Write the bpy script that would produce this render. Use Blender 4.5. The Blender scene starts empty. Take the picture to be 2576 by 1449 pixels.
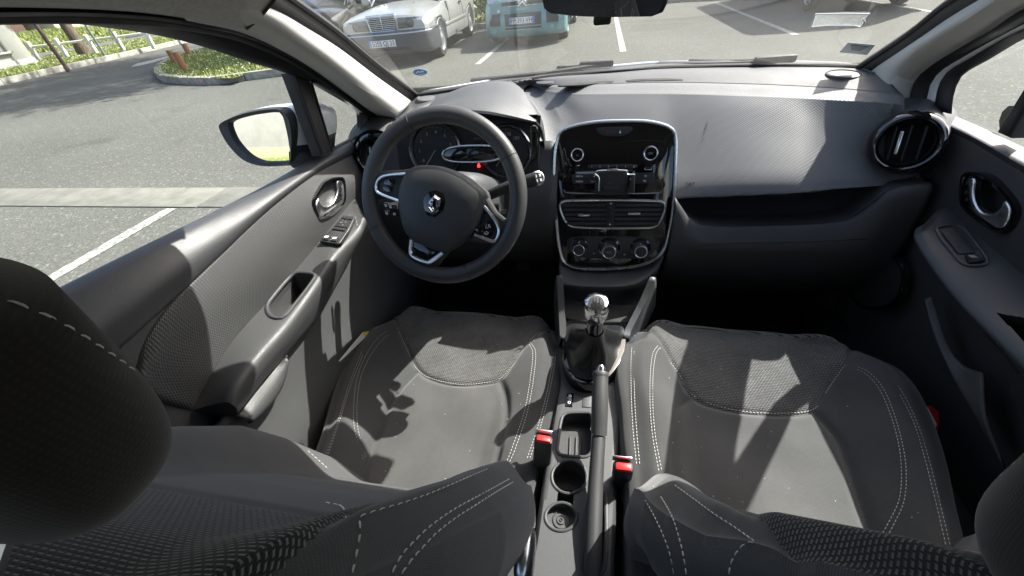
import bpy, bmesh, math, random
from mathutils import Vector, Matrix
from mathutils.bvhtree import BVHTree
R = math.radians
V = Vector
random.seed(7)
SC = bpy.context.scene
COL = SC.collection

# ------------------------------------------------------------------ camera
# car frame: x right, y forward, z up (metres); wheel hub at y=0; ground z=0
FP = 986.9                                   # focal length in units of a 2576 px wide picture
CL = V((-.0431, -.7303, 1.2863))
_yaw, _pit, _rol = R(14.149), R(39.044), R(-6.394)
FW = V((-math.sin(_yaw)*math.cos(_pit), math.cos(_yaw)*math.cos(_pit), -math.sin(_pit)))
_r0 = V((math.cos(_yaw), math.sin(_yaw), 0)); _u0 = _r0.cross(FW)
RG = _r0*math.cos(_rol)+_u0*math.sin(_rol); UP = -_r0*math.sin(_rol)+_u0*math.cos(_rol)
cd = bpy.data.cameras.new('camera'); cam = bpy.data.objects.new('camera', cd); COL.objects.link(cam)
m = Matrix((RG, UP, -FW)).transposed().to_4x4(); m.translation = CL; cam.matrix_world = m
cd.sensor_width = 36; cd.lens = 36*FP/2576; cd.clip_start = .02; cd.clip_end = 600
SC.camera = cam

# ------------------------------------------------------------------ light
SUN = V((.69, .68, 1.01)).normalized()         # towards the sun
w = bpy.data.worlds.new('World'); SC.world = w; w.use_nodes = True
nt = w.node_tree; nt.nodes.clear()
sky = nt.nodes.new('ShaderNodeTexSky'); sky.sky_type = 'NISHITA'; sky.sun_disc = False; sky.dust_density = 3.5; sky.air_density = .9
sky.sun_elevation = math.asin(SUN.z); sky.sun_rotation = math.atan2(SUN.x, SUN.y)
bg = nt.nodes.new('ShaderNodeBackground'); bg.inputs[1].default_value = .15
wo = nt.nodes.new('ShaderNodeOutputWorld')
nt.links.new(sky.outputs[0], bg.inputs[0]); nt.links.new(bg.outputs[0], wo.inputs[0])
sd = bpy.data.lights.new('sun', 'SUN'); sd.energy = 5.0; sd.angle = R(.5); sd.color = (1, .98, .95)
so = bpy.data.objects.new('sun', sd); COL.objects.link(so); so.location = (10, 10, 20)
so.rotation_euler = (-SUN).to_track_quat('-Z', 'Y').to_euler()
vs = SC.view_settings; vs.view_transform = 'Standard'; vs.look = 'None'; vs.exposure = 1.42; vs.gamma = 1
SC.render.engine = 'CYCLES'
SC.cycles.max_bounces = 10; SC.cycles.transparent_max_bounces = 16; SC.cycles.diffuse_bounces = 6

# ------------------------------------------------------------------ measuring: a point of the photo -> a point in the car
def ray(px, py): return RG*((px-1288)/FP)+UP*((724.5-py)/FP)+FW
def on(px, py, ax, val):
    d = ray(px, py); return CL+d*((val-CL[ax])/d[ax])
def onpl(px, py, p0, n):
    d = ray(px, py); return CL+d*((V(p0)-CL).dot(n)/d.dot(n))
def PX(pts, x): return [on(a, b, 0, x) for a, b in pts]
def PY(pts, y): return [on(a, b, 1, y) for a, b in pts]
def PZ(pts, z): return [on(a, b, 2, z) for a, b in pts]

# ------------------------------------------------------------------ mesh helpers
def mk(name, verts, faces, mat, parent=None, smooth=True, uv=None, ang=38, kind=None):
    me = bpy.data.meshes.new(name); me.from_pydata([tuple(v) for v in verts], [], faces)
    if uv is not None:
        l = me.uv_layers.new(name='UVMap').data
        for p in me.polygons:
            for i in p.loop_indices: l[i].uv = uv[me.loops[i].vertex_index]
    me.materials.append(mat)
    if smooth:
        me.polygons.foreach_set('use_smooth', [True]*len(me.polygons))
        me.set_sharp_from_angle(angle=R(ang))
    me.update()
    o = bpy.data.objects.new(name, me); COL.objects.link(o)
    if parent is not None: o.parent = parent; o.matrix_parent_inverse = parent.matrix_basis.inverted()
    if kind: o['kind'] = kind
    return o
def bmk(name, bm, mat, parent=None, smooth=True, ang=38, kind=None):
    bmesh.ops.recalc_face_normals(bm, faces=bm.faces)
    me = bpy.data.meshes.new(name); bm.to_mesh(me); bm.free(); me.materials.append(mat)
    if smooth:
        me.polygons.foreach_set('use_smooth', [True]*len(me.polygons)); me.set_sharp_from_angle(angle=R(ang))
    o = bpy.data.objects.new(name, me); COL.objects.link(o)
    if parent is not None: o.parent = parent; o.matrix_parent_inverse = parent.matrix_basis.inverted()
    if kind: o['kind'] = kind
    return o
def thing(name, label, cat, loc=(0, 0, 0), group=None, kind=None):
    o = bpy.data.objects.new(name, None); COL.objects.link(o); o.location = loc
    o.empty_display_size = .1
    return tag(o, label, cat, group, kind)
def tag(o, label=None, cat=None, group=None, kind=None):
    if label: o['label'] = label
    if cat: o['category'] = cat
    if group: o['group'] = group
    if kind: o['kind'] = kind
    return o
def arc(pts, closed=False):
    s = [0]
    for a, b in zip(pts, pts[1:]+([pts[0]] if closed else [])): s.append(s[-1]+(b-a).length)
    return s
def spl(pts, n, closed=False, lin=False):
    """n points spread evenly along a smooth curve through pts"""
    pts = [V(p) for p in pts]
    N = len(pts); dense = []
    if lin or N < 3:
        dense = pts+([pts[0]] if closed else [])
    else:
        K = 10; segs = N if closed else N-1
        for i in range(segs):
            if closed: p0, p1, p2, p3 = pts[i-1], pts[i], pts[(i+1) % N], pts[(i+2) % N]
            else:
                p1, p2 = pts[i], pts[i+1]
                p0 = pts[i-1] if i else p1*2-p2
                p3 = pts[i+2] if i+2 < N else p2*2-p1
            d = (p2-p1).length
            m1 = (p2-p0)*(d/max(1e-9, (p1-p0).length+d)); m2 = (p3-p1)*(d/max(1e-9, (p3-p2).length+d))
            for k in range(K):
                t = k/K; t2 = t*t; t3 = t2*t
                dense.append(p1*(2*t3-3*t2+1)+m1*(t3-2*t2+t)+p2*(-2*t3+3*t2)+m2*(t3-t2))
        dense.append(pts[0] if closed else pts[-1])
    s = arc(dense); L = s[-1]; out = []; j = 0
    for i in range(n):
        t = L*i/(n if closed else n-1)
        while j < len(s)-2 and s[j+1] < t: j += 1
        f = (t-s[j])/max(1e-9, s[j+1]-s[j]); out.append(dense[j].lerp(dense[j+1], min(1, max(0, f))))
    return out
def loft(name, curves, nu, nv, mat, parent=None, thick=0, lin=False, linu=False, kind=None, flip=False, cap=False):
    """smooth sheet through a list of curves; thick>0 gives it a real thickness"""
    cs = [spl(c, nu, lin=linu) for c in curves]
    cols = [spl([c[i] for c in cs], nv, lin=lin) for i in range(nu)]
    verts = []; uv = []; su = arc([c[nv//2] for c in cols])
    for i, c in enumerate(cols):
        sv = arc(c)
        for j, p in enumerate(c): verts.append(p); uv.append((su[i], sv[j]))
    faces = []
    for i in range(nu-1):
        for j in range(nv-1):
            a = i*nv+j; f = (a, a+1, a+nv+1, a+nv)
            faces.append(f[::-1] if flip else f)
    if cap: faces += [tuple(range(nv)), tuple(range((nu-1)*nv, nu*nv))]
    o = mk(name, verts, faces, mat, parent, uv=uv, kind=kind)
    if thick:
        md = o.modifiers.new('thickness', 'SOLIDIFY'); md.thickness = thick; md.offset = -1
    return o
def prism(name, pts, n, depth, mat, parent=None, bevel=0, seg=2, back=0, kind=None, ang=38):
    """closed outline (3-D points) pushed from -depth to +back... along n; front rim bevelled"""
    n = V(n).normalized(); bm = bmesh.new()
    vs_ = [bm.verts.new(V(p)+n*back) for p in pts]
    f = bm.faces.new(vs_); f.normal_update()
    if f.normal.dot(n) < 0: f.normal_flip()
    r = bmesh.ops.extrude_face_region(bm, geom=[f])
    nv_ = [v for v in r['geom'] if isinstance(v, bmesh.types.BMVert)]
    bmesh.ops.translate(bm, verts=nv_, vec=-n*depth)
    # the original face stays in front
    if bevel:
        fr = set(vs_); es = [e for e in bm.edges if e.verts[0] in fr and e.verts[1] in fr]
        bmesh.ops.bevel(bm, geom=es, offset=bevel, segments=seg, affect='EDGES', profile=.5, clamp_overlap=True)
    return bmk(name, bm, mat, parent, kind=kind, ang=ang)
def tube(name, path, r, mat, parent=None, seg=8, closed=False, up=None, ry=None, kind=None, n=None, caps=True):
    """rounded bar along a path; ry = second radius (along the path's side)"""
    pts = spl(path, n, closed) if n else [V(p) for p in path]
    N = len(pts); verts = []; faces = []; rad = r if callable(r) else (lambda t: r)
    prev = None
    for i, p in enumerate(pts):
        if closed: t = (pts[(i+1) % N]-pts[i-1]).normalized()
        else: t = (pts[min(N-1, i+1)]-pts[max(0, i-1)]).normalized()
        if up is not None: s = t.cross(V(up))
        else:
            if prev is None:
                a = V((0, 0, 1)) if abs(t.z) < .9 else V((1, 0, 0)); s = t.cross(a)
            else: s = prev-t*prev.dot(t)
        if s.length < 1e-6: s = t.orthogonal()
        s.normalize(); prev = s; u = s.cross(t)
        rr = rad(i/max(1, N-1)); r2 = (ry if ry is not None else rr)
        for k in range(seg):
            a = 2*math.pi*k/seg; verts.append(p+u*(math.cos(a)*rr)+s*(math.sin(a)*r2))
    for i in range(N if closed else N-1):
        a = i*seg; b = ((i+1) % N)*seg
        for k in range(seg): k2 = (k+1) % seg; faces.append((a+k, a+k2, b+k2, b+k))
    if not closed and caps: faces.append(tuple(range(seg))[::-1]); faces.append(tuple(range((N-1)*seg, N*seg)))
    return mk(name, verts, faces, mat, parent, kind=kind)
def frame(o, ez, ex=None):
    ez = V(ez).normalized(); ex = V(ex) if ex is not None else ez.orthogonal()
    ex = (ex-ez*ex.dot(ez)).normalized(); return V(o), ex, ez.cross(ex), ez
def lathe(name, prof, fr, mat, parent=None, seg=24, sx=1, sy=1, kind=None, ang=38, caps=False):
    """profile of (radius, height) turned about ez of the frame"""
    o, ex, ey, ez = fr; verts = []; faces = []; n = len(prof)
    for r_, h in prof:
        for k in range(seg):
            a = 2*math.pi*k/seg; verts.append(o+ex*(math.cos(a)*r_*sx)+ey*(math.sin(a)*r_*sy)+ez*h)
    for i in range(n-1):
        for k in range(seg):
            k2 = (k+1) % seg; faces.append((i*seg+k, i*seg+k2, (i+1)*seg+k2, (i+1)*seg+k))
    if caps and prof[0][0] > 1e-6: faces.append(tuple(range(seg))[::-1])
    if caps and prof[-1][0] > 1e-6: faces.append(tuple(range((n-1)*seg, n*seg)))
    return mk(name, verts, faces, mat, parent, kind=kind, ang=ang)
def box(name, c, s, mat, parent=None, bevel=.003, rot=None, kind=None):
    bm = bmesh.new(); bmesh.ops.create_cube(bm, size=1)
    bmesh.ops.scale(bm, vec=V(s), verts=bm.verts)
    if bevel: bmesh.ops.bevel(bm, geom=list(bm.edges), offset=min(bevel, min(s)*.45), segments=2, affect='EDGES', profile=.5)
    M_ = Matrix.Translation(V(c))
    if rot is not None: M_ = M_ @ rot.to_4x4()
    bmesh.ops.transform(bm, matrix=M_, verts=bm.verts)
    return bmk(name, bm, mat, parent, kind=kind)
def fbox(name, fr, c, s, mat, parent=None, bevel=.001):
    """box in a frame's own axes"""
    o, ex, ey, ez = fr
    return box(name, o+ex*c[0]+ey*c[1]+ez*c[2], s, mat, parent, bevel, Matrix((ex, ey, ez)).transposed())
def text(name, s, fr, size, mat, parent=None, depth=.0004, sx=1):
    cu = bpy.data.curves.new(name, 'FONT'); cu.body = s; cu.size = size; cu.align_x = 'CENTER'; cu.align_y = 'CENTER'
    cu.extrude = depth; cu.resolution_u = 3
    t = bpy.data.objects.new(name, cu); COL.objects.link(t)
    me = bpy.data.meshes.new_from_object(t.evaluated_get(bpy.context.evaluated_depsgraph_get()))
    bpy.data.objects.remove(t); bpy.data.curves.remove(cu)
    o_, ex, ey, ez = fr
    M_ = Matrix((ex*sx, ey, ez)).transposed().to_4x4(); M_.translation = o_; me.transform(M_)
    me.name = name; me.materials.clear(); me.materials.append(mat)
    o = bpy.data.objects.new(name, me); COL.objects.link(o)
    if parent is not None: o.parent = parent; o.matrix_parent_inverse = parent.matrix_basis.inverted()
    return o
def cut(o, cutter):
    md = o.modifiers.new('cut', 'BOOLEAN'); md.object = cutter; md.operation = 'DIFFERENCE'; md.solver = 'EXACT'
    bpy.context.view_layer.update()
    me = bpy.data.meshes.new_from_object(o.evaluated_get(bpy.context.evaluated_depsgraph_get()))
    o.modifiers.clear(); old = o.data; o.data = me; me.name = o.name
    bpy.data.objects.remove(cutter)
def superell(name, c, h, e, mat, parent=None, nu=40, nv=20, fn=None, ang=60):
    """rounded box-like cushion; h half sizes, e squareness (1 = ellipsoid, small = box)"""
    verts = []; faces = []; uv = []
    def sp(a, p): return math.copysign(abs(a)**p, a)
    for j in range(nv+1):
        v = -math.pi/2+math.pi*j/nv
        for i in range(nu):
            u = 2*math.pi*i/nu
            p = V((h[0]*sp(math.cos(v), e[1])*sp(math.cos(u), e[0]), h[1]*sp(math.cos(v), e[1])*sp(math.sin(u), e[0]), h[2]*sp(math.sin(v), e[1])))
            if fn: p = fn(p)
            verts.append(V(c)+p); uv.append((p.x+p.y, p.z))
    for j in range(nv):
        for i in range(nu):
            i2 = (i+1) % nu; faces.append((j*nu+i, j*nu+i2, (j+1)*nu+i2, (j+1)*nu+i))
    return mk(name, verts, faces, mat, parent, uv=uv, ang=ang)
def sm(a, b, x):
    t = min(1, max(0, (x-a)/(b-a))); return t*t*(3-2*t)
def interp(tab, x):
    if x <= tab[0][0]: return tab[0][1]
    for (a, p), (b, q) in zip(tab, tab[1:]):
        if x <= b: return p+(q-p)*sm(0, 1, (x-a)/(b-a)) if False else p+(q-p)*(x-a)/(b-a)
    return tab[-1][1]
def stitches(name, paths, mat, parent, pitch=.0075, ln=.0052, r=.0009, nrm=None):
    """rows of single thread stitches laid along 3-D paths"""
    verts = []; faces = []
    for path in paths:
        L = arc(path)[-1]; n = max(2, int(L/pitch)); q = spl(path, n+1)
        for a, b in zip(q, q[1:]):
            t = (b-a).normalized(); up = (nrm(a) if nrm else V((0, 0, 1))); s = t.cross(up)
            if s.length < 1e-4: continue
            s.normalize(); u = s.cross(t); c = a.lerp(b, .5); i0 = len(verts)
            for k, (w_, hh) in enumerate(((-.5, 0), (-.25, 1), (.25, 1), (.5, 0))):
                for sx in (-1, 1): verts.append(c+t*(ln*w_)+s*(r*sx*(.6 if hh == 0 else 1))+u*(r*1.3*hh))
            for k in range(3): faces.append((i0+2*k, i0+2*k+1, i0+2*k+3, i0+2*k+2))
    return mk(name, verts, faces, mat, parent, kind='stuff')
def bvh_of(objs):
    vs_ = []; fs = []
    for o in objs:
        b = len(vs_); vs_ += [o.matrix_world @ v.co for v in o.data.vertices]
        fs += [tuple(b+i for i in p.vertices) for p in o.data.polygons]
    return BVHTree.FromPolygons(vs_, fs)
def cast(pts, bvh, off=.0008):
    out = []
    for a, b in pts:
        d = ray(a, b).normalized(); h = bvh.ray_cast(CL, d)
        if h[0] is not None:
            out.append(h[0]-d*off)
    return out
def poly_in(x, y, P):
    c = False; n = len(P); j = n-1
    for i in range(n):
        if (P[i][1] > y) != (P[j][1] > y) and x < (P[j][0]-P[i][0])*(y-P[i][1])/(P[j][1]-P[i][1])+P[i][0]: c = not c
        j = i
    return c
# ------------------------------------------------------------------ materials (all procedural)
def nodes(name):
    m_ = bpy.data.materials.new(name); m_.use_nodes = True; t = m_.node_tree
    return m_, t, t.nodes['Principled BSDF'], t.nodes['Material Output']
def N(t, typ, **k):
    n = t.nodes.new(typ)
    for a, b in k.items():
        if a == 'i':
            for q, v_ in b.items(): n.inputs[q].default_value = v_
        else: setattr(n, a, b)
    return n
def coord(t, kind): return N(t, 'ShaderNodeTexCoord').outputs['UV' if kind == 'uv' else 'Object']
def math_(t, op, a, b=None):
    n = N(t, 'ShaderNodeMath', operation=op)
    for i, x in enumerate((a, b)):
        if x is None: continue
        if isinstance(x, (int, float)): n.inputs[i].default_value = x
        else: t.links.new(x, n.inputs[i])
    return n.outputs[0]
def ramp(t, src, stops):
    r_ = N(t, 'ShaderNodeValToRGB'); e = r_.color_ramp.elements
    while len(e) < len(stops): e.new(.5)
    for q, (p, c) in zip(e, stops):
        q.position = p; q.color = (c, c, c, 1) if isinstance(c, (int, float)) else (*c, 1)
    t.links.new(src, r_.inputs[0]); return r_.outputs[0]
def noise(t, co, scale, detail=3, rough=.55):
    n = N(t, 'ShaderNodeTexNoise', i={'Scale': scale, 'Detail': detail, 'Roughness': rough}); t.links.new(co, n.inputs['Vector']); return n.outputs['Fac']
def bump(t, b, h, strength, dist, prev=None):
    n = N(t, 'ShaderNodeBump', i={'Strength': strength, 'Distance': dist}); t.links.new(h, n.inputs['Height'])
    if prev is not None: t.links.new(prev, n.inputs['Normal'])
    t.links.new(n.outputs[0], b.inputs['Normal']); return n.outputs[0]
def mixc(t, f, a, b, typ='MIX'):
    n = N(t, 'ShaderNodeMix', data_type='RGBA', blend_type=typ)
    if isinstance(f, (int, float)): n.inputs[0].default_value = f
    else: t.links.new(f, n.inputs[0])
    for i, x in ((6, a), (7, b)):
        if isinstance(x, tuple): n.inputs[i].default_value = (*x, 1)
        else: t.links.new(x, n.inputs[i])
    return n.outputs[2]
def mat(name, col, rough=.5, metal=0, spec=.5, grain=None, var=.12, vscale=6, coat=0, emit=None, dust=0):
    """plain surface with uneven tone, optional leather/plastic grain (scale, strength), optional dust"""
    m_, t, b, _ = nodes(name)
    co = coord(t, 'obj')
    n1 = noise(t, co, vscale, 5)
    c0 = tuple(x*(1-var) for x in col); c1 = tuple(min(1, x*(1+var)) for x in col)
    c = mixc(t, n1, c0, c1)
    if dust:
        d = ramp(t, noise(t, co, 900, 2), [(.66, 0), (.74, dust)])
        c = mixc(t, d, c, (.45, .44, .41))
    t.links.new(c, b.inputs['Base Color'])
    rr = ramp(t, noise(t, co, vscale*3, 4), [(.3, max(.02, rough*.85)), (.7, min(1, rough*1.15))])
    t.links.new(rr, b.inputs['Roughness'])
    b.inputs['Metallic'].default_value = metal; b.inputs['Specular IOR Level'].default_value = spec
    if coat: b.inputs['Coat Weight'].default_value = coat; b.inputs['Coat Roughness'].default_value = .06
    if grain:
        vo = N(t, 'ShaderNodeTexVoronoi', i={'Scale': grain[0]}); t.links.new(co, vo.inputs['Vector'])
        bump(t, b, vo.outputs['Distance'], grain[1], .0006)
    if emit:
        b.inputs['Emission Color'].default_value = (*emit[0], 1); b.inputs['Emission Strength'].default_value = emit[1]
    return m_
def cross_hatch(name, col, rough, pitch, strength, spec=.5, angle=45, dust=0, lines=True, dist=.0008):
    """moulded plastic with a crossed-rib relief; pitch in metres"""
    m_, t, b, _ = nodes(name); co = coord(t, 'uv'); hs = []
    for sgn in ((1, -1) if lines else (1,)):
        mp = N(t, 'ShaderNodeMapping'); mp.inputs['Rotation'].default_value = (0, 0, R(angle*sgn)); t.links.new(co, mp.inputs['Vector'])
        wv = N(t, 'ShaderNodeTexWave', bands_direction='X', i={'Scale': .314/pitch, 'Distortion': 0}); t.links.new(mp.outputs[0], wv.inputs['Vector']); hs.append(wv.outputs['Fac'])
    h = hs[0] if len(hs) == 1 else math_(t, 'MAXIMUM', hs[0], hs[1])
    ob = coord(t, 'obj'); c = mixc(t, noise(t, ob, 5, 4), tuple(x*.85 for x in col), tuple(x*1.12 for x in col))
    c = mixc(t, ramp(t, h, [(.3, .35), (.8, 0)]), c, tuple(x*.45 for x in col))
    if dust:
        d = ramp(t, noise(t, ob, 700, 2), [(.6, 0), (.75, dust)]); c = mixc(t, d, c, (.4, .39, .36))
    t.links.new(c, b.inputs['Base Color']); b.inputs['Roughness'].default_value = rough
    b.inputs['Specular IOR Level'].default_value = spec
    bump(t, b, h, strength, dist); return m_
def fabric(name, col, col2, pitch=.0022, rough=.95, strength=.5):
    m_, t, b, _ = nodes(name); co = coord(t, 'uv'); ob = coord(t, 'obj')
    ws = []
    for dr in ('X', 'Y'):
        wv = N(t, 'ShaderNodeTexWave', bands_direction=dr, i={'Scale': .318/pitch, 'Distortion': .6, 'Detail Scale': 4}); t.links.new(co, wv.inputs['Vector']); ws.append(wv.outputs['Fac'])
    h = math_(t, 'MULTIPLY', ws[0], ws[1])
    f = math_(t, 'ADD', math_(t, 'MULTIPLY', h, .5), math_(t, 'MULTIPLY', noise(t, ob, 420, 3), .6))
    c = mixc(t, ramp(t, f, [(.3, 0), (.75, 1)]), col, col2)
    c = mixc(t, ramp(t, noise(t, ob, 9, 5), [(.35, 0), (.7, .35)]), c, tuple(x*1.35 for x in col2))
    t.links.new(c, b.inputs['Base Color']); b.inputs['Roughness'].default_value = rough
    b.inputs['Specular IOR Level'].default_value = .15
    b.inputs['Sheen Weight'].default_value = .25; b.inputs['Sheen Roughness'].default_value = .5
    bump(t, b, f, strength, .0006); return m_
def spacer_mesh(name, dark, light, w=.0062, h=.0042, mo=.0009):
    """knitted mesh fabric: rows of staggered pale loops on a dark ground"""
    m_, t, b, _ = nodes(name); co = coord(t, 'uv'); ob = coord(t, 'obj')
    br = N(t, 'ShaderNodeTexBrick', offset=.5, i={'Scale': 10, 'Mortar Size': mo*10, 'Mortar Smooth': .6, 'Brick Width': w*10, 'Row Height': h*10, 'Color1': (*light, 1), 'Color2': (*tuple(x*.75 for x in light), 1), 'Mortar': (*dark, 1)})
    t.links.new(co, br.inputs['Vector'])
    c = mixc(t, ramp(t, noise(t, ob, 14, 4), [(.3, .45), (.75, 0)]), br.outputs['Color'], dark)
    t.links.new(c, b.inputs['Base Color']); b.inputs['Roughness'].default_value = .95; b.inputs['Specular IOR Level'].default_value = .15
    b.inputs['Sheen Weight'].default_value = .2
    bump(t, b, math_(t, 'SUBTRACT', 1, br.outputs['Fac']), .8, .0012); return m_
def glass(name, tint=(.92, .95, .93), refl=.06, dirt=0):
    """thin pane: mostly clear, mirror-like at glancing angles, optional film of dust"""
    m_, t, b, o = nodes(name); t.nodes.remove(b)
    tr = N(t, 'ShaderNodeBsdfTransparent'); tr.inputs[0].default_value = (*tint, 1)
    gl = N(t, 'ShaderNodeBsdfGlossy'); gl.inputs['Roughness'].default_value = .02
    lw = N(t, 'ShaderNodeLayerWeight', i={'Blend': .5})
    mx = N(t, 'ShaderNodeMixShader'); t.links.new(math_(t, 'ADD', refl, math_(t, 'MULTIPLY', math_(t, 'POWER', lw.outputs['Facing'], 5), .85)), mx.inputs[0])
    t.links.new(tr.outputs[0], mx.inputs[1]); t.links.new(gl.outputs[0], mx.inputs[2]); out = mx.outputs[0]
    if dirt:
        df = N(t, 'ShaderNodeBsdfDiffuse'); df.inputs[0].default_value = (.75, .74, .66, 1)
        tl = N(t, 'ShaderNodeBsdfTranslucent'); tl.inputs[0].default_value = (.8, .79, .7, 1)
        ad = N(t, 'ShaderNodeMixShader', i={0: .6}); t.links.new(df.outputs[0], ad.inputs[1]); t.links.new(tl.outputs[0], ad.inputs[2])
        ob = coord(t, 'obj')
        d = math_(t, 'ADD', ramp(t, noise(t, ob, 7, 6, .65), [(.3, dirt*.7), (.75, dirt*1.3)]), ramp(t, noise(t, ob, 420, 2), [(.7, 0), (.78, dirt*3)]))
        m2 = N(t, 'ShaderNodeMixShader'); t.links.new(d, m2.inputs[0]); t.links.new(out, m2.inputs[1]); t.links.new(ad.outputs[0], m2.inputs[2]); out = m2.outputs[0]
    t.links.new(out, o.inputs[0]); return m_
def asphalt(name, lo, hi, spots=True):
    m_, t, b, _ = nodes(name); co = coord(t, 'obj')
    n1 = noise(t, co, 45, 6, .7); n2 = noise(t, co, .35, 4); vo = N(t, 'ShaderNodeTexVoronoi', i={'Scale': 60}); t.links.new(co, vo.inputs['Vector'])
    f = math_(t, 'ADD', math_(t, 'ADD', math_(t, 'MULTIPLY', n1, .55), math_(t, 'MULTIPLY', noise(t, co, 14, 4, .7), .25)), math_(t, 'MULTIPLY', n2, .30))
    c = mixc(t, ramp(t, f, [(.38, 0), (.72, 1)]), lo, hi)
    c = mixc(t, ramp(t, vo.outputs['Color'], [(.78, 0), (.95, .55)]), c, tuple(min(1, x*2.1) for x in hi))
    if spots:
        s = ramp(t, noise(t, co, 1.3, 3), [(.62, 0), (.75, .35)]); c = mixc(t, s, c, tuple(x*.55 for x in lo))
        s2 = ramp(t, noise(t, co, 24, 2), [(.77, 0), (.80, .5)]); c = mixc(t, s2, c, (.5, .47, .38))
    t.links.new(c, b.inputs['Base Color']); b.inputs['Roughness'].default_value = .92; b.inputs['Specular IOR Level'].default_value = .25
    bump(t, b, math_(t, 'ADD', vo.outputs['Distance'], n1), .6, .006); return m_
def worn_paint(name, col, under):
    m_, t, b, _ = nodes(name); co = coord(t, 'obj')
    f = ramp(t, noise(t, co, 26, 6, .75), [(.43, 0), (.60, 1)])
    t.links.new(mixc(t, f, under, col), b.inputs['Base Color']); b.inputs['Roughness'].default_value = .85; return m_
def two_tone(name, c0, c1, scale, rough=.9, stretch=(1, 1, 1), bmp=.4, dist=.01, lo=.35, hi=.65):
    m_, t, b, _ = nodes(name); mp = N(t, 'ShaderNodeMapping'); mp.inputs['Scale'].default_value = stretch
    t.links.new(coord(t, 'obj'), mp.inputs['Vector']); f = noise(t, mp.outputs[0], scale, 6, .65)
    t.links.new(mixc(t, ramp(t, f, [(lo, 0), (hi, 1)]), c0, c1), b.inputs['Base Color']); b.inputs['Roughness'].default_value = rough
    b.inputs['Specular IOR Level'].default_value = .2
    bump(t, b, f, bmp, dist); return m_
def leaf_mat(name, c0, c1):
    m_, t, b, _ = nodes(name); oi = N(t, 'ShaderNodeNewGeometry')
    t.links.new(mixc(t, oi.outputs['Random Per Island'], c0, c1), b.inputs['Base Color']); b.inputs['Roughness'].default_value = .6
    b.inputs['Subsurface Weight'].default_value = 0; b.inputs['Transmission Weight'].default_value = 0
    return m_

M = {}
M['dash'] = mat('dash_plastic', (.062, .064, .068), .5, grain=(900, .35), dust=.12)
M['dash_dust'] = mat('dusty_dash_step', (.115, .116, .118), .55, grain=(260, 1.0), dust=.7)
M['dash_ledge'] = mat('dusty_dash_ledge', (.082, .083, .086), .55, grain=(500, .6), dust=.5)
M['dash_tex'] = cross_hatch('dash_hatched_plastic', (.125, .128, .134), .48, .0050, .6, spec=.42, dust=.2)
M['hood_tex'] = cross_hatch('hood_hatched_plastic', (.085, .087, .09), .5, .0050, .5, spec=.4, dust=.12)
M['door_tex'] = cross_hatch('door_hatched_plastic', (.062, .063, .064), .5, .0046, .8, angle=28)
M['dark'] = mat('black_grained_plastic', (.022, .023, .025), .55, grain=(700, .4))
M['darker'] = mat('flat_black_plastic', (.012, .012, .013), .7)
M['lower'] = mat('lower_trim_plastic', (.042, .043, .045), .55, grain=(700, .4))
M['door'] = mat('door_trim_plastic', (.06, .061, .062), .45, grain=(600, .5))
M['door_up'] = mat('door_ledge_plastic', (.05, .052, .055), .42, grain=(800, .35))
M['door_low'] = mat('door_pocket_plastic', (.072, .073, .073), .5, grain=(600, .4))
M['leather'] = mat('black_leather', (.028, .028, .029), .42, grain=(420, .5))
M['rim'] = mat('steering_leather', (.055, .056, .057), .45, grain=(650, .35))
M['pad'] = mat('airbag_cover', (.048, .049, .051), .5, grain=(1100, .3))
M['boot'] = mat('gaiter_leather', (.016, .016, .017), .38, grain=(450, .4))
M['gloss'] = mat('gloss_black', (.004, .004, .0045), .09, coat=.6, var=.05, dust=.18)
M['gloss_clean'] = mat('clean_gloss_black', (.004, .004, .005), .05, coat=.8, var=.05)
M['screen'] = mat('dead_screen', (.012, .013, .014), .12)
M['chrome'] = mat('bright_chrome', (.75, .76, .78), .12, 1, var=.03)
M['satin'] = mat('satin_chrome', (.72, .73, .74), .28, 1, var=.05)
M['beige'] = mat('pale_pillar_trim', (.50, .495, .47), .7, grain=(500, .3), var=.04, vscale=3)
M['headliner'] = two_tone('roof_lining_felt', (.40, .39, .36), (.50, .49, .46), 160, .95, bmp=.3, dist=.002)
M['scuff'] = mat('dark_scuff', (.22, .21, .19), .8)
M['rubber'] = mat('door_rubber', (.013, .013, .014), .55)
M['paint_white'] = mat('white_car_paint', (.78, .79, .80), .28, coat=.5, var=.02)
M['seat'] = fabric('seat_flat_cloth', (.060, .060, .0595), (.094, .0935, .092))
M['seat_dark'] = fabric('seat_bolster_cloth', (.038, .038, .039), (.058, .058, .059), pitch=.002)
M['seat_mid'] = fabric('seat_side_cloth', (.046, .047, .048), (.068, .069, .070), pitch=.002)
M['mesh'] = spacer_mesh('seat_spacer_mesh', (.02, .02, .021), (.20, .20, .195))
M['meshbig'] = spacer_mesh('seat_coarse_mesh', (.018, .018, .019), (.18, .18, .178), .0064, .0034, .0015)
M['headrest'] = fabric('headrest_cloth', (.015, .0145, .014), (.024, .0235, .023), pitch=.003, strength=.25)
M['thread'] = mat('pale_thread', (.50, .49, .46), .8)
M['carpet'] = two_tone('floor_carpet', (.008, .008, .009), (.02, .02, .021), 300, 1, bmp=.6, dist=.003)
M['red'] = mat('red_buckle_button', (.62, .025, .025), .4)
M['white_print'] = mat('white_print', (.8, .8, .8), .6)
M['grey_print'] = mat('grey_print', (.28, .28, .28), .6)
M['dim_print'] = mat('dim_print', (.10, .10, .10), .6)
M['telltale'] = mat('red_warning_light', (.5, .01, .01), .5, emit=((1, .03, .03), 1.5))
M['hazard'] = mat('hazard_red', (.16, .01, .012), .5)
M['blue_print'] = mat('blue_print', (.02, .1, .3), .5)
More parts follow.
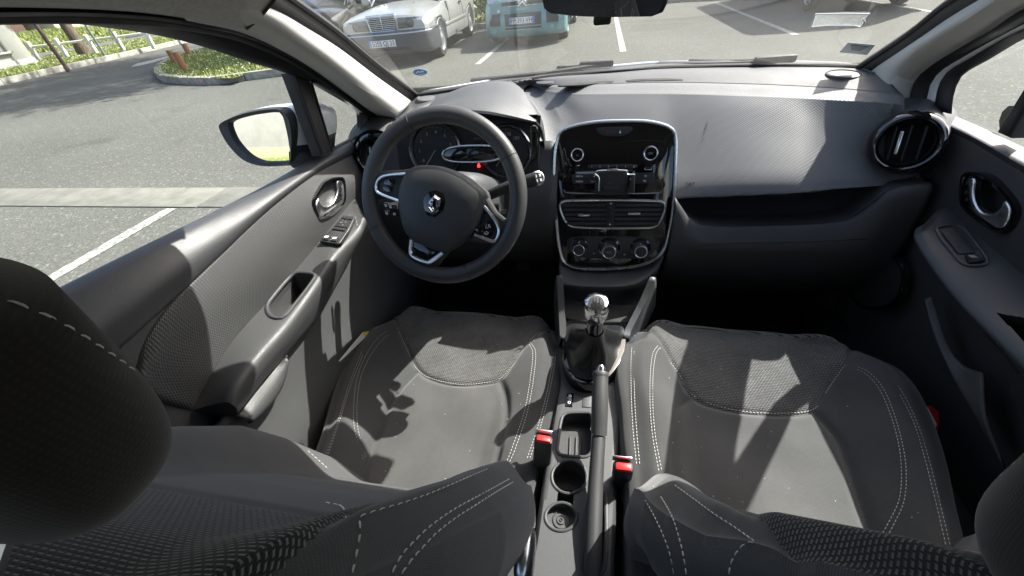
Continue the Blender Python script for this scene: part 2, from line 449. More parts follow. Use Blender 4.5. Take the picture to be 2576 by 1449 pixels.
M['mirror'] = mat('mirror_glass', (.92, .93, .93), .01, 1, var=.01)
M['windscreen'] = glass('windscreen_glass', (.90, .905, .865), .04, dirt=.026)
M['sideglass'] = glass('side_glass', (.95, .97, .94), .025, dirt=.004)
M['asphalt'] = asphalt('worn_asphalt', (.050, .0515, .0435), (.124, .125, .109))
M['line'] = worn_paint('worn_line_paint', (.46, .455, .42), (.14, .138, .12))
M['concrete'] = two_tone('concrete', (.125, .123, .105), (.175, .172, .148), 6, .9, bmp=.4, dist=.01)
M['kerb'] = two_tone('kerb_stone', (.20, .19, .165), (.36, .345, .30), 7, .9, bmp=.5, dist=.01)
M['soil'] = two_tone('soil', (.09, .10, .035), (.15, .17, .055), 8, .95)
M['grass'] = leaf_mat('grass_blades', (.13, .17, .04), (.28, .31, .085))
M['daisy'] = mat('daisy_petals', (.8, .8, .76), .7)
M['wood'] = two_tone('orange_wood_post', (.25, .115, .055), (.36, .18, .09), 14, .75, stretch=(4, 4, .4), bmp=.3)
M['fence'] = two_tone('white_fence_paint', (.62, .60, .54), (.76, .75, .70), 9, .8)
M['bark'] = two_tone('bark', (.06, .048, .035), (.17, .14, .105), 7, .95, stretch=(3, 3, .6), bmp=.9, dist=.05)
M['leaf'] = leaf_mat('tree_leaves', (.035, .07, .015), (.10, .15, .03))
M['hedge'] = leaf_mat('hedge_leaves', (.05, .09, .015), (.16, .21, .04))
M['wall'] = two_tone('white_render', (.28, .277, .25), (.33, .327, .295), 1.5, .9, bmp=.1)
M['wall2'] = two_tone('cream_render', (.50, .45, .33), (.60, .55, .42), 1.2, .9, bmp=.1)
M['plinth'] = two_tone('beige_plinth', (.36, .31, .19), (.44, .38, .25), 3, .9)
M['shutter'] = mat('grey_shutter', (.25, .27, .29), .5)
M['roof_tile'] = two_tone('brown_roof_tile', (.22, .10, .06), (.36, .2, .13), 5, .9)
M['galv'] = mat('galvanised_pole', (.25, .27, .27), .5, .6)
M['brownpost'] = mat('brown_post', (.10, .06, .045), .7)
M['silver'] = mat('silver_car_paint', (.46, .47, .45), .32, .55, coat=.4, var=.05, vscale=2)
M['teal'] = mat('turquoise_car_paint', (.14, .31, .315), .35, .25, coat=.4, var=.06, vscale=2)
M['black_paint'] = mat('black_car_paint', (.014, .016, .017), .15, coat=.7, var=.1)
M['grey_paint'] = mat('dark_grey_van_paint', (.05, .055, .06), .3, coat=.4)
M['bumper'] = mat('dark_grey_bumper', (.055, .06, .065), .45, coat=.1)
M['bumper_black'] = mat('black_bumper_plastic', (.035, .036, .036), .6)
M['tyre'] = mat('tyre_rubber', (.022, .022, .022), .8)
M['wheel'] = mat('silver_wheel', (.52, .53, .53), .35, .7)
M['under'] = mat('underbody', (.008, .008, .008), .9)
M['carglass'] = mat('tinted_car_glass', (.02, .028, .026), .04, coat=.5)
M['lamp_glass'] = mat('lamp_glass', (.48, .5, .5), .1, .5, coat=.8, var=.3, vscale=40)
M['lamp_dark'] = mat('lamp_dark_glass', (.12, .125, .11), .12, .4, coat=.8, var=.3, vscale=30)
M['plate'] = mat('plate_white', (.74, .74, .70), .5)
M['plate_blue'] = mat('plate_blue', (.05, .16, .5), .5)
M['plate_text'] = mat('plate_black', (.02, .02, .022), .5)
M['plastic_clear'] = glass('clear_plastic_sleeve', (.86, .9, .95), .10, dirt=.12)
M['sticker_blue'] = mat('blue_sticker', (.05, .28, .62), .5)
M['sticker_pale'] = mat('pale_sticker', (.55, .64, .72), .5)
M['yellow'] = mat('yellow_label', (.75, .6, .05), .6)
M['paper'] = mat('white_paper', (.7, .71, .7), .7)
M['pale_thread_far'] = M['thread']
# ------------------------------------------------------------------ the car park and what lies around it
G = mk('asphalt_ground', [(-150, -150, 0), (150, -150, 0), (150, 150, 0), (-150, 150, 0)], [(0, 1, 2, 3)], M['asphalt'], smooth=False)
G['kind'] = 'structure'
def sheet(name, pts, z, mt, parent=None, smooth=False):
    return mk(name, [(x, y, z) for x, y in pts], [tuple(range(len(pts)))], mt, parent, smooth=smooth)
def rect(x0, x1, y0, y1): return [(x0, y0), (x1, y0), (x1, y1), (x0, y1)]
for x, y0, y1 in ((-4.85, 7.1, 12.2), (-2.17, 7.03, 12.3), (.37, 7.3, 14.2), (3.2, 7.78, 14.0), (5.9, 7.8, 14), (-3.43, -3.6, 1.62), (2.6, -3.6, 1.5)):
    sheet('parking_line', rect(x-.055, x+.055, y0, y1), .004, M['line'], G)
# shallow concrete gutter crossing the asphalt: one slab after another
for k in range(9):
    x0 = -15.2+k*3.0; box('gutter_slab', (x0+1.498, 1.82+.006*math.sin(k*2.1), -.001), (2.994, .36, .02), M['concrete'], G, .003)

def kerb_run(parent, pts, step, w=.15, h=.13, jitter=.004, mt='kerb'):
    q = spl([V((x, y, 0)) for x, y in pts], max(2, int(arc([V((x, y, 0)) for x, y in pts])[-1]/step)+1))
    for a, b in zip(q, q[1:]):
        t = (b-a); L = t.length; t.normalize(); s = V((-t.y, t.x, 0)); c = a.lerp(b, .5)
        rot = Matrix((t, s, V((0, 0, 1)))).transposed()
        box('kerb_stone', c+V((0, 0, h/2-.03+random.uniform(-1, 1)*jitter))+s*(w/2), (L-.012, w, h+.06), M[mt], parent, .014, rot)
def blades(name, pts_fn, n, h, mt, w=.012, label=None, cat=None, parent=None):
    vs_, fs = [], []
    for _ in range(n):
        x, y, z = pts_fn(); a = random.uniform(0, 6.283); hh = h*random.uniform(.5, 1.3); l = random.uniform(-.6, .6)*hh
        dx, dy = math.cos(a)*w, math.sin(a)*w; i = len(vs_)
        vs_ += [(x-dx, y-dy, z), (x+dx, y+dy, z), (x-dy/w*l+dx*.2, y+dx/w*l+dy*.2, z+hh)]; fs.append((i, i+1, i+2))
    return mk(name, vs_, fs, M[mt], parent, smooth=False, kind='stuff')
def daisies(name, fn, n, parent=None, r=.013):
    vs_, fs = [], []
    for _ in range(n):
        x, y, z = fn(); i = len(vs_); t = random.uniform(-.4, .4)
        for k in range(6):
            a = k*1.0472; vs_.append((x+math.cos(a)*r, y+math.sin(a)*r, z+math.cos(a)*r*t))
        fs.append(tuple(range(i, i+6)))
    return mk(name, vs_, fs, M['daisy'], parent, smooth=False, kind='stuff')
def in_poly(poly, z, cond=None):
    xs = [p[0] for p in poly]; ys = [p[1] for p in poly]
    def f():
        while True:
            x = random.uniform(min(xs), max(xs)); y = random.uniform(min(ys), max(ys))
            if poly_in(x, y, poly): return x, y, z(x, y) if callable(z) else z
    return f

# grass island with its kerb
isl = [on(a, b, 2, 0) for a, b in ((740, 188), (629, 200.5), (596, 213), (494, 213.5), (438, 212), (410, 207), (396.5, 197.5), (398, 182), (414, 166))]
isl = [(p.x, p.y) for p in isl]+[(-12.6, 11.0), (-13.2, 14.5), (-12.8, 19)]
island = thing('grass_island', 'kerbed grass island with daisies and wooden bollards beside the car park', 'traffic island', (-9, 8, 0))
ker = isl[::-1]
kerb_run(island, ker[::1], .95, h=.14)
far = [(-12.8, 19), (-6.2, 19), (-5.4, 12.5), isl[0]]
ipoly = [(x, y) for x, y in isl]+[(-6.2, 19), (-5.3, 12.5)]
sheet('soil_bed', ipoly, .115, M['soil'], island)
blades('grass', in_poly(ipoly, .115), 45000, .05, 'grass', parent=island, w=.012)
daisies('daisies', in_poly(ipoly, .17), 900, island)
def up_from(base, px, py):
    """height of a vertical thing standing at base whose top is seen at (px, py)"""
    d = ray(px, py); k = ((base-CL).x*d.x+(base-CL).y*d.y)/(d.x*d.x+d.y*d.y); return CL.z+d.z*k
for i, (bx, by, tx, ty, lab) in enumerate(((466, 177, 450, 126, 'orange wooden bollard standing nearest on the grass island kerb'), (443, 160, 430, 122, 'orange wooden bollard just behind the nearest one on the grass island'), (476, 137, 464, 106, 'orange wooden bollard third back along the grass island edge'), (528, 119, 521, 106, 'orange wooden bollard farthest along the grass island, half hidden by window frame'))):
    b = on(bx, by, 2, .12); h = min(.95, max(.3, up_from(b, tx, ty)-.12))
    t_ = thing('wooden_bollard', lab, 'bollard', (b.x, b.y, .1), 'wooden bollards on the grass island')
    fr = frame((b.x, b.y, .08), (0, 0, 1), (1, 0, 0))
    lathe('post', [(.072, 0), (.072, h-.02), (.070, h)], fr, M['wood'], t_, 14)
    lathe('cap', [(.070, h-.002), (.06, h+.014), (.0, h+.018)], fr, M['concrete'], t_, 14)

# verge across the road, its kerb, path, bank
verge = thing('grass_verge', 'strip of daisied grass behind the long kerb across the road', 'grass verge', (-19, 10, 0))
kp = [(-15.8, -30), (-15.9, 0), (-16.2, 8.5), (-16.5, 10.5), (-17.2, 14.6), (-18.4, 19), (-21.5, 26)]
kerb_run(verge, kp, 1.0, h=.15)
vp = [(x-.12, y) for x, y in kp]+[(-25.5, 26), (-22.8, 14), (-22.3, 8), (-21.5, -30)]
sheet('soil_bed', vp, .12, M['soil'], verge)
vnear = [(-16.1, 2), (-16.4, 8.5), (-16.7, 10.5), (-17.4, 14.6), (-18.6, 19), (-22.8, 19), (-22.3, 14), (-21.9, 2)]
blades('grass', in_poly(vnear, .12), 42000, .065, 'grass', w=.016, parent=verge)
daisies('daisies', in_poly(vnear, .21), 1500, verge)
vrear = [(-16.1, -26), (-16.1, 2), (-19.4, 2), (-19.4, -26)]
blades('grass', in_poly(vrear, .12), 20000, .13, 'grass', w=.03, parent=verge)
mark_ = [(p.x, p.y) for p in PZ([(329, 169), (345, 160), (385, 151), (430, 139), (436, 142), (388, 157), (350, 166)], 0)]
sheet('road_arrow', mark_, .005, M['line'], G)
# path and grassy bank behind the fence
sheet('footpath', [(-22.6, -20), (-22.9, 12), (-24.3, 26), (-26.5, 26), (-25.2, 12), (-24.8, -20)][::-1], .125, M['asphalt'])['kind'] = 'structure'
def bank_z(x, y): return .13+.5*sm(25.5, 36, -x)+.10*math.sin(x*1.3+y*.7)
bv, bf = [], []
for i in range(25):
    for j in range(25):
        x = -25.3-i*1.0-.12*max(0, j*2-30+0); y = -18+j*2.2; bv.append((x, y, bank_z(x, y)))
for i in range(24):
    for j in range(24): a = i*25+j; bf.append((a, a+1, a+26, a+25))
bank = mk('grass_bank', bv, bf, M['soil']); bank['kind'] = 'structure'
def bank_pt():
    x = random.uniform(-36, -25.4); y = random.uniform(6, 30); return x, y, bank_z(x, y)
blades('bank_grass', bank_pt, 30000, .16, 'grass', w=.03, parent=bank)

# low white rail fence
fx = [on(a, b, 2, .13) for a, b in ((102, 153), (171, 145), (244, 136), (312, 128), (387, 119))]
d_ = (fx[-1]-fx[0])/4
fx = [fx[0]-d_*2, fx[0]-d_]+fx+[fx[-1]+d_, fx[-1]+d_*2]
fence = thing('rail_fence', 'low white wooden rail fence along the footpath beyond the road', 'fence', fx[0])
for p in fx:
    box('post', (p.x, p.y, .13+.28), (.12, .12, .66), M['fence'], fence, .02, Matrix.Rotation(.3, 3, 'Z'))
for a, b in zip(fx, fx[1:]):
    tube('rail', [a+V((0, 0, .44)), b+V((0, 0, .44+.02*math.sin(a.y)))], .04, M['fence'], fence, 8)
# posts and tree beyond the road
def pole(name, lab, px, py, r, h, mt):
    b = on(px, py, 2, .12); t_ = thing(name, lab, 'post', b)
    lathe('shaft', [(r*1.05, -.1), (r, h*.5), (r*.85, h)], frame(b, (0, 0, 1)), M[mt], t_, 12)
    lathe('base_collar', [(r*1.25, -.1), (r*1.25, .02), (r*1.05, .04)], frame(b, (0, 0, 1)), M[mt], t_, 12); return t_
pole('brown_post', 'tall slim brown post standing in the grass verge by the white building', 167, 171, .05, 5.0, 'brownpost')
pole('grey_pole', 'grey metal pole nearer the tree, behind the white rail fence post', 266, 142, .035, 5.5, 'galv')
pole('grey_pole', 'grey metal pole farther right, in front of the white rail fence', 312, 130, .033, 5.5, 'galv')
def leaf_cloud(name, c, rad, n, size, mt, parent, seed=1, squash=.8, clumps=40):
    rnd = random.Random(seed); cl = []
    for _ in range(clumps):
        while True:
            p = V([rnd.uniform(-1, 1) for _ in range(3)])
            if .25 < p.length < 1: break
        cl.append((V((p.x*rad, p.y*rad, p.z*rad*squash)), rnd.uniform(.16, .36)*rad))
    vs_, fs = [], []
    for _ in range(n):
        cc, cr = cl[rnd.randrange(clumps)]
        p = V([rnd.gauss(0, .5) for _ in range(3)])*cr+cc+V(c)
        a = V([rnd.uniform(-1, 1) for _ in range(3)]).normalized(); b = a.orthogonal().normalized(); s = size*rnd.uniform(.6, 1.4)
        i = len(vs_); vs_ += [p-a*s, p+b*s*.5, p+a*s, p-b*s*.5]; fs.append((i, i+1, i+2, i+3))
    return mk(name, vs_, fs, M[mt], parent, smooth=False, kind='stuff')
def tree(lab, base, h, r, crown_h, crown_r, n, seed, mt='leaf', lean=(0, 0)):
    t_ = thing('street_tree', lab, 'tree', base); rnd = random.Random(seed)
    top = V(base)+V((lean[0], lean[1], h))
    mid = V(base).lerp(top, .5)+V((rnd.uniform(-.1, .1), rnd.uniform(-.1, .1), 0))
    tube('trunk', [V(base)-V((0, 0, .2)), V(base)+V((0, 0, .25)), mid, top], lambda t: r*(1.35-.75*t) if t > .12 else r*1.6, M['bark'], t_, 12, n=16)
    for k in range(7):
        a = k*.9+rnd.random(); s = V(base).lerp(top, rnd.uniform(.6, 1)); e = s+V((math.cos(a)*crown_r*.6, math.sin(a)*crown_r*.6, crown_r*.5))
        tube('limb', [s, s.lerp(e, .5)+V((0, 0, .2)), e], lambda t: r*.45*(1-.75*t), M['bark'], t_, 7, n=7)
    leaf_cloud('crown', top+V((0, 0, crown_h)), crown_r, n, .14, mt, t_, seed)
    return t_
tb = on(216, 137, 2, .13)
tree('bare-stemmed tree with rough grey bark behind the white rail fence', (tb.x, tb.y, .1), 4.2, .15, 1.6, 2.6, 9000, 3, lean=(-.4, .3))
tree('leafy tree rising behind the parked cars whose crown shades the road', (-6.4, 15.6, .1), 6.6, .22, 2.4, 4.3, 26000, 5)

# white building across the road, right up to the left picture edge
bl = thing('white_building', 'white rendered building with grey shuttered windows across the road', 'building', (-22, 0, 0))
yN, xN = 11.9, -19.6
wx = [(9.0, 11.3), (4.0, 6.0), (-1, .5), (-12.6, -10.9)]     # window openings along y
edges = [-24]+sorted([e for ab in wx for e in ab])+[yN]
for a, b in zip(edges[0::2], edges[1::2]): box('wall', (xN-.15, (a+b)/2, 2.25), (.3, b-a, 3.9), M['wall'], bl, .005)
for a, b in wx:
    box('wall', (xN-.15, (a+b)/2, .42), (.3, b-a-.004, .24), M['wall'], bl, 0)
    box('wall', (xN-.15, (a+b)/2, 3.5), (.3, b-a-.004, 1.4), M['wall'], bl, 0)
    f_ = box('window', (xN-.16, (a+b)/2, 1.67), (.06, b-a-.01, 2.2), M['shutter'], bl, .004)
    box('frame', (xN-.10, a+.06, 1.67), (.05, .1, 2.18), M['fence'], f_, .004); box('frame', (xN-.10, b-.06, 1.67), (.05, .1, 2.18), M['fence'], f_, .004)
    box('sill', (xN+.03, (a+b)/2, .55), (.12, b-a+.2, .06), M['wall'], bl, .006)
box('wall', (xN-3, yN-.15, 2.25), (5.4, .29, 3.9), M['wall'], bl, .005)
box('plinth', (xN-.14, (yN+2)/2+.0, .16), (.34, yN-2+.04, .30), M['wall'], bl, .01)
box('plinth', (xN-.13, -11, .36), (.36, 25.9, .80), M['plinth'], bl, .01)
box('roof', (xN-3, (yN-24)/2, 4.25), (7.2, yN+25, .16), M['roof_tile'], bl, .02)
box('back_wall', (xN-6, (yN-24)/2, 2.2), (.3, yN+24-.1, 3.9), M['wall'], bl, 0)
# houses up on the bank
def house(lab, c, s, mt, rot=0):
    t_ = thing('house', lab, 'house', (c[0], c[1], c[2])); rz = Matrix.Rotation(rot, 3, 'Z')
    box('wall', V(c)+V((0, 0, s[2]/2)), s, M[mt], t_, .01, rz)
    bm = bmesh.new(); a, b, h = s[0]/2+.3, s[1]/2+.3, s[2]
    q = [bm.verts.new(rz @ V(p)+V(c)) for p in ((-a, -b, h), (a, -b, h), (a, b, h), (-a, b, h), (0, -b, h+1.6), (0, b, h+1.6))]
    for f in ((0, 1, 4), (2, 3, 5), (1, 2, 5, 4), (3, 0, 4, 5), (3, 2, 1, 0)): bm.faces.new([q[i] for i in f])
    bmk('roof', bm, M['roof_tile'], t_, smooth=False)
    for k in (-.28, 0, .28):
        w_ = box('window', V(c)+rz @ V((s[0]/2+.01, s[1]*k, 1.45)), (.06, .95, 1.15), M['carglass'], t_, .005, rz); 
        box('shutter', V(c)+rz @ V((s[0]/2+.03, s[1]*k-.72, 1.45)), (.05, .42, 1.2), M['brownpost'], w_, .005, rz); box('shutter', V(c)+rz @ V((s[0]/2+.03, s[1]*k+.72, 1.45)), (.05, .42, 1.2), M['brownpost'], w_, .005, rz)
    d_ = box('door', V(c)+rz @ V((s[0]/2+.01, s[1]*.42, 1.05)), (.07, .9, 2.1), M['brownpost'], t_, .01, rz)
    box('handle', V(c)+rz @ V((s[0]/2+.06, s[1]*.42-.35, 1.05)), (.05, .03, .12), M['galv'], d_, .005, rz)
house('cream house on the grassy bank behind the tree', (-40.5, 29.5, .45), (6, 8.5, 3.2), 'wall2', .12)
house('white house with brown shutters on the bank beside the white building', (-41, 21.8, .45), (6, 5.2, 3), 'wall', .05)

# planting strip behind the parked cars
hedge = thing('hedge', 'green leafy hedge growing in the strip behind the parked cars', 'hedge', (0, 14, 0))
kerb_run(hedge, [(9.5, 14.2), (3.6, 14.7), (2.0, 15.3), (-.8, 13.9), (-3.0, 12.5), (-5.0, 12.4)], 1.0, h=.14)
sheet('soil_bed', [(9.5, 14.4), (3.6, 14.9), (2, 15.5), (-.8, 14.1), (-3, 12.7), (-5, 12.6), (-5, 17), (9.5, 19)][::-1], .1, M['soil'], hedge)
for i, (x, y) in enumerate(((-4.4, 13.7), (-3.1, 13.5), (-2.0, 14.0), (-.9, 15.0), (.2, 15.8), (1.5, 16.6), (2.9, 16.7), (4.4, 16.3), (6.0, 15.9), (7.6, 15.8))):
    leaf_cloud('foliage', (x, y, .95), 1.0, 2600, .07, 'hedge', hedge, 40+i, 1.0, 26)
# ------------------------------------------------------------------ parked cars (front towards us)
def body_loft(name, secs, mat_, parent, T, nrow=None):
    """secs: (y, [(x, z) ... from sill to centre line]); mirrored left/right and closed"""
    verts = []; faces = []; n = len(secs[0][1]); ring = 2*n-1
    for y, pr in secs:
        row = [(x, y, z) for x, z in pr]+[(-x, y, z) for x, z in pr[-2::-1]]
        verts += [T @ V(p) for p in row]
    for i in range(len(secs)-1):
        for k in range(ring-1): a = i*ring+k; faces.append((a, a+1, a+ring+1, a+ring))
        faces.append((i*ring+ring-1, i*ring, (i+1)*ring, (i+1)*ring+ring-1))
    faces.append(tuple(range(ring))[::-1]); faces.append(tuple(range((len(secs)-1)*ring, len(secs)*ring)))
    bm = bmesh.new(); q = [bm.verts.new(v) for v in verts]
    for f in faces: bm.faces.new([q[i] for i in f])
    return bmk(name, bm, mat_, parent, ang=32)
def wheel(parent, T, x, y, r, w, sgn, hub='disc'):
    """wheel with its axis along x; sgn = side the hub faces"""
    c = T @ V((x, y, r)); ax = (T.to_3x3() @ V((sgn, 0, 0))); fr = frame(c, ax, (0, 0, 1))
    ty = lathe('tyre', [(r*.62, -w/2), (r*.93, -w/2), (r, -w*.36), (r, w*.36), (r*.93, w/2), (r*.70, w/2), (r*.64, w*.42)], fr, M['tyre'], parent, 32)
    lathe('rim', [(r*.68, w*.2), (r*.68, w*.46), (r*.64, w*.48), (r*.62, w*.36)], fr, M['wheel'], ty, 32)
    if hub == 'disc':
        lathe('hubcap', [(r*.62, w*.37), (r*.5, w*.45), (r*.46, w*.42), (r*.26, w*.44), (r*.2, w*.52), (0, w*.54)], fr, M['wheel'], ty, 28)
    else:
        lathe('hub', [(r*.6, w*.1), (r*.2, w*.12), (r*.18, w*.4), (0, w*.42)], fr, M['wheel'], ty, 20)
        for k in range(5):
            a = k*1.2566; d = fr[1]*math.cos(a)+fr[2]*math.sin(a); s = fr[3].cross(d)
            prism('spoke', [c+d*r*.12-s*r*.09, c+d*r*.12+s*r*.09, c+d*r*.63+s*r*.15, c+d*r*.63-s*r*.15], fr[3], w*.14, M['wheel'], ty, back=w*.4, bevel=.005)
    return ty
def arch_cut(o, T, x, y, r, sgn):
    c = lathe('cutter', [(r, -.28), (r, .5)], frame(T @ V((x, y, r*.9)), T.to_3x3() @ V((sgn, 0, 0)), (0, 0, 1)), M['under'], None, 28, caps=True); cut(o, c)
def plate(parent, T, c, s, w, right=False, tilt=0):
    o = T @ V(c); R3 = T.to_3x3(); fr = frame(o, R3 @ V((0, -1, tilt)), R3 @ V((1, 0, 0)))
    p = fbox('number_plate', fr, (0, 0, 0), (w, .11, .012), M['plate'], parent, .002)
    fbox('blue_band', fr, (-w/2+.022, 0, .007), (.042, .106, .003), M['plate_blue'], p, 0)
    if right: fbox('blue_band', fr, (w/2-.022, 0, .007), (.042, .106, .003), M['plate_blue'], p, 0)
    q = (fr[0]+fr[3]*.0075+fr[1]*(.0 if right else .022), *fr[1:])
    text('characters', s, q, .118, M['plate_text'], p, .0008, sx=.86 if right else .80)
    for k, zz in enumerate((.015, -.03)):
        lathe('emblem', [(.009, 0), (.009, .0015)], frame(fr[0]+fr[1]*(-w/2+.022)+fr[2]*zz+fr[3]*.0085, fr[3], fr[1]), M['white_print'], p, 8, caps=True)
    return p
def P2(x, z, y): return V((x, y, z))

# --- silver saloon
def merc():
    T = Matrix.Translation((-3.98, 7.3, 0)) @ Matrix.Rotation(R(3), 4, 'Z'); R3 = T.to_3x3()
    c = thing('parked_car', 'silver old saloon with upright chrome slatted grille, plate 5255 QJ 33', 'car', T.translation, 'cars parked facing us')
    secs = [(.10, [(.60, .30), (.79, .34), (.80, .50), (.80, .62), (.76, .70), (.50, .735), (.25, .745), (0, .75)]),
            (.16, [(.64, .27), (.82, .32), (.835, .50), (.83, .65), (.79, .745), (.50, .79), (.25, .80), (0, .805)]),
            (.55, [(.70, .22), (.855, .30), (.865, .50), (.86, .68), (.80, .80), (.52, .85), (.25, .868), (0, .872)]),
            (1.1, [(.70, .20), (.86, .29), (.87, .50), (.87, .70), (.81, .84), (.52, .90), (.25, .92), (0, .925)]),
            (1.55, [(.70, .20), (.865, .28), (.872, .5), (.872, .72), (.82, .87), (.55, .93), (.25, .96), (0, .965)]),
            (2.6, [(.70, .20), (.865, .28), (.872, .5), (.872, .74), (.83, .90), (.55, .93), (.25, .95), (0, .95)]),
            (3.9, [(.70, .20), (.865, .28), (.87, .5), (.865, .74), (.82, .90), (.55, .95), (.25, .97), (0, .97)]),
            (4.5, [(.66, .25), (.82, .33), (.83, .5), (.82, .72), (.78, .88), (.52, .92), (.25, .93), (0, .93)]),
            (4.62, [(.6, .3), (.78, .38), (.79, .5), (.78, .68), (.74, .82), (.5, .86), (.25, .87), (0, .87)])]
    b = body_loft('body', secs, M['silver'], c, T)
    for sx in (-1, 1):
        arch_cut(b, T, sx*.78, .86, .36, sx); arch_cut(b, T, sx*.78, 3.66, .36, sx)
        for y in (.86, 3.66): wheel(c, T, sx*.772, y, .315, .2, sx)
        # arch lips
        for y in (.86, 3.66):
            pts = [T @ V((sx*.872, y+math.cos(a)*.365, .284+math.sin(a)*.365)) for a in [math.pi*k/16 for k in range(17)]]
            tube('arch_lip', pts, .010, M['silver'], c, 6)
        # door seams, handle, side moulding
        for y in (1.62, 2.95):
            tube('door_seam', [T @ V((sx*.8735, y, .30)), T @ V((sx*.8755, y+.01, .6)), T @ V((sx*.873, y-.02, .73)), T @ V((sx*.84, y-.03, .88))], .004, M['under'], c, 5)
        h_ = box('door_handle', T @ V((sx*.885, 2.72, .80)), (.03, .19, .035), M['bumper_black'], c, .008, R3)
        box('side_moulding', T @ V((sx*.876, 2.28, .50)), (.016, 2.0, .055), M['silver'], c, .006, R3)
        box('lower_cladding', T @ V((sx*.868, 2.28, .36)), (.016, 2.0, .2), M['silver'], c, .006, R3)
        mir = superell('mirror', T @ V((sx*.94, 1.75, .98)), (.10, .05, .065), (.5, .5), M['silver'], c, 20, 12)
        superell('mirror_glass', T @ V((sx*.94, 1.795, .98)), (.085, .012, .052), (.5, .5), M['mirror'], mir, 16, 8)
    # bumper
    bp = [(-.87, .75), (-.865, .35), (-.80, .13), (-.55, .02), (0, -.02), (.55, .02), (.80, .13), (.865, .35), (.87, .75)]
    cr = []
    for z, off in ((.20, .05), (.24, -.005), (.36, -.03), (.52, -.03), (.56, -.01), (.565, .06)):
        cr.append([T @ V((x*(1-off*.25 if True else 1), y+off, z)) for x, y in bp])
    loft('front_bumper', cr, 40, 14, M['bumper'], c, .01)
    tube('bumper_trim', [T @ V((x*1.006, y-.028, .535)) for x, y in bp], .014, M['chrome'], c, 8, n=40)
    box('bumper_slot', T @ V((0, -.045, .30)), (1.0, .06, .035), M['under'], c, .004, R3); 
    # grille
    gz0, gz1 = .575, .80
    gpts = [(-.235, gz0), (.235, gz0), (.275, gz1), (-.275, gz1)]
    yg = .07
    box('grille_backing', T @ V((0, .12, .69)), (.48, .06, .2), M['under'], c, 0, R3)
    surround = tube('grille_surround', [T @ V((x, yg, z)) for x, z in gpts]+[], .017, M['chrome'], c, 8, closed=True)
    box('grille_top', T @ V((0, yg+.015, gz1+.012)), (.56, .06, .045), M['chrome'], c, .015, R3)
    for k in range(7):
        z = gz0+.028+k*.0285; hw = .235+.04*(z-gz0)/(gz1-gz0)
        box('grille_bar', T @ V((0, yg+.004, z)), (2*hw-.02, .012, .010), M['satin'], c, .002, R3)
    box('grille_post', T @ V((0, yg-.008, .69)), (.014, .014, .22), M['chrome'], c, .003, R3)
    fr = frame(T @ V((0, yg-.012, gz1+.018)), R3 @ V((0, -1, .2)), R3 @ V((1, 0, 0)))
    em = lathe('emblem', [(.024, -.01), (.024, .004), (.02, .008), (0, .009)], fr, M['chrome'], c, 20)
    # headlamps and indicators
    for sx in (-1, 1):
        hp = [T @ V((sx*x, y, z)) for x, y, z in ((.29, .095, .595), (.64, .115, .60), (.655, .125, .755), (.30, .10, .765))]
        n_ = R3 @ V((sx*.05, -1, 0)); hl = prism('headlight', hp, n_, .08, M['lamp_dark'], c, bevel=.008, back=.012)
        for (x, r_) in ((.385, .055), (.53, .072)):
            lathe('lens', [(r_, 0), (r_*.9, .006), (0, .012)], frame(T @ V((sx*x, .10, .678)), n_, (0, 0, 1)), M['lamp_dark'], hl, 20); lathe('lens_rim', [(r_*1.02, .0), (r_*1.05, .008), (r_*.98, .012)], frame(T @ V((sx*x, .099, .678)), n_, (0, 0, 1)), M['bumper'], hl, 20)
        ip = [T @ V((sx*x, y, z)) for x, y, z in ((.665, .118, .60), (.80, .165, .615), (.805, .19, .73), (.66, .128, .756))]
        prism('indicator', ip, R3 @ V((sx*.33, -1, 0)), .08, M['lamp_glass'], c, bevel=.008, back=.014)
        box('lamp_panel', T @ V((sx*.55, .11, .577)), (.52, .05, .03), M['silver'], c, .005, R3)
    plate(c, T, (-.02, -.078, .40), '5255 QJ 33', .52)
    # cabin
    gs = [(1.5, [(.74, .88), (.74, .90), (.70, .93), (.4, .955), (0, .97)]), (2.25, [(.74, .88), (.73, .95), (.60, 1.36), (.35, 1.385), (0, 1.39)]),
          (3.1, [(.74, .88), (.73, .95), (.61, 1.37), (.35, 1.395), (0, 1.40)]), (3.9, [(.74, .88), (.74, .93), (.66, 1.05), (.4, 1.08), (0, 1.09)]), (4.05, [(.74, .88), (.74, .90), (.68, .95), (.4, .965), (0, .97)])]
    body_loft('cabin_glass', gs, M['carglass'], c, T)
    rs = [(2.1, [(.61, 1.30), (.62, 1.33), (.60, 1.372), (.35, 1.398), (0, 1.403)]), (3.3, [(.61, 1.30), (.63, 1.33), (.60, 1.372), (.35, 1.402), (0, 1.41)])]
    body_loft('roof', rs, M['silver'], c, T)
    for sx in (-1, 1): tube('pillar', [T @ V((sx*.745, 1.5, .9)), T @ V((sx*.615, 2.22, 1.36))], .022, M['silver'], c, 8)
    for sx in (-.3, .3): tube('wiper', [T @ V((sx, 1.47, .955)), T @ V((sx-.35, 1.58, 1.0))], .009, M['under'], c, 6)
    for sx in (-.3, .32): lathe('washer_jet', [(.016, 0), (.012, .012), (0, .014)], frame(T @ V((sx, 1.15, .915)), (0, 0, 1)), M['under'], c, 8)
    box('underbody', T @ V((0, 2.3, .22)), (1.3, 3.9, .06), M['under'], c, 0, R3)
merc()

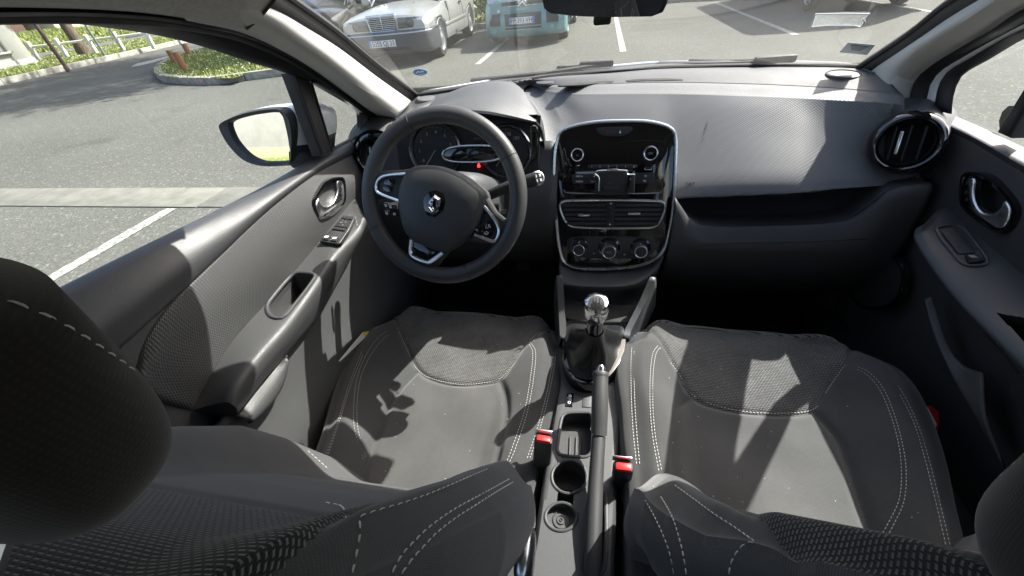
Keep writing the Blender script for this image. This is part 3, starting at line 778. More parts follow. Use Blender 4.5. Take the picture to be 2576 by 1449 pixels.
# --- turquoise small van
def citro():
    T = Matrix.Translation((-1.57, 8.72, 0)) @ Matrix.Rotation(R(-1), 4, 'Z'); R3 = T.to_3x3()
    c = thing('parked_car', 'turquoise small van with double chevron nose badge, plate FP-393-VH', 'van', T.translation, 'cars parked facing us')
    secs = [(.03, [(.52, .22), (.70, .25), (.72, .40), (.70, .56), (.66, .70), (.5, .76), (.25, .78), (0, .785)]),
            (.14, [(.60, .20), (.80, .24), (.82, .42), (.81, .60), (.76, .78), (.55, .87), (.25, .90), (0, .91)]),
            (.5, [(.68, .2), (.85, .26), (.862, .45), (.86, .66), (.80, .88), (.55, .97), (.25, 1.0), (0, 1.01)]),
            (1.0, [(.68, .2), (.855, .26), (.862, .45), (.862, .7), (.81, .98), (.55, 1.07), (.25, 1.1), (0, 1.11)]),
            (2.4, [(.68, .2), (.855, .26), (.862, .45), (.862, .7), (.83, 1.05), (.55, 1.12), (.25, 1.12), (0, 1.12)]),
            (4.1, [(.66, .25), (.84, .3), (.85, .45), (.85, .7), (.82, 1.05), (.55, 1.12), (.25, 1.12), (0, 1.12)])]
    b = body_loft('body', secs, M['teal'], c, T)
    for sx in (-1, 1):
        for y in (.83, 3.45):
            arch_cut(b, T, sx*.78, y, .36, sx); wheel(c, T, sx*.74, y, .30, .19, sx)
        pts = [T @ V((sx*.862, .83+math.cos(a)*.365, .27+math.sin(a)*.365)) for a in [math.pi*k/16 for k in range(17)]]
        tube('arch_lip', pts, .018, M['bumper_black'], c, 6)
        # headlamp
        hp = [T @ V((sx*x, y, z)) for x, y, z in ((.475, .03, .60), (.70, .085, .60), (.74, .14, .83), (.50, .10, .86))]
        n_ = R3 @ V((sx*.25, -1, .25)); hl = prism('headlight', hp, n_, .08, M['lamp_glass'], c, bevel=.01, back=.018)
        lathe('lens', [(.075, 0), (.06, .012), (0, .02)], frame(T @ V((sx*.60, .06, .71)), n_, (0, 0, 1)), M['lamp_glass'], hl, 18)
        # grey bumper corner
        cp = [T @ V((sx*x, y, z)) for x, y, z in ((.475, -.03, .38), (.70, .03, .38), (.735, .09, .585), (.47, -.012, .585))]
        prism('bumper_corner', cp, R3 @ V((sx*.25, -1, .05)), .07, M['bumper_black'], c, bevel=.012, back=.022)
        mir = superell('mirror', T @ V((sx*.98, 1.25, 1.15)), (.10, .06, .10), (.5, .5), M['bumper_black'], c, 18, 10)
        superell('mirror_glass', T @ V((sx*.98, 1.30, 1.15)), (.08, .012, .08), (.5, .5), M['mirror'], mir, 16, 8)
        lathe('fog_lamp_cover', [(.055, 0), (.05, .008), (0, .012)], frame(T @ V((sx*.60, .0, .30)), R3 @ V((sx*.2, -1, 0)), (0, 0, 1)), M['teal'], c, 18)
    # bumper skin
    bp = [(-.85, .45), (-.80, .16), (-.55, .02), (0, -.03), (.55, .02), (.80, .16), (.85, .45)]
    cr = [[T @ V((x, y+o_, z)) for x, y in bp] for z, o_ in ((.17, .08), (.22, .01), (.36, -.02), (.50, -.015), (.58, .03), (.60, .08))]
    loft('front_bumper', cr, 40, 14, M['teal'], c, .01)
    # recessed dark plate panel with slots
    bd = prism('bumper_grille', [T @ V(p) for p in ((-.37, -.058, .31), (.37, -.058, .31), (.37, -.048, .575), (-.37, -.048, .575))], R3 @ V((0, -1, 0)), .05, M['bumper_black'], c, bevel=.006, back=.014)
    for z in (.355, .30): box('grille_bar', T @ V((0, -.078, z)), (.74, .03, .016), M['teal'], c, .004, R3)
    plate(c, T, (-.02, -.085, .455), 'FP·393·VH', .52, True)
    # nose: bar and double chevron
    nz = .735; yn = .012
    for z0, hw in ((.695, .43), (.775, .45)): tube('nose_bar', [T @ V((-hw, yn+.05, z0)), T @ V((-.13, yn, z0)), T @ V((-.05, yn-.005, z0))], .010, M['satin'], c, 6); tube('nose_bar', [T @ V((hw, yn+.05, z0)), T @ V((.13, yn, z0)), T @ V((.05, yn-.005, z0))], .010, M['satin'], c, 6)
    box('nose_slot', T @ V((0, .06, .735)), (.86, .08, .06), M['bumper_black'], c, .01, R3)
    for dz in (0, .055):
        for sx in (-1, 1): prism('chevron', [T @ V(p) for p in ((0, yn-.02, nz+.0+dz), (sx*.085, yn-.02, nz-.075+dz), (sx*.085, yn-.02, nz-.035+dz), (0, yn-.02, nz+.04+dz))], R3 @ V((0, -1, 0)), .02, M['chrome'], c, bevel=.004, back=.01)
    gs = [(.95, [(.78, .95), (.78, .98), (.74, 1.02), (.4, 1.09), (0, 1.11)]), (1.75, [(.80, 1.0), (.79, 1.1), (.68, 1.72), (.4, 1.77), (0, 1.78)]), (4.0, [(.80, 1.0), (.79, 1.1), (.70, 1.74), (.4, 1.79), (0, 1.80)]), (4.1, [(.78, 1.0), (.78, 1.1), (.70, 1.5), (.4, 1.6), (0, 1.6)])]
    body_loft('cabin_glass', gs, M['carglass'], c, T)
    body_loft('roof', [(1.7, [(.68, 1.66), (.70, 1.70), (.66, 1.745), (.4, 1.785), (0, 1.795)]), (4.12, [(.70, 1.66), (.72, 1.70), (.68, 1.76), (.4, 1.80), (0, 1.81)])], M['teal'], c, T)
    for sx in (-1, 1): tube('pillar', [T @ V((sx*.785, .98, 1.0)), T @ V((sx*.69, 1.74, 1.72))], .03, M['teal'], c, 8)
    box('underbody', T @ V((0, 2.1, .2)), (1.3, 3.6, .06), M['under'], c, 0, R3)
citro()

# --- dark cars either side, seen in part
def plain_car(lab, x, y, rot, mt, tall, grp, hub='spokes', L=4.2):
    T = Matrix.Translation((x, y, 0)) @ Matrix.Rotation(R(rot), 4, 'Z'); R3 = T.to_3x3()
    c = thing('parked_car', lab, 'van' if tall else 'car', T.translation, grp); k = .25 if tall else 0
    secs = [(.02, [(.5, .25), (.70, .28), (.72, .45), (.70, .58), (.62, .66+k), (.45, .70+k), (.25, .72+k), (0, .725+k)]),
            (.18, [(.6, .22), (.82, .27), (.84, .45), (.83, .62), (.76, .76+k), (.5, .81+k), (.25, .83+k), (0, .835+k)]),
            (.9, [(.68, .2), (.87, .26), (.88, .45), (.88, .68), (.82, .88+k), (.52, .93+k), (.25, .95+k), (0, .955+k)]),
            (1.2, [(.68, .2), (.87, .26), (.88, .45), (.88, .7), (.82, .92+k), (.52, .98+k), (.25, 1.0+k), (0, 1.0+k)]),
            (L-.3, [(.68, .2), (.87, .26), (.88, .45), (.88, .7), (.83, .95+k), (.52, 1.0+k), (.25, 1.0+k), (0, 1.0+k)]),
            (L, [(.6, .28), (.8, .32), (.82, .45), (.81, .68), (.76, .9+k), (.52, .95+k), (.25, .95+k), (0, .95+k)])]
    b = body_loft('body', secs, M[mt], c, T)
    for sx in (-1, 1):
        for yy in (.85, L-.85):
            arch_cut(b, T, sx*.8, yy, .365, sx); wheel(c, T, sx*.765, yy, .32, .2, sx, hub)
        hp = [T @ V((sx*q, y_, z)) for q, y_, z in ((.42, .03, .56), (.70, .10, .58), (.78, .28, .72+k*.5), (.55, .14, .71+k*.5))]
        prism('headlight', hp, R3 @ V((sx*.4, -1, .35)), .06, M['lamp_glass'], c, bevel=.01, back=.02)
        mir = superell('mirror', T @ V((sx*.97, 1.42, 1.0+k)), (.11, .055, .075), (.5, .5), M[mt], c, 18, 10)
        superell('mirror_glass', T @ V((sx*.97, 1.465, 1.0+k)), (.09, .012, .06), (.5, .5), M['mirror'], mir, 14, 8)
        tube('window_trim', [T @ V((sx*.815, 1.3, .955+k)), T @ V((sx*.81, L-.8, .975+k))], .008, M['chrome'], c, 6)
        box('door_handle', T @ V((sx*.885, 2.35, .80+k)), (.025, .18, .03), M['chrome'], c, .006, R3)
    h = 1.95 if tall else 1.43; f = .25 if tall else .65
    gs = [(1.0, [(.78, .9+k), (.78, .93+k), (.74, .96+k), (.4, .985+k), (0, 1.0+k)]), (1.2+f, [(.79, .92+k), (.78, 1.0+k), (.64, h-.06), (.4, h-.02), (0, h-.01)]), (L-.7, [(.79, .92+k), (.78, 1.0+k), (.64, h-.06), (.4, h-.02), (0, h-.01)]), (L-.1, [(.78, .9+k), (.78, .95+k), (.7, 1.1+k), (.4, 1.15+k), (0, 1.16+k)])]
    body_loft('cabin_glass', gs, M['carglass'], c, T)
    body_loft('roof', [(1.1+f, [(.64, h-.12), (.66, h-.09), (.62, h-.045), (.4, h-.005), (0, h+.005)]), (L-.5, [(.64, h-.12), (.66, h-.09), (.62, h-.045), (.4, h-.005), (0, h+.005)])], M[mt], c, T)
    for sx in (-1, 1): tube('pillar', [T @ V((sx*.785, 1.02, .92+k)), T @ V((sx*.65, 1.2+f, h-.06))], .025, M[mt], c, 8)
    box('grille', T @ V((0, .0, .52)), (.8, .08, .14), M['under'], c, .02, R3); box('underbody', T @ V((0, L/2, .22)), (1.3, L-.6, .06), M['under'], c, 0, R3)
plain_car('black car with spoked wheel, half hidden by the pale left windscreen pillar', -6.75, 8.85, 2, 'black_paint', False, 'cars parked facing us')
def camper():
    T = Matrix.Translation((5.25, 9.8, 0)); R3 = T.to_3x3()
    c = thing('parked_car', 'tall dark grey van at far right of the windscreen, only wheel and shadow showing', 'van', T.translation, 'cars parked facing us')
    pr = lambda s_, t_: [(.78*s_, .30), (.92*s_, .36), (.95*s_, 1.0), (.95*s_, 2.1), (.93*s_, 2.65-t_), (.80*s_, 2.80-t_), (.4, 2.86-t_), (0, 2.87-t_)]
    b = body_loft('body', [(.0, pr(.94, .22)), (.06, pr(.98, .08)), (.25, pr(1, 0)), (2.5, pr(1, 0)), (5.1, pr(1, 0)), (5.25, pr(.97, .08))], M['grey_paint'], c, T)
    for sx in (-1, 1):
        for y in (.92, 4.1): arch_cut(b, T, sx*.86, y, .39, sx); wheel(c, T, sx*.83, y, .34, .21, sx, 'spokes')
        hp = [T @ V((sx*x, -.005, z)) for x, z in ((.50, .72), (.80, .74), (.80, .98), (.56, .94))]
        prism('headlight', hp, R3 @ V((0, -1, 0)), .06, M['lamp_glass'], c, bevel=.01, back=.02)
        prism('side_window', [T @ V((sx*.955, y, z)) for y, z in ((.7, 1.35), (1.9, 1.35), (1.9, 1.95), (1.0, 1.95))], R3 @ V((sx, 0, 0)), .02, M['carglass'], c, bevel=.004, back=.006)
        mir = superell('mirror', T @ V((sx*1.08, .75, 1.5)), (.09, .07, .16), (.5, .5), M['bumper_black'], c, 18, 10)
        superell('mirror_glass', T @ V((sx*1.08, .815, 1.5)), (.07, .012, .13), (.5, .5), M['mirror'], mir, 14, 8)
    prism('windscreen', [T @ V((x, -.01, z)) for x, z in ((-.78, 1.3), (.78, 1.3), (.72, 2.0), (-.72, 2.0))], R3 @ V((0, -1, 0)), .04, M['carglass'], c, bevel=.01, back=.01)
    box('front_bumper', T @ V((0, -.02, .48)), (1.8, .16, .26), M['bumper_black'], c, .05, R3); box('grille', T @ V((0, -.01, .86)), (.85, .08, .2), M['under'], c, .02, R3)
    box('underbody', T @ V((0, 2.6, .30)), (1.4, 4.6, .08), M['under'], c, 0, R3)
camper()
# ------------------------------------------------------------------ our car: shell, pillars, glass
def to_px(p):
    q = V(p)-CL; z = q.dot(FW); return 1288+FP*q.dot(RG)/z, 724.5-FP*q.dot(UP)/z
def hole(o, poly):
    """open a hole in a sheet where its faces fall inside an outline"""
    bm = bmesh.new(); bm.from_mesh(o.data)
    dl = [f for f in bm.faces if poly_in(*to_px(f.calc_center_median()), poly)]
    bmesh.ops.delete(bm, geom=dl, context='FACES'); bm.to_mesh(o.data); bm.free()
def well(name, rim, d, mat_, parent=None, scale=.85):
    """recess: walls from the rim down along d, closed by a floor"""
    rim = [V(p) for p in rim]; c = sum(rim, V())/len(rim); d = V(d); n = len(rim)
    low = [c+(p-c)*scale+d for p in rim]; mid = [c+(p-c)*(1-(1-scale)*.35)+d*.8 for p in rim]
    vs_ = rim+mid+low; fs = []
    for a in (0, n):
        for i in range(n): j = (i+1) % n; fs.append((a+i, a+j, a+n+j, a+n+i))
    fs.append(tuple(range(2*n, 3*n)))
    return mk(name, vs_, fs, mat_, parent)
def zc(pts, ox, oy, s):
    """points read off an enlarged piece of the photo -> picture units"""
    return [((ox+x/s)*.63889, (oy+y/s)*.63889) for x, y in pts]

body = thing('car_body', 'white hatchback body around the cabin: pale pillar trims, roof lining, scuttle and black seals', 'car body', (0, 0, 0))
# windscreen edges (left, right) and base
WL = [on(a, b, 0, x) for a, b, x in ((1047, 238, -.605), (950, 165, -.60), (850, 82, -.59), (735, 0, -.575))]+[V((-.56, -.06, 1.318)), V((-.55, -.10, 1.33))]
WR = [on(a, b, 0, x) for a, b, x in ((2161, 168, .63), (2220, 130, .63), (2300, 75, .622), (2395, 0, .612))]+[V((.59, .10, 1.265)), V((.56, -.06, 1.322)), V((.55, -.10, 1.33))]
C0 = PZ([(1050, 240), (1110, 232), (1190, 219), (1284, 206), (1401, 189.5), (1540, 180), (1661, 170), (1923, 165), (2080, 165), (2161, 168)], 1.006)
WC = [on(1590, 175, 2, 1.008), V((.0, .54, 1.11)), V((0, .34, 1.21)), V((0, .12, 1.30)), V((0, .0, 1.345))]
ws = thing('windscreen', 'raked windscreen glass seen from inside, dusty and slightly green', 'windscreen', (0, .7, 1))
Q1 = [C0[3], V((-.315, .47, 1.11)), V((-.30, .29, 1.205)), V((-.29, .07, 1.30)), V((-.28, -.02, 1.340))]; Q2 = [C0[7], V((.36, .48, 1.11)), V((.34, .29, 1.205)), V((.30, .07, 1.30)), V((.28, -.02, 1.340))]
glass_ws = loft('glass', [WL, Q1, WC, Q2, WR], 30, 40, M['windscreen'], ws)
# black ceramic border and bead along the edges of the glass
for e in (WL, WR): tube('edge_seal', e, .007, M['rubber'], ws, 8, n=30)
tube('base_seal', [p+V((0, .004, .001)) for p in C0], .005, M['rubber'], ws, 6, n=40)
ws_bvh = bvh_of([glass_ws])

# scuttle, bonnet
cow = [p+V((0, .012, -.004)) for p in C0]
cow2 = [p+V((0, .05, -.004)) for p in C0]; cow3 = [p+V((0, .085, -.012)) for p in C0]; cow4 = [p+V((0, .095, -.05)) for p in C0]
loft('scuttle_panel', [cow, cow2, cow3, cow4], 50, 10, M['dark'], body, .004)
b0 = [p+V((0, .098, -.013+.004*math.cos(p.x*4))) for p in C0]; b1 = [V((p.x, p.y+.25, .945)) for p in C0]; b2 = [V((p.x, p.y+.62, .84)) for p in C0]; b3 = [V((p.x*.98, p.y+.95-.25*abs(p.x), .70)) for p in C0]; b4 = [V((p.x*.98, p.y+1.02-.25*abs(p.x), .42)) for p in C0]
loft('bonnet', [b0, b1, b2, b3, b4], 40, 24, M['paint_white'], body, .01)
# wipers lying on the scuttle
def wiper(lab, arm, blade_):
    t_ = thing('wiper', lab, 'wiper', arm[0])
    tube('arm', arm, lambda t: .008-.003*t, M['darker'], t_, 8, n=14, ry=.005)
    tube('blade', blade_, .006, M['rubber'], t_, 6, n=14, ry=.012)
    a = arm[-1]; box('joint', a, (.11, .022, .02), M['darker'], t_, .006, Matrix.Rotation(.05, 3, 'Z'))
def ws_pt(px, py, off): 
    h = ws_bvh.ray_cast(CL, ray(px, py).normalized()); return (h[0] if h[0] is not None else on(px, py, 2, 1.02))+V((0, off, off*.3))
wiper('black wiper resting on the scuttle in front of the driver', [on(1400, 180, 2, 1.0)+V((0, .05, 0)), on(1440, 170, 2, 1.012), on(1500, 161, 2, 1.018)], [on(1180, 207, 2, 1.0)+V((0, .03, 0)), on(1350, 186, 2, 1.01), on(1500, 164, 2, 1.015)])
wiper('black wiper resting on the scuttle in front of the passenger seat', [on(1740, 164, 2, 1.0)+V((0, .05, 0)), on(1830, 156, 2, 1.012), on(1950, 149, 2, 1.018)], [on(1660, 164, 2, 1.0)+V((0, .03, 0)), on(1800, 158, 2, 1.01), on(1960, 152, 2, 1.015)])

# --- left pillar, seal bands and door frame (curves run front/bottom to rear/top)
E0 = [on(a, b, 0, x) for a, b, x in ((968, 301, -.668), (930, 275, -.664), (860, 222, -.658), (758, 150, -.65), (617, 80, -.64))]
E0r = PX([(600, 73), (463, 45), (300, 27), (0, 18)], -.635)+[V((-.635, -.60, 1.318)), V((-.635, -1.2, 1.315)), V((-.60, -2.1, 1.25))]
WLi = [p+V((-.012, .0, -.012)) for p in WL]
mid = [on(a, b, 0, x) for a, b, x in ((1000, 288, -.610), (925, 230, -.605), (840, 162, -.598), (740, 92, -.590), (640, 30, -.582))]+[V((-.59, -.20, 1.318))]
pil = loft('windscreen_pillar_trim', [spl(WLi, 20), spl(mid, 20), spl(E0+E0r[1:2], 20)], 50, 24, M['beige'], body, .004)
pb_ = bvh_of([pil])
for sc in ([(20, 570), (90, 620), (160, 662), (230, 690), (300, 735)], [(385, 775), (470, 820), (545, 880)], [(620, 905), (720, 985), (830, 1045), (930, 1090)], [(1000, 1110), (1100, 1150), (1185, 1195)], [(1215, 1210), (1275, 1222), (1292, 1258), (1262, 1275), (1230, 1245), (1215, 1212)]):
    q = cast(zc(sc, 1150, 0, 4.527), pb_, .0006)
    if len(q) > 2: tube('scuff_mark', q, .0009, M['scuff'], body, 5, n=12)
for e, s_ in ((WL, -1), (WR, 1)):
    tube('windscreen_pillar', [p+V((s_*.034, .006, -.012)) for p in e], .034, M['rubber'], body, 12, n=30)
# roof lining side rail + roof
rail = [p+V((.125, 0, .055)) for p in E0r]
hl_ = loft('roof_lining_edge', [[p+V((-.03, 0, .004)) for p in E0r], [p+V((.010, 0, -.001)) for p in E0r], [p+V((.02, 0, .002)) for p in E0r], [p+V((.05, 0, .014)) for p in E0r], rail], 50, 12, M['headliner'], body, .006)
tube('lining_edge_bead', [E0r[0]+V((.015, 0, 0)), E0r[0]+V((.05, 0, .014)), rail[0]], .003, M['rubber'], body, 6, n=12)
E1 = [on(a, b, 0, x) for a, b, x in ((926, 318, -.70), (905, 283, -.697), (845, 224, -.692), (758, 168, -.685), (617, 99, -.678))]+PX([(463, 62), (300, 38), (0, 29)], -.672)+[V((-.67, -.60, 1.30)), V((-.67, -.80, 1.30))]
E0f = E0+E0r[1:5]
E0f = E0f[:-1]+[V((-.635, -.60, 1.318)), V((-.635, -.80, 1.318))]
for nm, f0, f1, mt, dx in (('door_seal', .0, .55, 'rubber', .012), ('door_frame_edge', .55, 1.0, 'paint_white', 0)):
    A_ = spl(E0f, 50); B_ = spl(E1, 50)
    ca = [a.lerp(b, f0)+V((-.006, 0, -.003)) for a, b in zip(A_, B_)]; cb = [a.lerp(b, (f0+f1)/2)+V((dx-.004, 0, -.004)) for a, b in zip(A_, B_)]; cc = [a.lerp(b, f1)+V((-.006, 0, -.003)) for a, b in zip(A_, B_)]
    loft(nm, [ca, cb, cc], 60, 8, M[mt], body, .003)
for s_, crv in ((1, E0f), (-1, [V((-p.x, p.y, p.z)) for p in E0r])):
    loft('roof_rail', [[p+V((-.012*s_, 0, -.012)) for p in crv], [p+V((-.03*s_, 0, .03)) for p in crv], [p+V((.0, 0, .075)) for p in crv]], 50, 6, M['dark'], body, .004)
# outer roof, floor, rear of the cabin (keeps the daylight out as the real shell does)
def roofz(x, y): return 1.375-.10*abs(x)**2-.02*max(0, -y-1.2)**2
rv = [[V((x, (.035 if y > -.1 else y)-(.10*(x/.515)**2 if y > -.2 else 0), roofz(x, y)-(.035 if y > -.1 else 0))) for x in (-.515, -.3, 0, .3, .515)] for y in (0, -.18, -.6, -1.2, -1.8, -2.25)]
loft('roof_lining', rv, 24, 24, M['headliner'], body, .02)
railR = [V((-p.x, p.y, p.z)) for p in rail]; E0rR = [V((-p.x, p.y, p.z)) for p in E0r]
box('floor', (0, -.5, .27), (1.42, 3.2, .04), M['carpet'], body, 0)
# firewall and toe board
loft('toe_board', [[V((-.72, .35, .28)), V((.72, .35, .28))], [V((-.72, .62, .42)), V((.72, .62, .42))], [V((-.72, .70, .75)), V((.72, .70, .75))], [V((-.72, .70, .99)), V((.72, .70, .99))]], 8, 14, M['carpet'], body, .02)
for sx in (-1, 1):
    s_ = -1 if sx < 0 else 1
    box('centre_post', (sx*.70, -.86, .85), (.10, .16, 1.02), M['beige'], body, .02)
    box('sill', (sx*.74, -.3, .30), (.16, 2.6, .16), M['dark'], body, .02)
    box('kick_panel', (sx*.70, .52, .55), (.05, .4, .62), M['lower'], body, .02)
    box('rear_quarter', (sx*.74, -1.65, .62), (.10, 1.4, .70), M['lower'], body, .03)
    box('rear_post', (sx*.64, -2.15, 1.12), (.12, .4, .34), M['beige'], body, .03)
box('tailgate', (0, -2.45, .68), (1.4, .08, .78), M['lower'], body, .03)
rb = thing('rear_bench', 'dark rear bench seat with its backrest at the back of the cabin', 'bench seat', (0, -1.6, .3))
superell('cushion', (0, -1.5, .43), (.62, .27, .11), (.35, .35), M['seat_dark'], rb, 40, 16)
superell('backrest', (0, -1.85, .72), (.62, .10, .32), (.35, .35), M['seat_dark'], rb, 40, 16, fn=lambda p: V((p.x, p.y-p.z*.3, p.z)))
for x in (-.36, .36): superell('headrest', (x, -1.99, 1.10), (.13, .045, .07), (.5, .5), M['headrest'], rb, 24, 12)

# --- right pillar side
F0 = [on(a, b, 0, x) for a, b, x in ((2284, 256, .668), (2290, 205, .666), (2332, 164, .664), (2411, 114, .658), (2490, 69, .652), (2560, 20, .648))]
F0 += [V((.64, -.05, 1.272)), V((.635, -.34, 1.303)), V((.635, -.80, 1.318))]
WRi = [p+V((.012, 0, -.012)) for p in WR]
midR = [on(a, b, 0, x) for a, b, x in ((2225, 238, .625), (2240, 190, .625), (2290, 140, .618), (2370, 85, .61))]+[V((.60, .10, 1.235)), V((.575, -.15, 1.315)), V((.56, -.35, 1.345))]
loft('windscreen_pillar_trim', [spl(WRi, 20), spl(midR, 20), spl(F0[:8], 20), spl([p+V((.03, 0, -.004)) for p in F0[:8]], 20)], 40, 24, M['beige'], body, .004)
F0r = [V((.637, -.2, 1.29)), V((.635, -.6, 1.318)), V((.635, -1.2, 1.315)), V((.60, -2.1, 1.25))]
loft('roof_lining_edge', [F0r, [p+V((-.03, 0, .012)) for p in F0r], [p+V((-.125, 0, .055)) for p in F0r]], 50, 12, M['headliner'], body, .006)
F1 = [on(a, b, 0, x) for a, b, x in ((2352, 272, .70), (2364, 212, .697), (2385, 180, .695), (2437, 148, .69), (2504, 109, .684), (2576, 72, .68))]+[V((.675, -.05, 1.25)), V((.67, -.34, 1.285)), V((.67, -.80, 1.30))]
A_ = spl(F0, 50); B_ = spl(F1, 50)
for nm, f0, f1, mt, dx in (('door_seal', 0, .6, 'rubber', .012), ('door_frame_edge', .6, 1, 'paint_white', 0)):
    ca = [a.lerp(b, f0)+V((.006, 0, -.003)) for a, b in zip(A_, B_)]; cb = [a.lerp(b, (f0+f1)/2)+V((.004-dx, 0, -.004)) for a, b in zip(A_, B_)]; cc = [a.lerp(b, f1)+V((.006, 0, -.003)) for a, b in zip(A_, B_)]
    loft(nm, [ca, cb, cc], 60, 8, M[mt], body, .003)

# --- things on the windscreen
def on_ws(pts, off=.004): return [(lambda h, d: (h[0] if h[0] is not None else on(0, 0, 2, 1))-d*off)(ws_bvh.ray_cast(CL, ray(a, b).normalized()), ray(a, b).normalized()) for a, b in pts]
def ws_n(px, py): return -ws_bvh.ray_cast(CL, ray(px, py).normalized())[1] if ws_bvh.ray_cast(CL, ray(px, py).normalized())[1].dot(ray(px, py)) > 0 else ws_bvh.ray_cast(CL, ray(px, py).normalized())[1]
Z31 = lambda pts: zc(pts, 3050, 0, 4.2933)
sl = thing('plastic_sleeve', 'empty clear plastic ticket sleeve stuck high on the windscreen at right', 'sticker', on_ws(Z31([(1100, 350)]))[0])
p_ = on_ws(Z31([(690, 240), (1150, 228), (1605, 235), (1545, 315), (1490, 330), (1530, 365), (1455, 460), (1350, 440), (900, 440), (610, 460)]))
prism('pouch', p_, ws_n(2110, 50), .001, M['plastic_clear'], sl)
tube('welded_edge', p_, .0014, M['white_print'], sl, 5, closed=True)
st = thing('sticker', 'pale blue square paper sticker low on the windscreen at right', 'sticker', on_ws(Z31([(1400, 830)]))[0])
p_ = on_ws(Z31([(1240, 725), (1700, 765), (1560, 930), (1095, 885)]))
prism('paper', p_, ws_n(2160, 122), .001, M['sticker_pale'], st)
prism('print', [p_[0].lerp(p_[2], .15)-ray(2160, 122)*.001, p_[1].lerp(p_[3], .18)-ray(2160, 122)*.001, p_[2].lerp(p_[0], .35)-ray(2160, 122)*.001, p_[3].lerp(p_[1], .35)-ray(2160, 122)*.001], ws_n(2160, 122), .0005, M['shutter'], st, back=.0008)
Z12 = lambda pts: zc(pts, 1150, 0, 4.527)
bs = thing('sticker', 'round blue windscreen sticker with white motorway mark near the left pillar', 'sticker', on_ws(Z12([(2280, 1290)]))[0])
ell = [(2285+125*math.cos(a), 1290+58*math.sin(a)-.0*a) for a in [6.2832*k/28 for k in range(28)]]
prism('disc', on_ws(Z12(ell)), ws_n(1057, 182), .001, M['sticker_blue'], bs)
for q in ([(2215, 1345), (2375, 1310), (2380, 1322), (2225, 1342)], [(2205, 1315), (2240, 1262), (2262, 1262), (2228, 1312)], [(2240, 1268), (2300, 1285), (2290, 1300), (2235, 1285)], [(2285, 1300), (2290, 1262), (2320, 1248), (2318, 1285)], [(2310, 1275), (2360, 1262), (2352, 1285), (2325, 1290)]):
    prism('mark', on_ws(Z12(q), .0055), ws_n(1057, 182), .0005, M['white_print'], bs)

# interior mirror
im = thing('rear_view_mirror', 'black framed interior rear-view mirror hanging at the top of the windscreen', 'mirror', (-.04, .11, 1.25))
mo = [on(a, b, 1, .10) for a, b in ((1357, 4), (1362, 28), (1378, 40), (1440, 45), (1518, 46), (1640, 40), (1668, 28), (1680, 4), (1683, -42), (1650, -58), (1380, -58), (1353, -40))]
mn = V((-.14, -1, -.10)).normalized(); c_ = sum(mo, V())/len(mo)
mo = [p-mn*((p-c_).dot(mn)) for p in mo]
prism('housing', mo, mn, .045, M['darker'], im, bevel=.006, seg=3)
prism('mirror_glass', [c_+(p-c_)*.94+mn*.001 for p in mo], mn, .002, M['mirror'], im)
box('dip_lever', on(1515, 50, 1, .11), (.03, .02, .014), M['darker'], im, .004)
tube('stem', [c_-mn*.04, V((.0, .16, 1.26)), V((.0, .17, 1.28))], .012, M['darker'], im, 10, n=8)
# ------------------------------------------------------------------ driver's door (left)
dd = thing('driver_door', 'driver door with sunlit grey hatched trim, armrest and chrome handle, window up', 'car door', (-.72, -.2, .3))
L0 = PX([(968, 309.5), (864, 361), (758, 420.6), (652, 480.6), (511, 551), (300, 655), (100, 757)], -.76)+[V((-.76, -.60, 1.010)), V((-.76, -.80, 1.015))]
L1 = PX([(928, 366), (864, 396), (779, 442), (687, 512), (627, 565), (550, 639), (447, 742)], -.722)
L1s = L1[:6]+[V((-.722, -.45, .905)), V((-.722, -.62, .90)), V((-.722, -.80, .90))]
L1t = L1+PX([(375, 835), (346, 900)], -.722)
a_ = spl(L0, 40); b_ = spl(L1s, 40)
k1 = [p.lerp(q, .22)+V((.012, 0, .010)) for p, q in zip(a_, b_)]
k2 = [p.lerp(q, .62)+V((.018, 0, .007)) for p, q in zip(a_, b_)]
loft('upper_ledge', [[p+V((-.004, 0, -.01)) for p in a_], a_, k1, k2, b_, [p+V((-.012, 0, -.006)) for p in b_]], 70, 30, M['door_up'], dd, .004)
L2 = PX([(893, 500), (881, 511.5), (777, 640), (680, 751.6), (592.5, 848.6), (544, 921), (486, 1030)], -.712)
L2s = L2+[V((-.712, -.6, .735)), V((-.712, -.80, .735))]
# backing of the whole door between ledge and armrest
loft('inner_panel', [[p+V((-.004, 0, 0)) for p in spl([V((-.72, .45, .90))]+L1s, 30)], [p+V((-.004, 0, 0)) for p in spl([V((-.712, .45, .80))]+L2s, 30)], [V((-.715, .45-.0431*k, .55)) for k in range(30)], [V((-.72, .45-.0431*k, .30)) for k in range(30)]], 50, 16, M['door'], dd)
ta = spl(L1t, 40); tb_ = spl(L2, 40)
tm = [p.lerp(q, .5)+V((.010, 0, 0)) for p, q in zip(ta, tb_)]
tgt = on(356, 975, 0, -.708)-tm[-1]
for i_ in range(14): tm[26+i_] += tgt*((i_/13)**2)
X_ = lambda c: c+[c[-1]+V((-.012, -.006, -.002)), c[-1]+V((-.03, -.006, -.002))]
ins = loft('panel_insert', [X_([p+V((-.008, 0, 0)) for p in ta]), X_([p+V((.002, 0, -.004)) for p in ta]), X_(tm), X_(tb_), X_([p+V((-.004, 0, -.006)) for p in tb_])], 120, 40, M['door_tex'], dd)
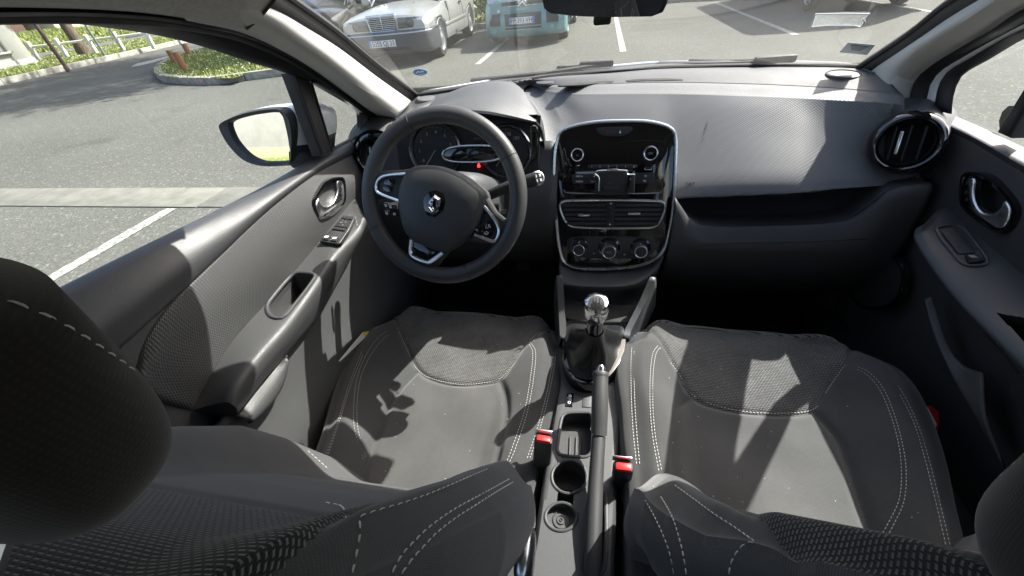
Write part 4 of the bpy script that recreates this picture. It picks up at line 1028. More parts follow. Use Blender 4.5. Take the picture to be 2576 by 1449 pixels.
# armrest
L3 = PX([(912, 545), (898, 577), (835, 645), (786.5, 717.6), (718.6, 810), (641, 897), (583, 975), (572, 1012)], -.64)
L4 = PX([(905, 600), (878.6, 654.6), (806, 785.5), (733, 878), (665, 955), (592, 1047)], -.662)
c2 = spl(L2, 40); c3 = spl(L3, 40); c4 = spl(L4, 40)
cm = [p.lerp(q, .6)+V((0, 0, .002)) for p, q in zip(c2, c3)]
cr_ = [q+V((.008, 0, -.012)) for q in c3]; cl_ = [p.lerp(q, .55)+V((.012, 0, 0)) for p, q in zip(c3, c4)]
E4 = lambda c: c+[c[-1]+(c[-1]-c[-2]).normalized()*.02]
arm = loft('armrest', [[p+V((-.01, 0, 0)) for p in c2], c2, cm, c3, cr_, cl_, c4, [p+V((-.03, 0, -.004)) for p in c4]], 260, 110, M['door'], dd, cap=True)
ZL = lambda pts: zc(pts, 700, 600, 1.3173)
# lower trim and map pocket
low0 = [p+V((-.025, 0, 0)) for p in spl(L4, 20)]
low0 = spl([V((-.69, .42, .74))]+low0+[V((-.69, -.6, .70)), V((-.69, -.8, .70))], 30)
loft('lower_panel', [low0, [V((-.685, p.y, .60)) for p in low0], [V((-.675, p.y, .48)) for p in low0], [V((-.70, p.y, .33)) for p in low0]], 60, 20, M['door_low'], dd, .006)
pk = ZL([(560, 1055), (562, 1110), (540, 1200), (500, 1270), (440, 1340), (380, 1395)])
pk3 = PX(pk, -.655); 
pkl = spl(pk3, 20); pku = spl(PX(ZL([(548, 1062), (500, 1120), (450, 1185), (400, 1245), (350, 1310), (300, 1372)]), -.665), 20)
loft('map_pocket', [pku, [p.lerp(q, .5)+V((.008, 0, 0)) for p, q in zip(pku, pkl)], pkl, [p+V((-.012, 0, -.006)) for p in pkl]], 30, 14, M['door'], dd, .004)
tube('pocket_lip', pkl, .0022, M['door_low'], dd, 6)
# grab recess in the armrest
cup_px = ZL([(590, 640), (625, 625), (705, 632), (712, 650), (600, 800), (545, 858), (500, 858), (472, 838), (465, 795), (490, 755)])
hole(arm, cup_px)
bv_ = bvh_of([loft('armrest_measure', [c2, cm, c3, cr_], 60, 20, M['door'])])
def on_arm(pts): return [(lambda h: h[0] if h[0] is not None else on(a, b, 0, -.67))(bv_.ray_cast(CL, ray(a, b).normalized())) for a, b in pts]
rim_ = spl(on_arm(cup_px), 44, closed=True)
well('grab_recess', rim_, (-.012, 0, -.055), M['door'], dd, .92)
tube('recess_rim', rim_, .0042, M['door_up'], dd, 8, closed=True)
# window switches
Z3 = lambda pts: zc(pts, 800, 200, 1.811)
up_ = V((.12, 0, 1)).normalized()
def on_sw(pts): return PZ(pts, .806)
sw = prism('switch_panel', on_sw(Z3([(1008, 1182), (1075, 1185), (1084, 1205), (1040, 1290), (985, 1372), (960, 1382), (835, 1362), (835, 1350), (930, 1265)])), up_, .008, M['dark'], dd, bevel=.002, back=.003)
tube('switch_panel_trim', [p+up_*.003 for p in on_sw(Z3([(1080, 1195), (1035, 1290), (975, 1380)]))], .0014, M['satin'], dd, 6)
for q in ([(1000, 1190), (1032, 1192), (1022, 1212), (988, 1208)], [(1040, 1193), (1072, 1196), (1062, 1216), (1030, 1213)], [(978, 1216), (1058, 1222), (1028, 1275), (940, 1262)], [(935, 1266), (1026, 1280), (1012, 1296), (922, 1284)], [(880, 1328), (915, 1332), (898, 1362), (855, 1358)], [(935, 1338), (975, 1344), (952, 1372), (910, 1366)]):
    b_sw = prism('switch', on_sw(Z3(q)), up_, .006, M['darker'], sw, bevel=.0015, back=.0065)
for q, s_ in (((884, 1342), .010), ((942, 1352), .010)): box('switch_mark', on_sw(Z3([q]))[0]+up_*.007, (s_, s_*.7, .0006), M['white_print'], sw, 0)
for q in ((1000, 1222), (985, 1240), (1020, 1238), (1000, 1258), (995, 1240)): box('switch_mark', on_sw(Z3([q]))[0]+up_*.007, (.0025, .0025, .0006), M['grey_print'], sw, 0)
bpy.data.objects.remove(bpy.data.objects['armrest_measure'])

# interior handle: dark surround, bowl, chrome pull
def handle(door, outer, inner, lever, x, sgn, Z):
    o_ = spl(PX(Z(outer), x), 48, closed=True); i_ = spl(PX(Z(inner), x), 48, closed=True); n = V((-sgn, 0, .05)).normalized()
    N_ = 48; h = .007
    vs_ = [p-n*.004 for p in o_]+[p.lerp(q, .25)+n*h for p, q in zip(o_, i_)]+[p.lerp(q, .8)+n*h for p, q in zip(o_, i_)]+[q-n*.004 for q in i_]
    fs = []
    for a in range(3):
        for i in range(N_): j = (i+1) % N_; fs.append((a*N_+i, a*N_+j, (a+1)*N_+j, (a+1)*N_+i))
    hb = mk('handle_surround', vs_, fs, M['gloss'], door)
    well('handle_bowl', [q-n*.003 for q in i_], -n*.030, M['darker'], door, .8)
    lv = prism('handle_pull', spl(PX(Z(lever), x), 40, closed=True), n, .014, M['satin'], door, bevel=.004, seg=3, back=.004)
    return hb
hout = [(762, 1100), (785, 1030), (850, 935), (900, 905), (950, 895), (990, 902), (1003, 940), (1008, 1010), (1003, 1080), (960, 1140), (890, 1195), (835, 1220), (805, 1200)]
hin = [(790, 1095), (810, 1030), (870, 950), (940, 922), (980, 925), (990, 1000), (988, 1060), (930, 1130), (860, 1180), (822, 1190)]
hpull = [(945, 932), (985, 928), (993, 1000), (990, 1062), (925, 1128), (860, 1175), (822, 1188), (805, 1150), (792, 1108), (815, 1050), (826, 1058), (838, 1100), (872, 1110), (915, 1085), (940, 1040), (952, 990)]
hole(ins, Z3(hin)); handle(dd, hout, hin, hpull, -.712, -1, Z3)

# window glass, mullion, quarter glass, frame
GT = PX([(738, 187), (700, 180), (617, 148), (463, 98), (300, 66), (0, 42)], -.70)+[V((-.70, -.60, 1.285)), V((-.705, -.80, 1.28))]
GB = PX([(822, 386), (758, 420.6), (652, 480.6), (511, 551), (300, 655), (100, 757)], -.762)+[V((-.762, -.60, 1.010)), V((-.762, -.78, 1.012))]
loft('window_glass', [[p+V((0, 0, -.03)) for p in GB], [p.lerp(q, .5)+V((-.012, 0, 0)) for p, q in zip(spl(GB, 20), spl(GT, 20))], [p+V((0, 0, .02)) for p in GT]], 40, 16, M['sideglass'], dd)
# black frame band above the glass
E1d = E1; fr_in = spl([on(905, 283, 0, -.705), on(893, 266, 0, -.705), on(781, 203, 0, -.703), on(738, 187, 0, -.70)]+GT[2:], 50)
e1 = spl(E1d[1:], 50)
loft('window_frame', [e1, [p.lerp(q, .3)+V((.010, 0, 0)) for p, q in zip(e1, fr_in)], [p.lerp(q, .8)+V((.008, 0, 0)) for p, q in zip(e1, fr_in)], fr_in], 70, 12, M['rubber'], dd, .004)
qg = PX(Z3([(768, 222), (1080, 397), (1104, 440), (1112, 603), (915, 708)]), -.705)
mk('quarter_glass', [p+V((-.004, 0, 0)) for p in qg], [tuple(range(len(qg)))], M['sideglass'], dd, smooth=False)
tube('quarter_glass_seal', qg, .0045, M['rubber'], dd, 8, closed=True)
mull = PX([(737, 184), (781, 203), (836, 379), (812, 392)], -.70)
prism('window_mullion', mull, (1, 0, 0), .03, M['rubber'], dd, bevel=.006, seg=3)
tube('mullion_channel', PX([(741, 190), (815, 388)], -.698), .004, M['darker'], dd, 6)
qf = PX([(781, 203), (893, 266), (903, 283), (905, 342)], -.697); qo = PX([(800, 200), (905, 262), (922, 285), (927, 332)], -.69)
loft('quarter_frame', [qf, [p.lerp(q, .5)+V((.008, 0, 0)) for p, q in zip(qf, qo)], qo], 30, 8, M['rubber'], dd, .004)
fr_q = frame(on(*Z3([(940, 640)])[0], 0, -.7065), (1, 0, 0), on(*Z3([(970, 622)])[0], 0, -.7)-on(*Z3([(915, 640)])[0], 0, -.7))
box('door_skin', (-.80, -.2, .57), (.05, 1.25, .60), M['paint_white'], dd, .02)

# --- door mirror
sm_ = thing('door_mirror', 'white capped driver door mirror reflecting a white wall', 'mirror', (-.85, .15, 1))
mnorm = V((-.05, -.98, .166)).normalized(); mc = on(*Z3([(430, 620)])[0], 1, .13)
rimp = spl([onpl(a, b, mc, mnorm) for a, b in Z3([(105, 540), (130, 508), (250, 450), (400, 412), (560, 400), (615, 415), (650, 470), (665, 580), (655, 700), (652, 785), (620, 812), (520, 826), (420, 826), (300, 792), (200, 700), (130, 600)])], 48, closed=True)
glp = spl([onpl(a, b, mc, mnorm) for a, b in Z3([(190, 515), (300, 472), (430, 448), (555, 437), (578, 460), (605, 560), (622, 650), (632, 765), (600, 784), (500, 792), (420, 788), (330, 745), (240, 650), (200, 570)])], 48, closed=True)
cc_ = sum(rimp, V())/48
vs_ = [p+mnorm*-.006 for p in rimp]+[p.lerp(q, .35)+mnorm*.010 for p, q in zip(rimp, glp)]+[q+mnorm*.006 for q in glp]+[q-mnorm*.006 for q in glp]
fs = []
for a in range(3):
    for i in range(48): j = (i+1) % 48; fs.append((a*48+i, a*48+j, (a+1)*48+j, (a+1)*48+i))
mk('mirror_bezel', vs_, fs, M['dark'], sm_)
mg = prism('mirror_glass', [q-mnorm*.003 for q in glp], mnorm, .003, M['mirror'], sm_)
# cap: shrinks away behind the bezel
rings = [[cc_+(p-cc_)*s-mnorm*d+V((dx, 0, 0)) for p in rimp] for s, d, dx in ((1, .006, 0), (1.06, .03, .01), (1.04, .075, .03), (.86, .115, .045), (.5, .14, .05), (.05, .148, .05))]
vs_ = [p for r_ in rings for p in r_]; fs = []
for a in range(5):
    for i in range(48): j = (i+1) % 48; fs.append((a*48+i, (a+1)*48+i, (a+1)*48+j, a*48+j))
up_f = [f for f in fs if sum((vs_[i].z for i in f))/4 > cc_.z-.03]; dn_f = [f for f in fs if f not in up_f]
mk('mirror_cap', vs_, up_f, M['paint_white'], sm_); mk('mirror_underside', vs_, dn_f, M['dark'], sm_)
q0 = on(*Z3([(700, 740)])[0], 1, .15); q1 = on(*Z3([(850, 745)])[0], 0, -.765)
tube('mirror_foot', [q0+V((-.03, .01, .0)), q0.lerp(q1, .5), q1+V((.0, .02, -.01))], .035, M['dark'], sm_, 12, n=10, ry=.05)

# ------------------------------------------------------------------ passenger's door (right)
Z6 = lambda pts: zc(pts, 3300, 0, 1.1147)
pd = thing('passenger_door', 'passenger door in shade with a sunlit top ledge, dark trim and chrome pull', 'car door', (.72, -.2, .3))
R0 = PX(Z6([(300, 438), (400, 470), (500, 505), (700, 590), (816, 645)]), .75)+[V((.75, 0, .952)), V((.75, -.3, .985)), V((.75, -.8, 1.01))]
R1 = PX(Z6([(296, 475), (420, 530), (560, 592), (690, 665), (816, 742)]), .708)+[V((.71, -.05, .925)), V((.715, -.4, .905)), V((.715, -.8, .90))]
a_ = spl(R0, 40); b_ = spl(R1, 40)
loft('upper_ledge', [[p+V((.004, 0, -.01)) for p in a_], a_, [p.lerp(q, .3)+V((-.006, 0, .003)) for p, q in zip(a_, b_)], [p.lerp(q, .8)+V((-.008, 0, .002)) for p, q in zip(a_, b_)], [q+V((.004, 0, -.008)) for q in b_]], 70, 24, M['door_up'], pd, .004)
R2 = PX(Z6([(395, 840), (470, 905), (560, 990), (690, 1100), (816, 1210)]), .708)+[V((.708, -.2, .775)), V((.708, -.45, .745)), V((.708, -.8, .735))]
r1 = spl([q+V((.004, 0, -.008)) for q in R1], 40); r2 = spl([V((.708, .47, .80))]+R2, 40); r1[0] = V((.71, .47, .92))
pin = loft('panel_insert', [r1, [p.lerp(q, .5)+V((-.006, 0, 0)) for p, q in zip(r1, r2)], r2, [V((.71, p.y, .62)) for p in r2], [V((.715, p.y, .32)) for p in r2]], 110, 60, M['lower'], pd)
R3_ = PX(Z6([(375, 985), (372, 1020), (420, 1110), (560, 1290), (720, 1449), (836, 1560)]), .632)+[V((.632, -.35, .755)), V((.632, -.45, .755))]
R4 = PX(Z6([(392, 1040), (440, 1165), (560, 1330), (700, 1490)]), .655)+[V((.655, -.25, .70)), V((.655, -.45, .70))]
R2a = PX(Z6([(440, 920), (480, 915), (560, 990), (690, 1100), (816, 1210)]), .708)+[V((.708, -.2, .775)), V((.708, -.45, .745))]
c2 = spl(R2a, 40); c3 = spl(R3_, 40); c4 = spl(R4, 40)
cm = [p.lerp(q, .55)+V((0, 0, .002)) for p, q in zip(c2, c3)]; cr_ = [q+V((-.009, 0, -.014)) for q in c3]
armR = loft('armrest', [[p+V((.012, 0, 0)) for p in c2], c2, cm, c3, cr_, c4, [p+V((.03, 0, -.004)) for p in c4]], 260, 110, M['door_up'], pd, cap=True)
bvR = bvh_of([armR])
def on_armR(pts): return [(lambda h: h[0] if h[0] is not None else on(a, b, 0, .67))(bvR.ray_cast(CL, ray(a, b).normalized())) for a, b in pts]
upR = V((-.1, 0, 1)).normalized()
tube('switch_panel_rim', [p+upR*.001 for p in on_armR(Z6([(435, 1000), (530, 995), (610, 1080), (650, 1160), (560, 1165), (500, 1110), (440, 1030)]))], .003, M['door_up'], pd, 8, closed=True, n=40)
prism('blank_cover', on_armR(Z6([(452, 1018), (525, 1012), (605, 1098), (600, 1115), (525, 1118), (460, 1035)])), upR, .006, M['dark'], pd, bevel=.002, back=.003)
swR = prism('switch', on_armR(Z6([(552, 1130), (610, 1128), (635, 1155), (570, 1165)])), upR, .006, M['darker'], pd, bevel=.002, back=.008)
box('switch_mark', on_armR(Z6([(586, 1143)]))[0]+upR*.009, (.014, .009, .0006), M['grey_print'], swR, 0)
cupR = Z6([(690, 1370), (760, 1385), (860, 1400), (860, 1560), (800, 1480)])
hole(armR, cupR); well('grab_recess', on_armR(cupR), (.01, 0, -.05), M['darker'], pd, .95)
hinR = [(560, 880), (570, 780), (600, 768), (660, 785), (740, 860), (785, 930), (760, 990), (720, 1012), (640, 965), (585, 920)]
houtR = [(545, 890), (552, 770), (580, 752), (670, 765), (760, 850), (803, 920), (785, 990), (725, 1030), (640, 985), (575, 935)]
hpullR = [(580, 782), (608, 782), (603, 840), (612, 890), (640, 930), (685, 938), (720, 915), (738, 876), (768, 918), (748, 985), (718, 1003), (660, 975), (600, 920), (582, 880)]
hole(pin, Z6(hinR)); handle(pd, houtR, hinR, hpullR, .704, 1, Z6)
Zr = lambda pts: zc(pts, 3650, 50, 2.416)
# glass, mullion, frame
qR = PX(Zr([(232, 955), (250, 800), (300, 640), (370, 570), (560, 462), (900, 262), (980, 215), (930, 640), (650, 1135)]), .715)
mk('quarter_glass', [p+V((.004, 0, 0)) for p in qR], [tuple(range(len(qR)))], M['sideglass'], pd, smooth=False)
prism('window_mullion', [on(*Zr([(650, 1140)])[0], 0, .712), on(*Zr([(925, 700)])[0], 0, .712), V((.70, .14, 1.215)), V((.70, .085, 1.225)), on(*Zr([(1010, 760)])[0], 0, .712), on(*Zr([(770, 1195)])[0], 0, .712)], (-1, 0, 0), .03, M['rubber'], pd, bevel=.006, seg=3)
f1 = spl(F1, 50)
FI = spl(PX([(2393, 286), (2398, 243), (2411, 201), (2430, 182.7), (2490, 149), (2576, 98)], .70)+[V((.69, .1, 1.19)), V((.685, -.05, 1.235)), V((.685, -.34, 1.27)), V((.70, -.80, 1.27))], 50)
loft('window_frame', [f1, [p.lerp(q, .3)+V((-.010, 0, 0)) for p, q in zip(f1, FI)], [p.lerp(q, .8)+V((-.006, 0, 0)) for p, q in zip(f1, FI)], FI], 70, 12, M['rubber'], pd, .004)
gB = [on(2530, 345, 0, .755), V((.757, 0, .95)), V((.757, -.3, .985)), V((.757, -.78, 1.0))]; gT = [V((.70, .14, 1.17)), V((.688, -.03, 1.24)), V((.685, -.34, 1.28)), V((.70, -.78, 1.27))]
loft('window_glass', [gB, [p.lerp(q, .5)+V((.012, 0, 0)) for p, q in zip(gB, gT)], gT], 30, 14, M['sideglass'], pd)
box('door_skin', (.80, -.2, .57), (.05, 1.25, .60), M['paint_white'], pd, .02)
# speaker grille, pocket on the lower door
sp_px = [(190, 1130), (245, 1140), (275, 1180), (280, 1260), (255, 1330), (200, 1350)]
spk = PX(Z6([(120, 1125), (200, 1115), (255, 1135), (285, 1185), (283, 1255), (255, 1320), (190, 1350), (110, 1345), (60, 1290), (60, 1190)]), .68)
prism('speaker_grille', spl(spk, 40, closed=True), (-1, 0, 0), .012, M['darker'], pd, bevel=.003); tube('speaker_ring', spl(spk, 40, closed=True), .005, M['gloss'], pd, 8, closed=True)
Z36 = lambda pts: zc(pts, 3300, 1000, 1.142)
mp = PX(Z36([(420, 190), (450, 280), (500, 420), (560, 500), (650, 535)]), .665); mp2 = PX(Z36([(405, 220), (450, 400), (540, 590), (640, 780), (740, 960)]), .665)
loft('map_pocket', [mp, [p.lerp(q, .5)+V((-.01, 0, 0)) for p, q in zip(spl(mp, 12), spl(mp2, 12))], mp2], 24, 12, M['door_low'], pd, .004)
# outer mirror of the passenger side
pm = thing('door_mirror', 'passenger door mirror outside the right window, cut off by the picture edge', 'mirror', (.95, .2, 1))
superell('mirror_cap', (1.0, .24, 1.02), (.12, .06, .075), (.5, .5), M['paint_white'], pm, 24, 14)
superell('mirror_glass', (1.0, .185, 1.02), (.105, .012, .062), (.5, .5), M['mirror'], pm, 20, 10)
tube('mirror_foot', [V((.78, .26, .96)), V((.90, .25, .99))], .03, M['dark'], pm, 10)
# ------------------------------------------------------------------ dashboard
da = thing('dashboard', 'dark grey dashboard, dusty and sunlit on top, hatched grain on the passenger side', 'dashboard', (0, .4, .8))
ZR1 = lambda pts: zc(pts, 2600, 200, 1.7045); ZR2 = lambda pts: zc(pts, 1300, 250, 2.576); ZS = lambda pts: zc(pts, 1350, 350, 1.811); ZK = lambda pts: zc(pts, 2100, 430, 2.0123)
ZR5 = lambda pts: zc(pts, 1300, 900, 2.576)
C1p = [(1288, 208), (1376, 214), (1470, 213), (1661, 208), (1886, 212), (2040, 219), (2156, 227), (2270, 238)]
C2p = [(1300, 213), (1346, 218), (1376, 227), (1426, 234), (1470, 235.5), (1661, 234), (1886, 240), (2040, 247), (2144, 253), (2275, 262)]
C1 = PZ([(1236, 214)]+C1p, .990); C2x = PZ([(1250, 219)]+C2p, .981); C2 = PZ(C2p, .981)
C0r = C0[2:]+[on(2185, 178, 2, 1.008)]
ledge_ = loft('upper_ledge', [[p+V((0, .02, -.004)) for p in spl(C0r, 40)], [p+V((0, 0, -.003)) for p in spl(C0r, 40)], [p.lerp(q, .5)+V((0, 0, .006)) for p, q in zip(spl(C0r, 40), spl(C1, 40))], C1], 90, 24, M['dash_ledge'], da, .004)
c1 = spl(C1, 60); c2 = spl(C2x, 60)
loft('dusty_step', [c1, [p.lerp(q, .25)+V((0, -.004, .001)) for p, q in zip(c1, c2)], [p.lerp(q, .7)+V((0, -.004, -.002)) for p, q in zip(c1, c2)], [q+V((0, 0, -.002)) for q in c2]], 110, 12, M['dash_dust'], da, .004)
def PM(l): return [on(a, b, 2 if v > .6 else 1, v) for a, b, v in l]
mid1 = PM([(1347, 262, .965), (1372, 268, .966), (1430, 276, .965), (1550, 280, .964), (1661, 281, .961), (1700, 284, .958), (1886, 290, .953), (2060, 292, .953), (2170, 298, .950), (2255, 300, .945)])
mid2 = PM([(1353, 330, .925), (1388, 335, .928), (1430, 340, .315), (1550, 342, .318), (1660, 342, .315), (1705, 345, .922), (1886, 348, .915), (2060, 345, .915), (2150, 345, .912), (2225, 345, .91)])
nose = PM([(1366, 440, .275), (1396, 445, .278), (1435, 448, .285), (1550, 448, .288), (1655, 447, .286), (1702, 447, .277), (1900, 440, .855), (2100, 430, .855), (2190, 427, .855), (2260, 425, .855)])
nlow = PM([(1372, 480, .268), (1402, 500, .268), (1440, 505, .275), (1550, 505, .278), (1650, 500, .272), (1702, 499, .266), (1998, 486, .822), (2100, 476, .822), (2223, 467, .822), (2330, 456, .822)])
nund = [V((p.x, p.y+.05, .806)) if i > 4 else V((p.x+.004, p.y-.012 if i < 2 else p.y, p.z-.13)) for i, p in enumerate(nlow)]
a_ = spl(C2, 60); b_ = spl(nlow, 60); rows_ = []
def by_x(c, x):
    for p, q in zip(c, c[1:]):
        if p.x <= x <= q.x: return p.lerp(q, (x-p.x)/max(1e-9, q.x-p.x))
    return c[0] if x < c[0].x else c[-1]
for i_ in range(60):                        # columns run straight back from the edge of the pad
    w_ = sm(.02, .16, b_[i_].x)*(1-sm(.60, .68, b_[i_].x)); c_ = by_x(spl(C2, 200), b_[i_].x); a_[i_] = a_[i_].lerp(c_, w_)
def fz(d): return interp([(0, 0), (.008, .014), (.02, .027), (.04, .044), (.08, .072), (.13, .104), (.18, .132), (.23, .153), (.30, .166), (.40, .172)], d)
def prof(t, c, l):
    d = (c.y-l.y)*t; dm = c.y-l.y
    return V((l.x+(c.x-l.x)*t, l.y+d, l.z+fz(d)+(c.z-l.z-fz(dm))*t*t))
for t_ in (.84, .68, .52, .38, .26, .16, .08, .03): rows_.append([prof(t_, c, l) for c, l in zip(a_, b_)])
txt = loft('passenger_pad', [a_]+rows_+[b_, spl(nund, 60)], 150, 90, M['dash_tex'], da, .004)
# shelf under the pad, glove box
lip_px = [(1700, 500), (1713, 520), (1736, 551), (1773, 568), (1923, 568), (2129, 555), (2186, 521), (2250, 474), (2345, 462)]
lip = PY(lip_px, .222)
sb0 = [V((p.x, .36, .812)) for p in spl(lip, 30)]; sb1 = [V((p.x, .36, min(.80, p.z+.012))) for p in spl(lip, 30)]
loft('shelf', [[V((p.x, p.y+.03, .815)) for p in spl(nlow[5:], 30)], sb0, sb1, [V((p.x, .30, p.z-.012)) for p in spl(lip, 30)], [p+V((0, .006, -.002)) for p in spl(lip, 30)]], 60, 24, M['lower'], da, .003, lin=True)
l1 = spl(lip, 40); g1 = [p+V((0, -.012, -.016)) for p in l1]
g2 = [V((p.x, .195, .675)) for p in l1]; g3 = [V((p.x, .235, .56)) for p in l1]; g4 = [V((p.x, .34, .42)) for p in l1]
loft('glove_box', [[p+V((0, .008, 0)) for p in l1], l1, g1, g2, g3, g4], 60, 40, M['lower'], da, .004)
tube('glove_box_seam', PY(ZR1([(230, 1310), (300, 1298), (700, 1288), (1100, 1278), (1400, 1262)]), .196), .0012, M['darker'], da, 5, n=24)
gh = PY(ZR1([(640, 1340), (740, 1330), (830, 1336), (830, 1356), (740, 1362), (650, 1362)]), .2)
prism('glove_box_latch', gh, (0, -1, .1), .01, M['dark'], da, bevel=.002, back=.002)
# moulded airbag letters and hatch mark in the pad
pb = bvh_of([txt])
def on_pad(pts): return [(lambda h: h[0] if h[0] is not None else on(a, b, 2, .9))(pb.ray_cast(CL, ray(a, b).normalized())) for a, b in pts]
for q in ZR1([(318, 484), (313, 500), (305, 522), (298, 552), (290, 590)]):
    p = on_pad([q])[0]; box('chip', p+V((0, 0, .0)), (.0045, .0035, .0006), M['darker'], da, .0008, Matrix.Rotation(.5, 3, 'Z'))
fr_a = frame(on_pad(ZR1([(200, 898)]))[0]+V((0, -.001, .0)), V((0, -1, .5)), V((1, 0, 0)))
text('moulded_letters', 'SRP', fr_a, .016, M['dash'], da, .0006)
# demister slots, tweeters
def on_top(pts, z=.998): return PZ(pts, z)
lgb0 = bvh_of([ledge_])
for q in (zc([(315, 545), (420, 530), (560, 520), (668, 515), (668, 524), (560, 532), (420, 543)], 2000, 0, 1.61), zc([(748, 511), (880, 502), (1010, 500), (1115, 508), (1010, 512), (880, 514), (750, 519)], 2000, 0, 1.61)):
    prism('demister_slot', spl([lgb0.ray_cast(CL, ray(*c_).normalized())[0] or on(*c_, 2, 1.0) for c_ in q], 30, closed=True), (0, 0, 1), .004, M['darker'], da, back=.0012)
def tweeter(c, r_, n):
    fr = frame(c, n, (1, 0, 0)); lathe('tweeter_ring', [(r_*1.08, -.01), (r_*1.06, .002), (r_*.97, .0035), (r_*.93, .001)], fr, M['dash'], da, 32)
    lathe('tweeter_mesh', [(r_*.95, .0012), (r_*.5, .0025), (0, .003)], fr, M['dash_dust'], da, 32)
lgb = bvh_of([ledge_])
def on_ledge(a, b): return lgb.ray_cast(CL, ray(a, b).normalized())[0] or on(a, b, 2, .995)
tweeter(on_ledge(2121, 187), .036, (0, -.03, 1)); 
lathe('sensor_dome', [(.03, -.004), (.028, .001), (.02, .002), (0, .0025)], frame(on_ledge(1371, 206), (0, 0, 1)), M['dash'], da, 24)
# left end of the dash
lf0 = C0[:5]; lf1 = [on(a, b, 2, z) for a, b, z in ((978, 305, .965), (1040, 276, .99), (1110, 258, .99), (1230, 232, .99), (1320, 220, .985))]
lf2 = [on(a, b, 2, z) for a, b, z in ((935, 340, .95), (985, 318, .965), (1060, 300, .965), (1200, 280, .96), (1330, 270, .95))]
lp_ = loft('left_pad', [[p+V((0, .02, -.004)) for p in spl(lf0, 20)], [p+V((0, 0, -.003)) for p in spl(lf0, 20)], lf1, lf2, [p+V((0, -.01, -.04)) for p in spl(lf2, 20)]], 40, 20, M['dash'], da, .004)
tweeter(bvh_of([lp_]).ray_cast(CL, ray(1077, 247).normalized())[0], .034, (.05, -.05, 1))
# lower driver side
def yz(x0, x1, prof): return [[V((x0+(x1-x0)*k/9, y, z)) for k in range(10)] for y, z in prof]
loft('knee_panel', yz(-.70, -.135, [(.30, .93), (.26, .86), (.22, .78), (.24, .66), (.33, .52), (.45, .45)]), 24, 24, M['lower'], da, .004)
loft('knee_panel', yz(.12, .70, [(.42, .70), (.38, .55), (.45, .42)]), 10, 8, M['darker'], da, .004)
# binnacle hood
R_ = lambda a, b, y: on(a, b, 1, y)
H0 = [R_(1350, 309, .285), R_(1302, 299, .265), R_(1217, 284, .242), R_(1130, 285, .24), R_(1040, 302, .26), R_(990, 335, .29)]
Hm = [p+V((0, .012, .0045)) for p in H0]
H1 = [R_(1351, 282, .335), V((-.235, .335, 1.015)), V((-.31, .335, 1.034)), V((-.39, .335, 1.034)), V((-.485, .35, 1.006)), V((-.55, .37, .965))]
H2 = [R_(1318, 238, .43), V((-.25, .44, 1.028)), V((-.32, .45, 1.042)), V((-.42, .45, 1.034)), V((-.515, .45, 1.0)), V((-.56, .46, .975))]
H3 = [R_(1268, 211, .55), V((-.30, .58, 1.016)), V((-.35, .59, 1.014)), V((-.43, .58, 1.008)), V((-.52, .53, .998)), V((-.57, .5, .985))]
Hu = [p+V((0, .02, -.010)) for p in H0]
loft('binnacle_hood', [Hu, H0, Hm, H1, H2, H3, [p+V((0, .03, -.02)) for p in H3]], 70, 44, M['hood_tex'], da, .004)
hs_ = spl([H0[0], H1[0], H2[0], H3[0]], 20)
loft('hood_side', [hs_, [p+V((.012, .004, -.018)) for p in hs_], [p+V((.02, .006, -.09)) for p in hs_]], 24, 8, M['dark'], da, .003)
# cheek to the left of the centre stack (gloss strip + body)
ck = [a_[0], rows_[1][0], rows_[3][0], rows_[5][0], nlow[0], nlow[0]+V((.004, -.01, -.12))]
loft('cheek', [ck, [p+V((-.004, .01, -.002)) for p in ck], [p+V((-.012, .12, -.01)) for p in ck]], 24, 8, M['dark'], da, .003)
prism('gloss_strip', spl(PY(ZR2([(2025, 640), (2060, 625), (2088, 640), (2090, 800), (2080, 960), (2040, 985), (2035, 830)]), .262), 24, closed=True), (-.3, -1, .2), .01, M['gloss'], da, bevel=.003)
# vents at both ends
def round_vent(c, n, r_, lab_tab):
    fr = frame(c, n, (1, 0, 0)); o, ex, ey, ez = fr
    v_ = lathe('air_vent', [(r_*1.06, -.05), (r_*1.02, -.006), (r_*.95, .008), (r_*.86, .012), (r_*.77, .008), (r_*.72, -.002)], fr, M['gloss_clean'], da, 48)
    lathe('vent_chrome_ring', [(r_*.755, .004), (r_*.735, .010), (r_*.71, .003)], fr, M['chrome'], v_, 48)
    lathe('vent_barrel', [(r_*.71, .002), (r_*.69, -.03), (r_*.5, -.04), (0, -.04)], fr, M['darker'], v_, 36)
    for k in (-.34, 0, .34):
        fbox('vent_vane', fr, (k*r_*1.1, 0, -.010), (.004, r_*1.15*math.sqrt(1-k*k), .022), M['darker'], v_, .001)
    fbox('vent_tab', fr, (-.22*r_, .02*r_, .006), (.006, r_*.75, .008), M['satin'], v_, .002)
    return v_
round_vent(on(2281, 360, 1, .262), V((-.50, -1, .32)), .063, '')
round_vent(on(947, 390, 1, .29), V((.25, -1, .22)), .060, '')
pod = on(2281, 360, 1, .262); n_ = V((-.50, -1, .32)).normalized()
lathe('vent_pod', [(.105, -.16), (.090, -.10), (.076, -.06), (.066, -.03), (.060, -.03)], frame(pod, n_, (1, 0, 0)), M['dash'], da, 40)
pod = on(947, 390, 1, .29); n_ = V((.25, -1, .22)).normalized()
lathe('vent_pod', [(.105, -.10), (.10, -.06), (.086, -.03), (.068, -.006), (.062, -.012)], frame(pod, n_, (1, 0, 0)), M['dark'], da, 40)

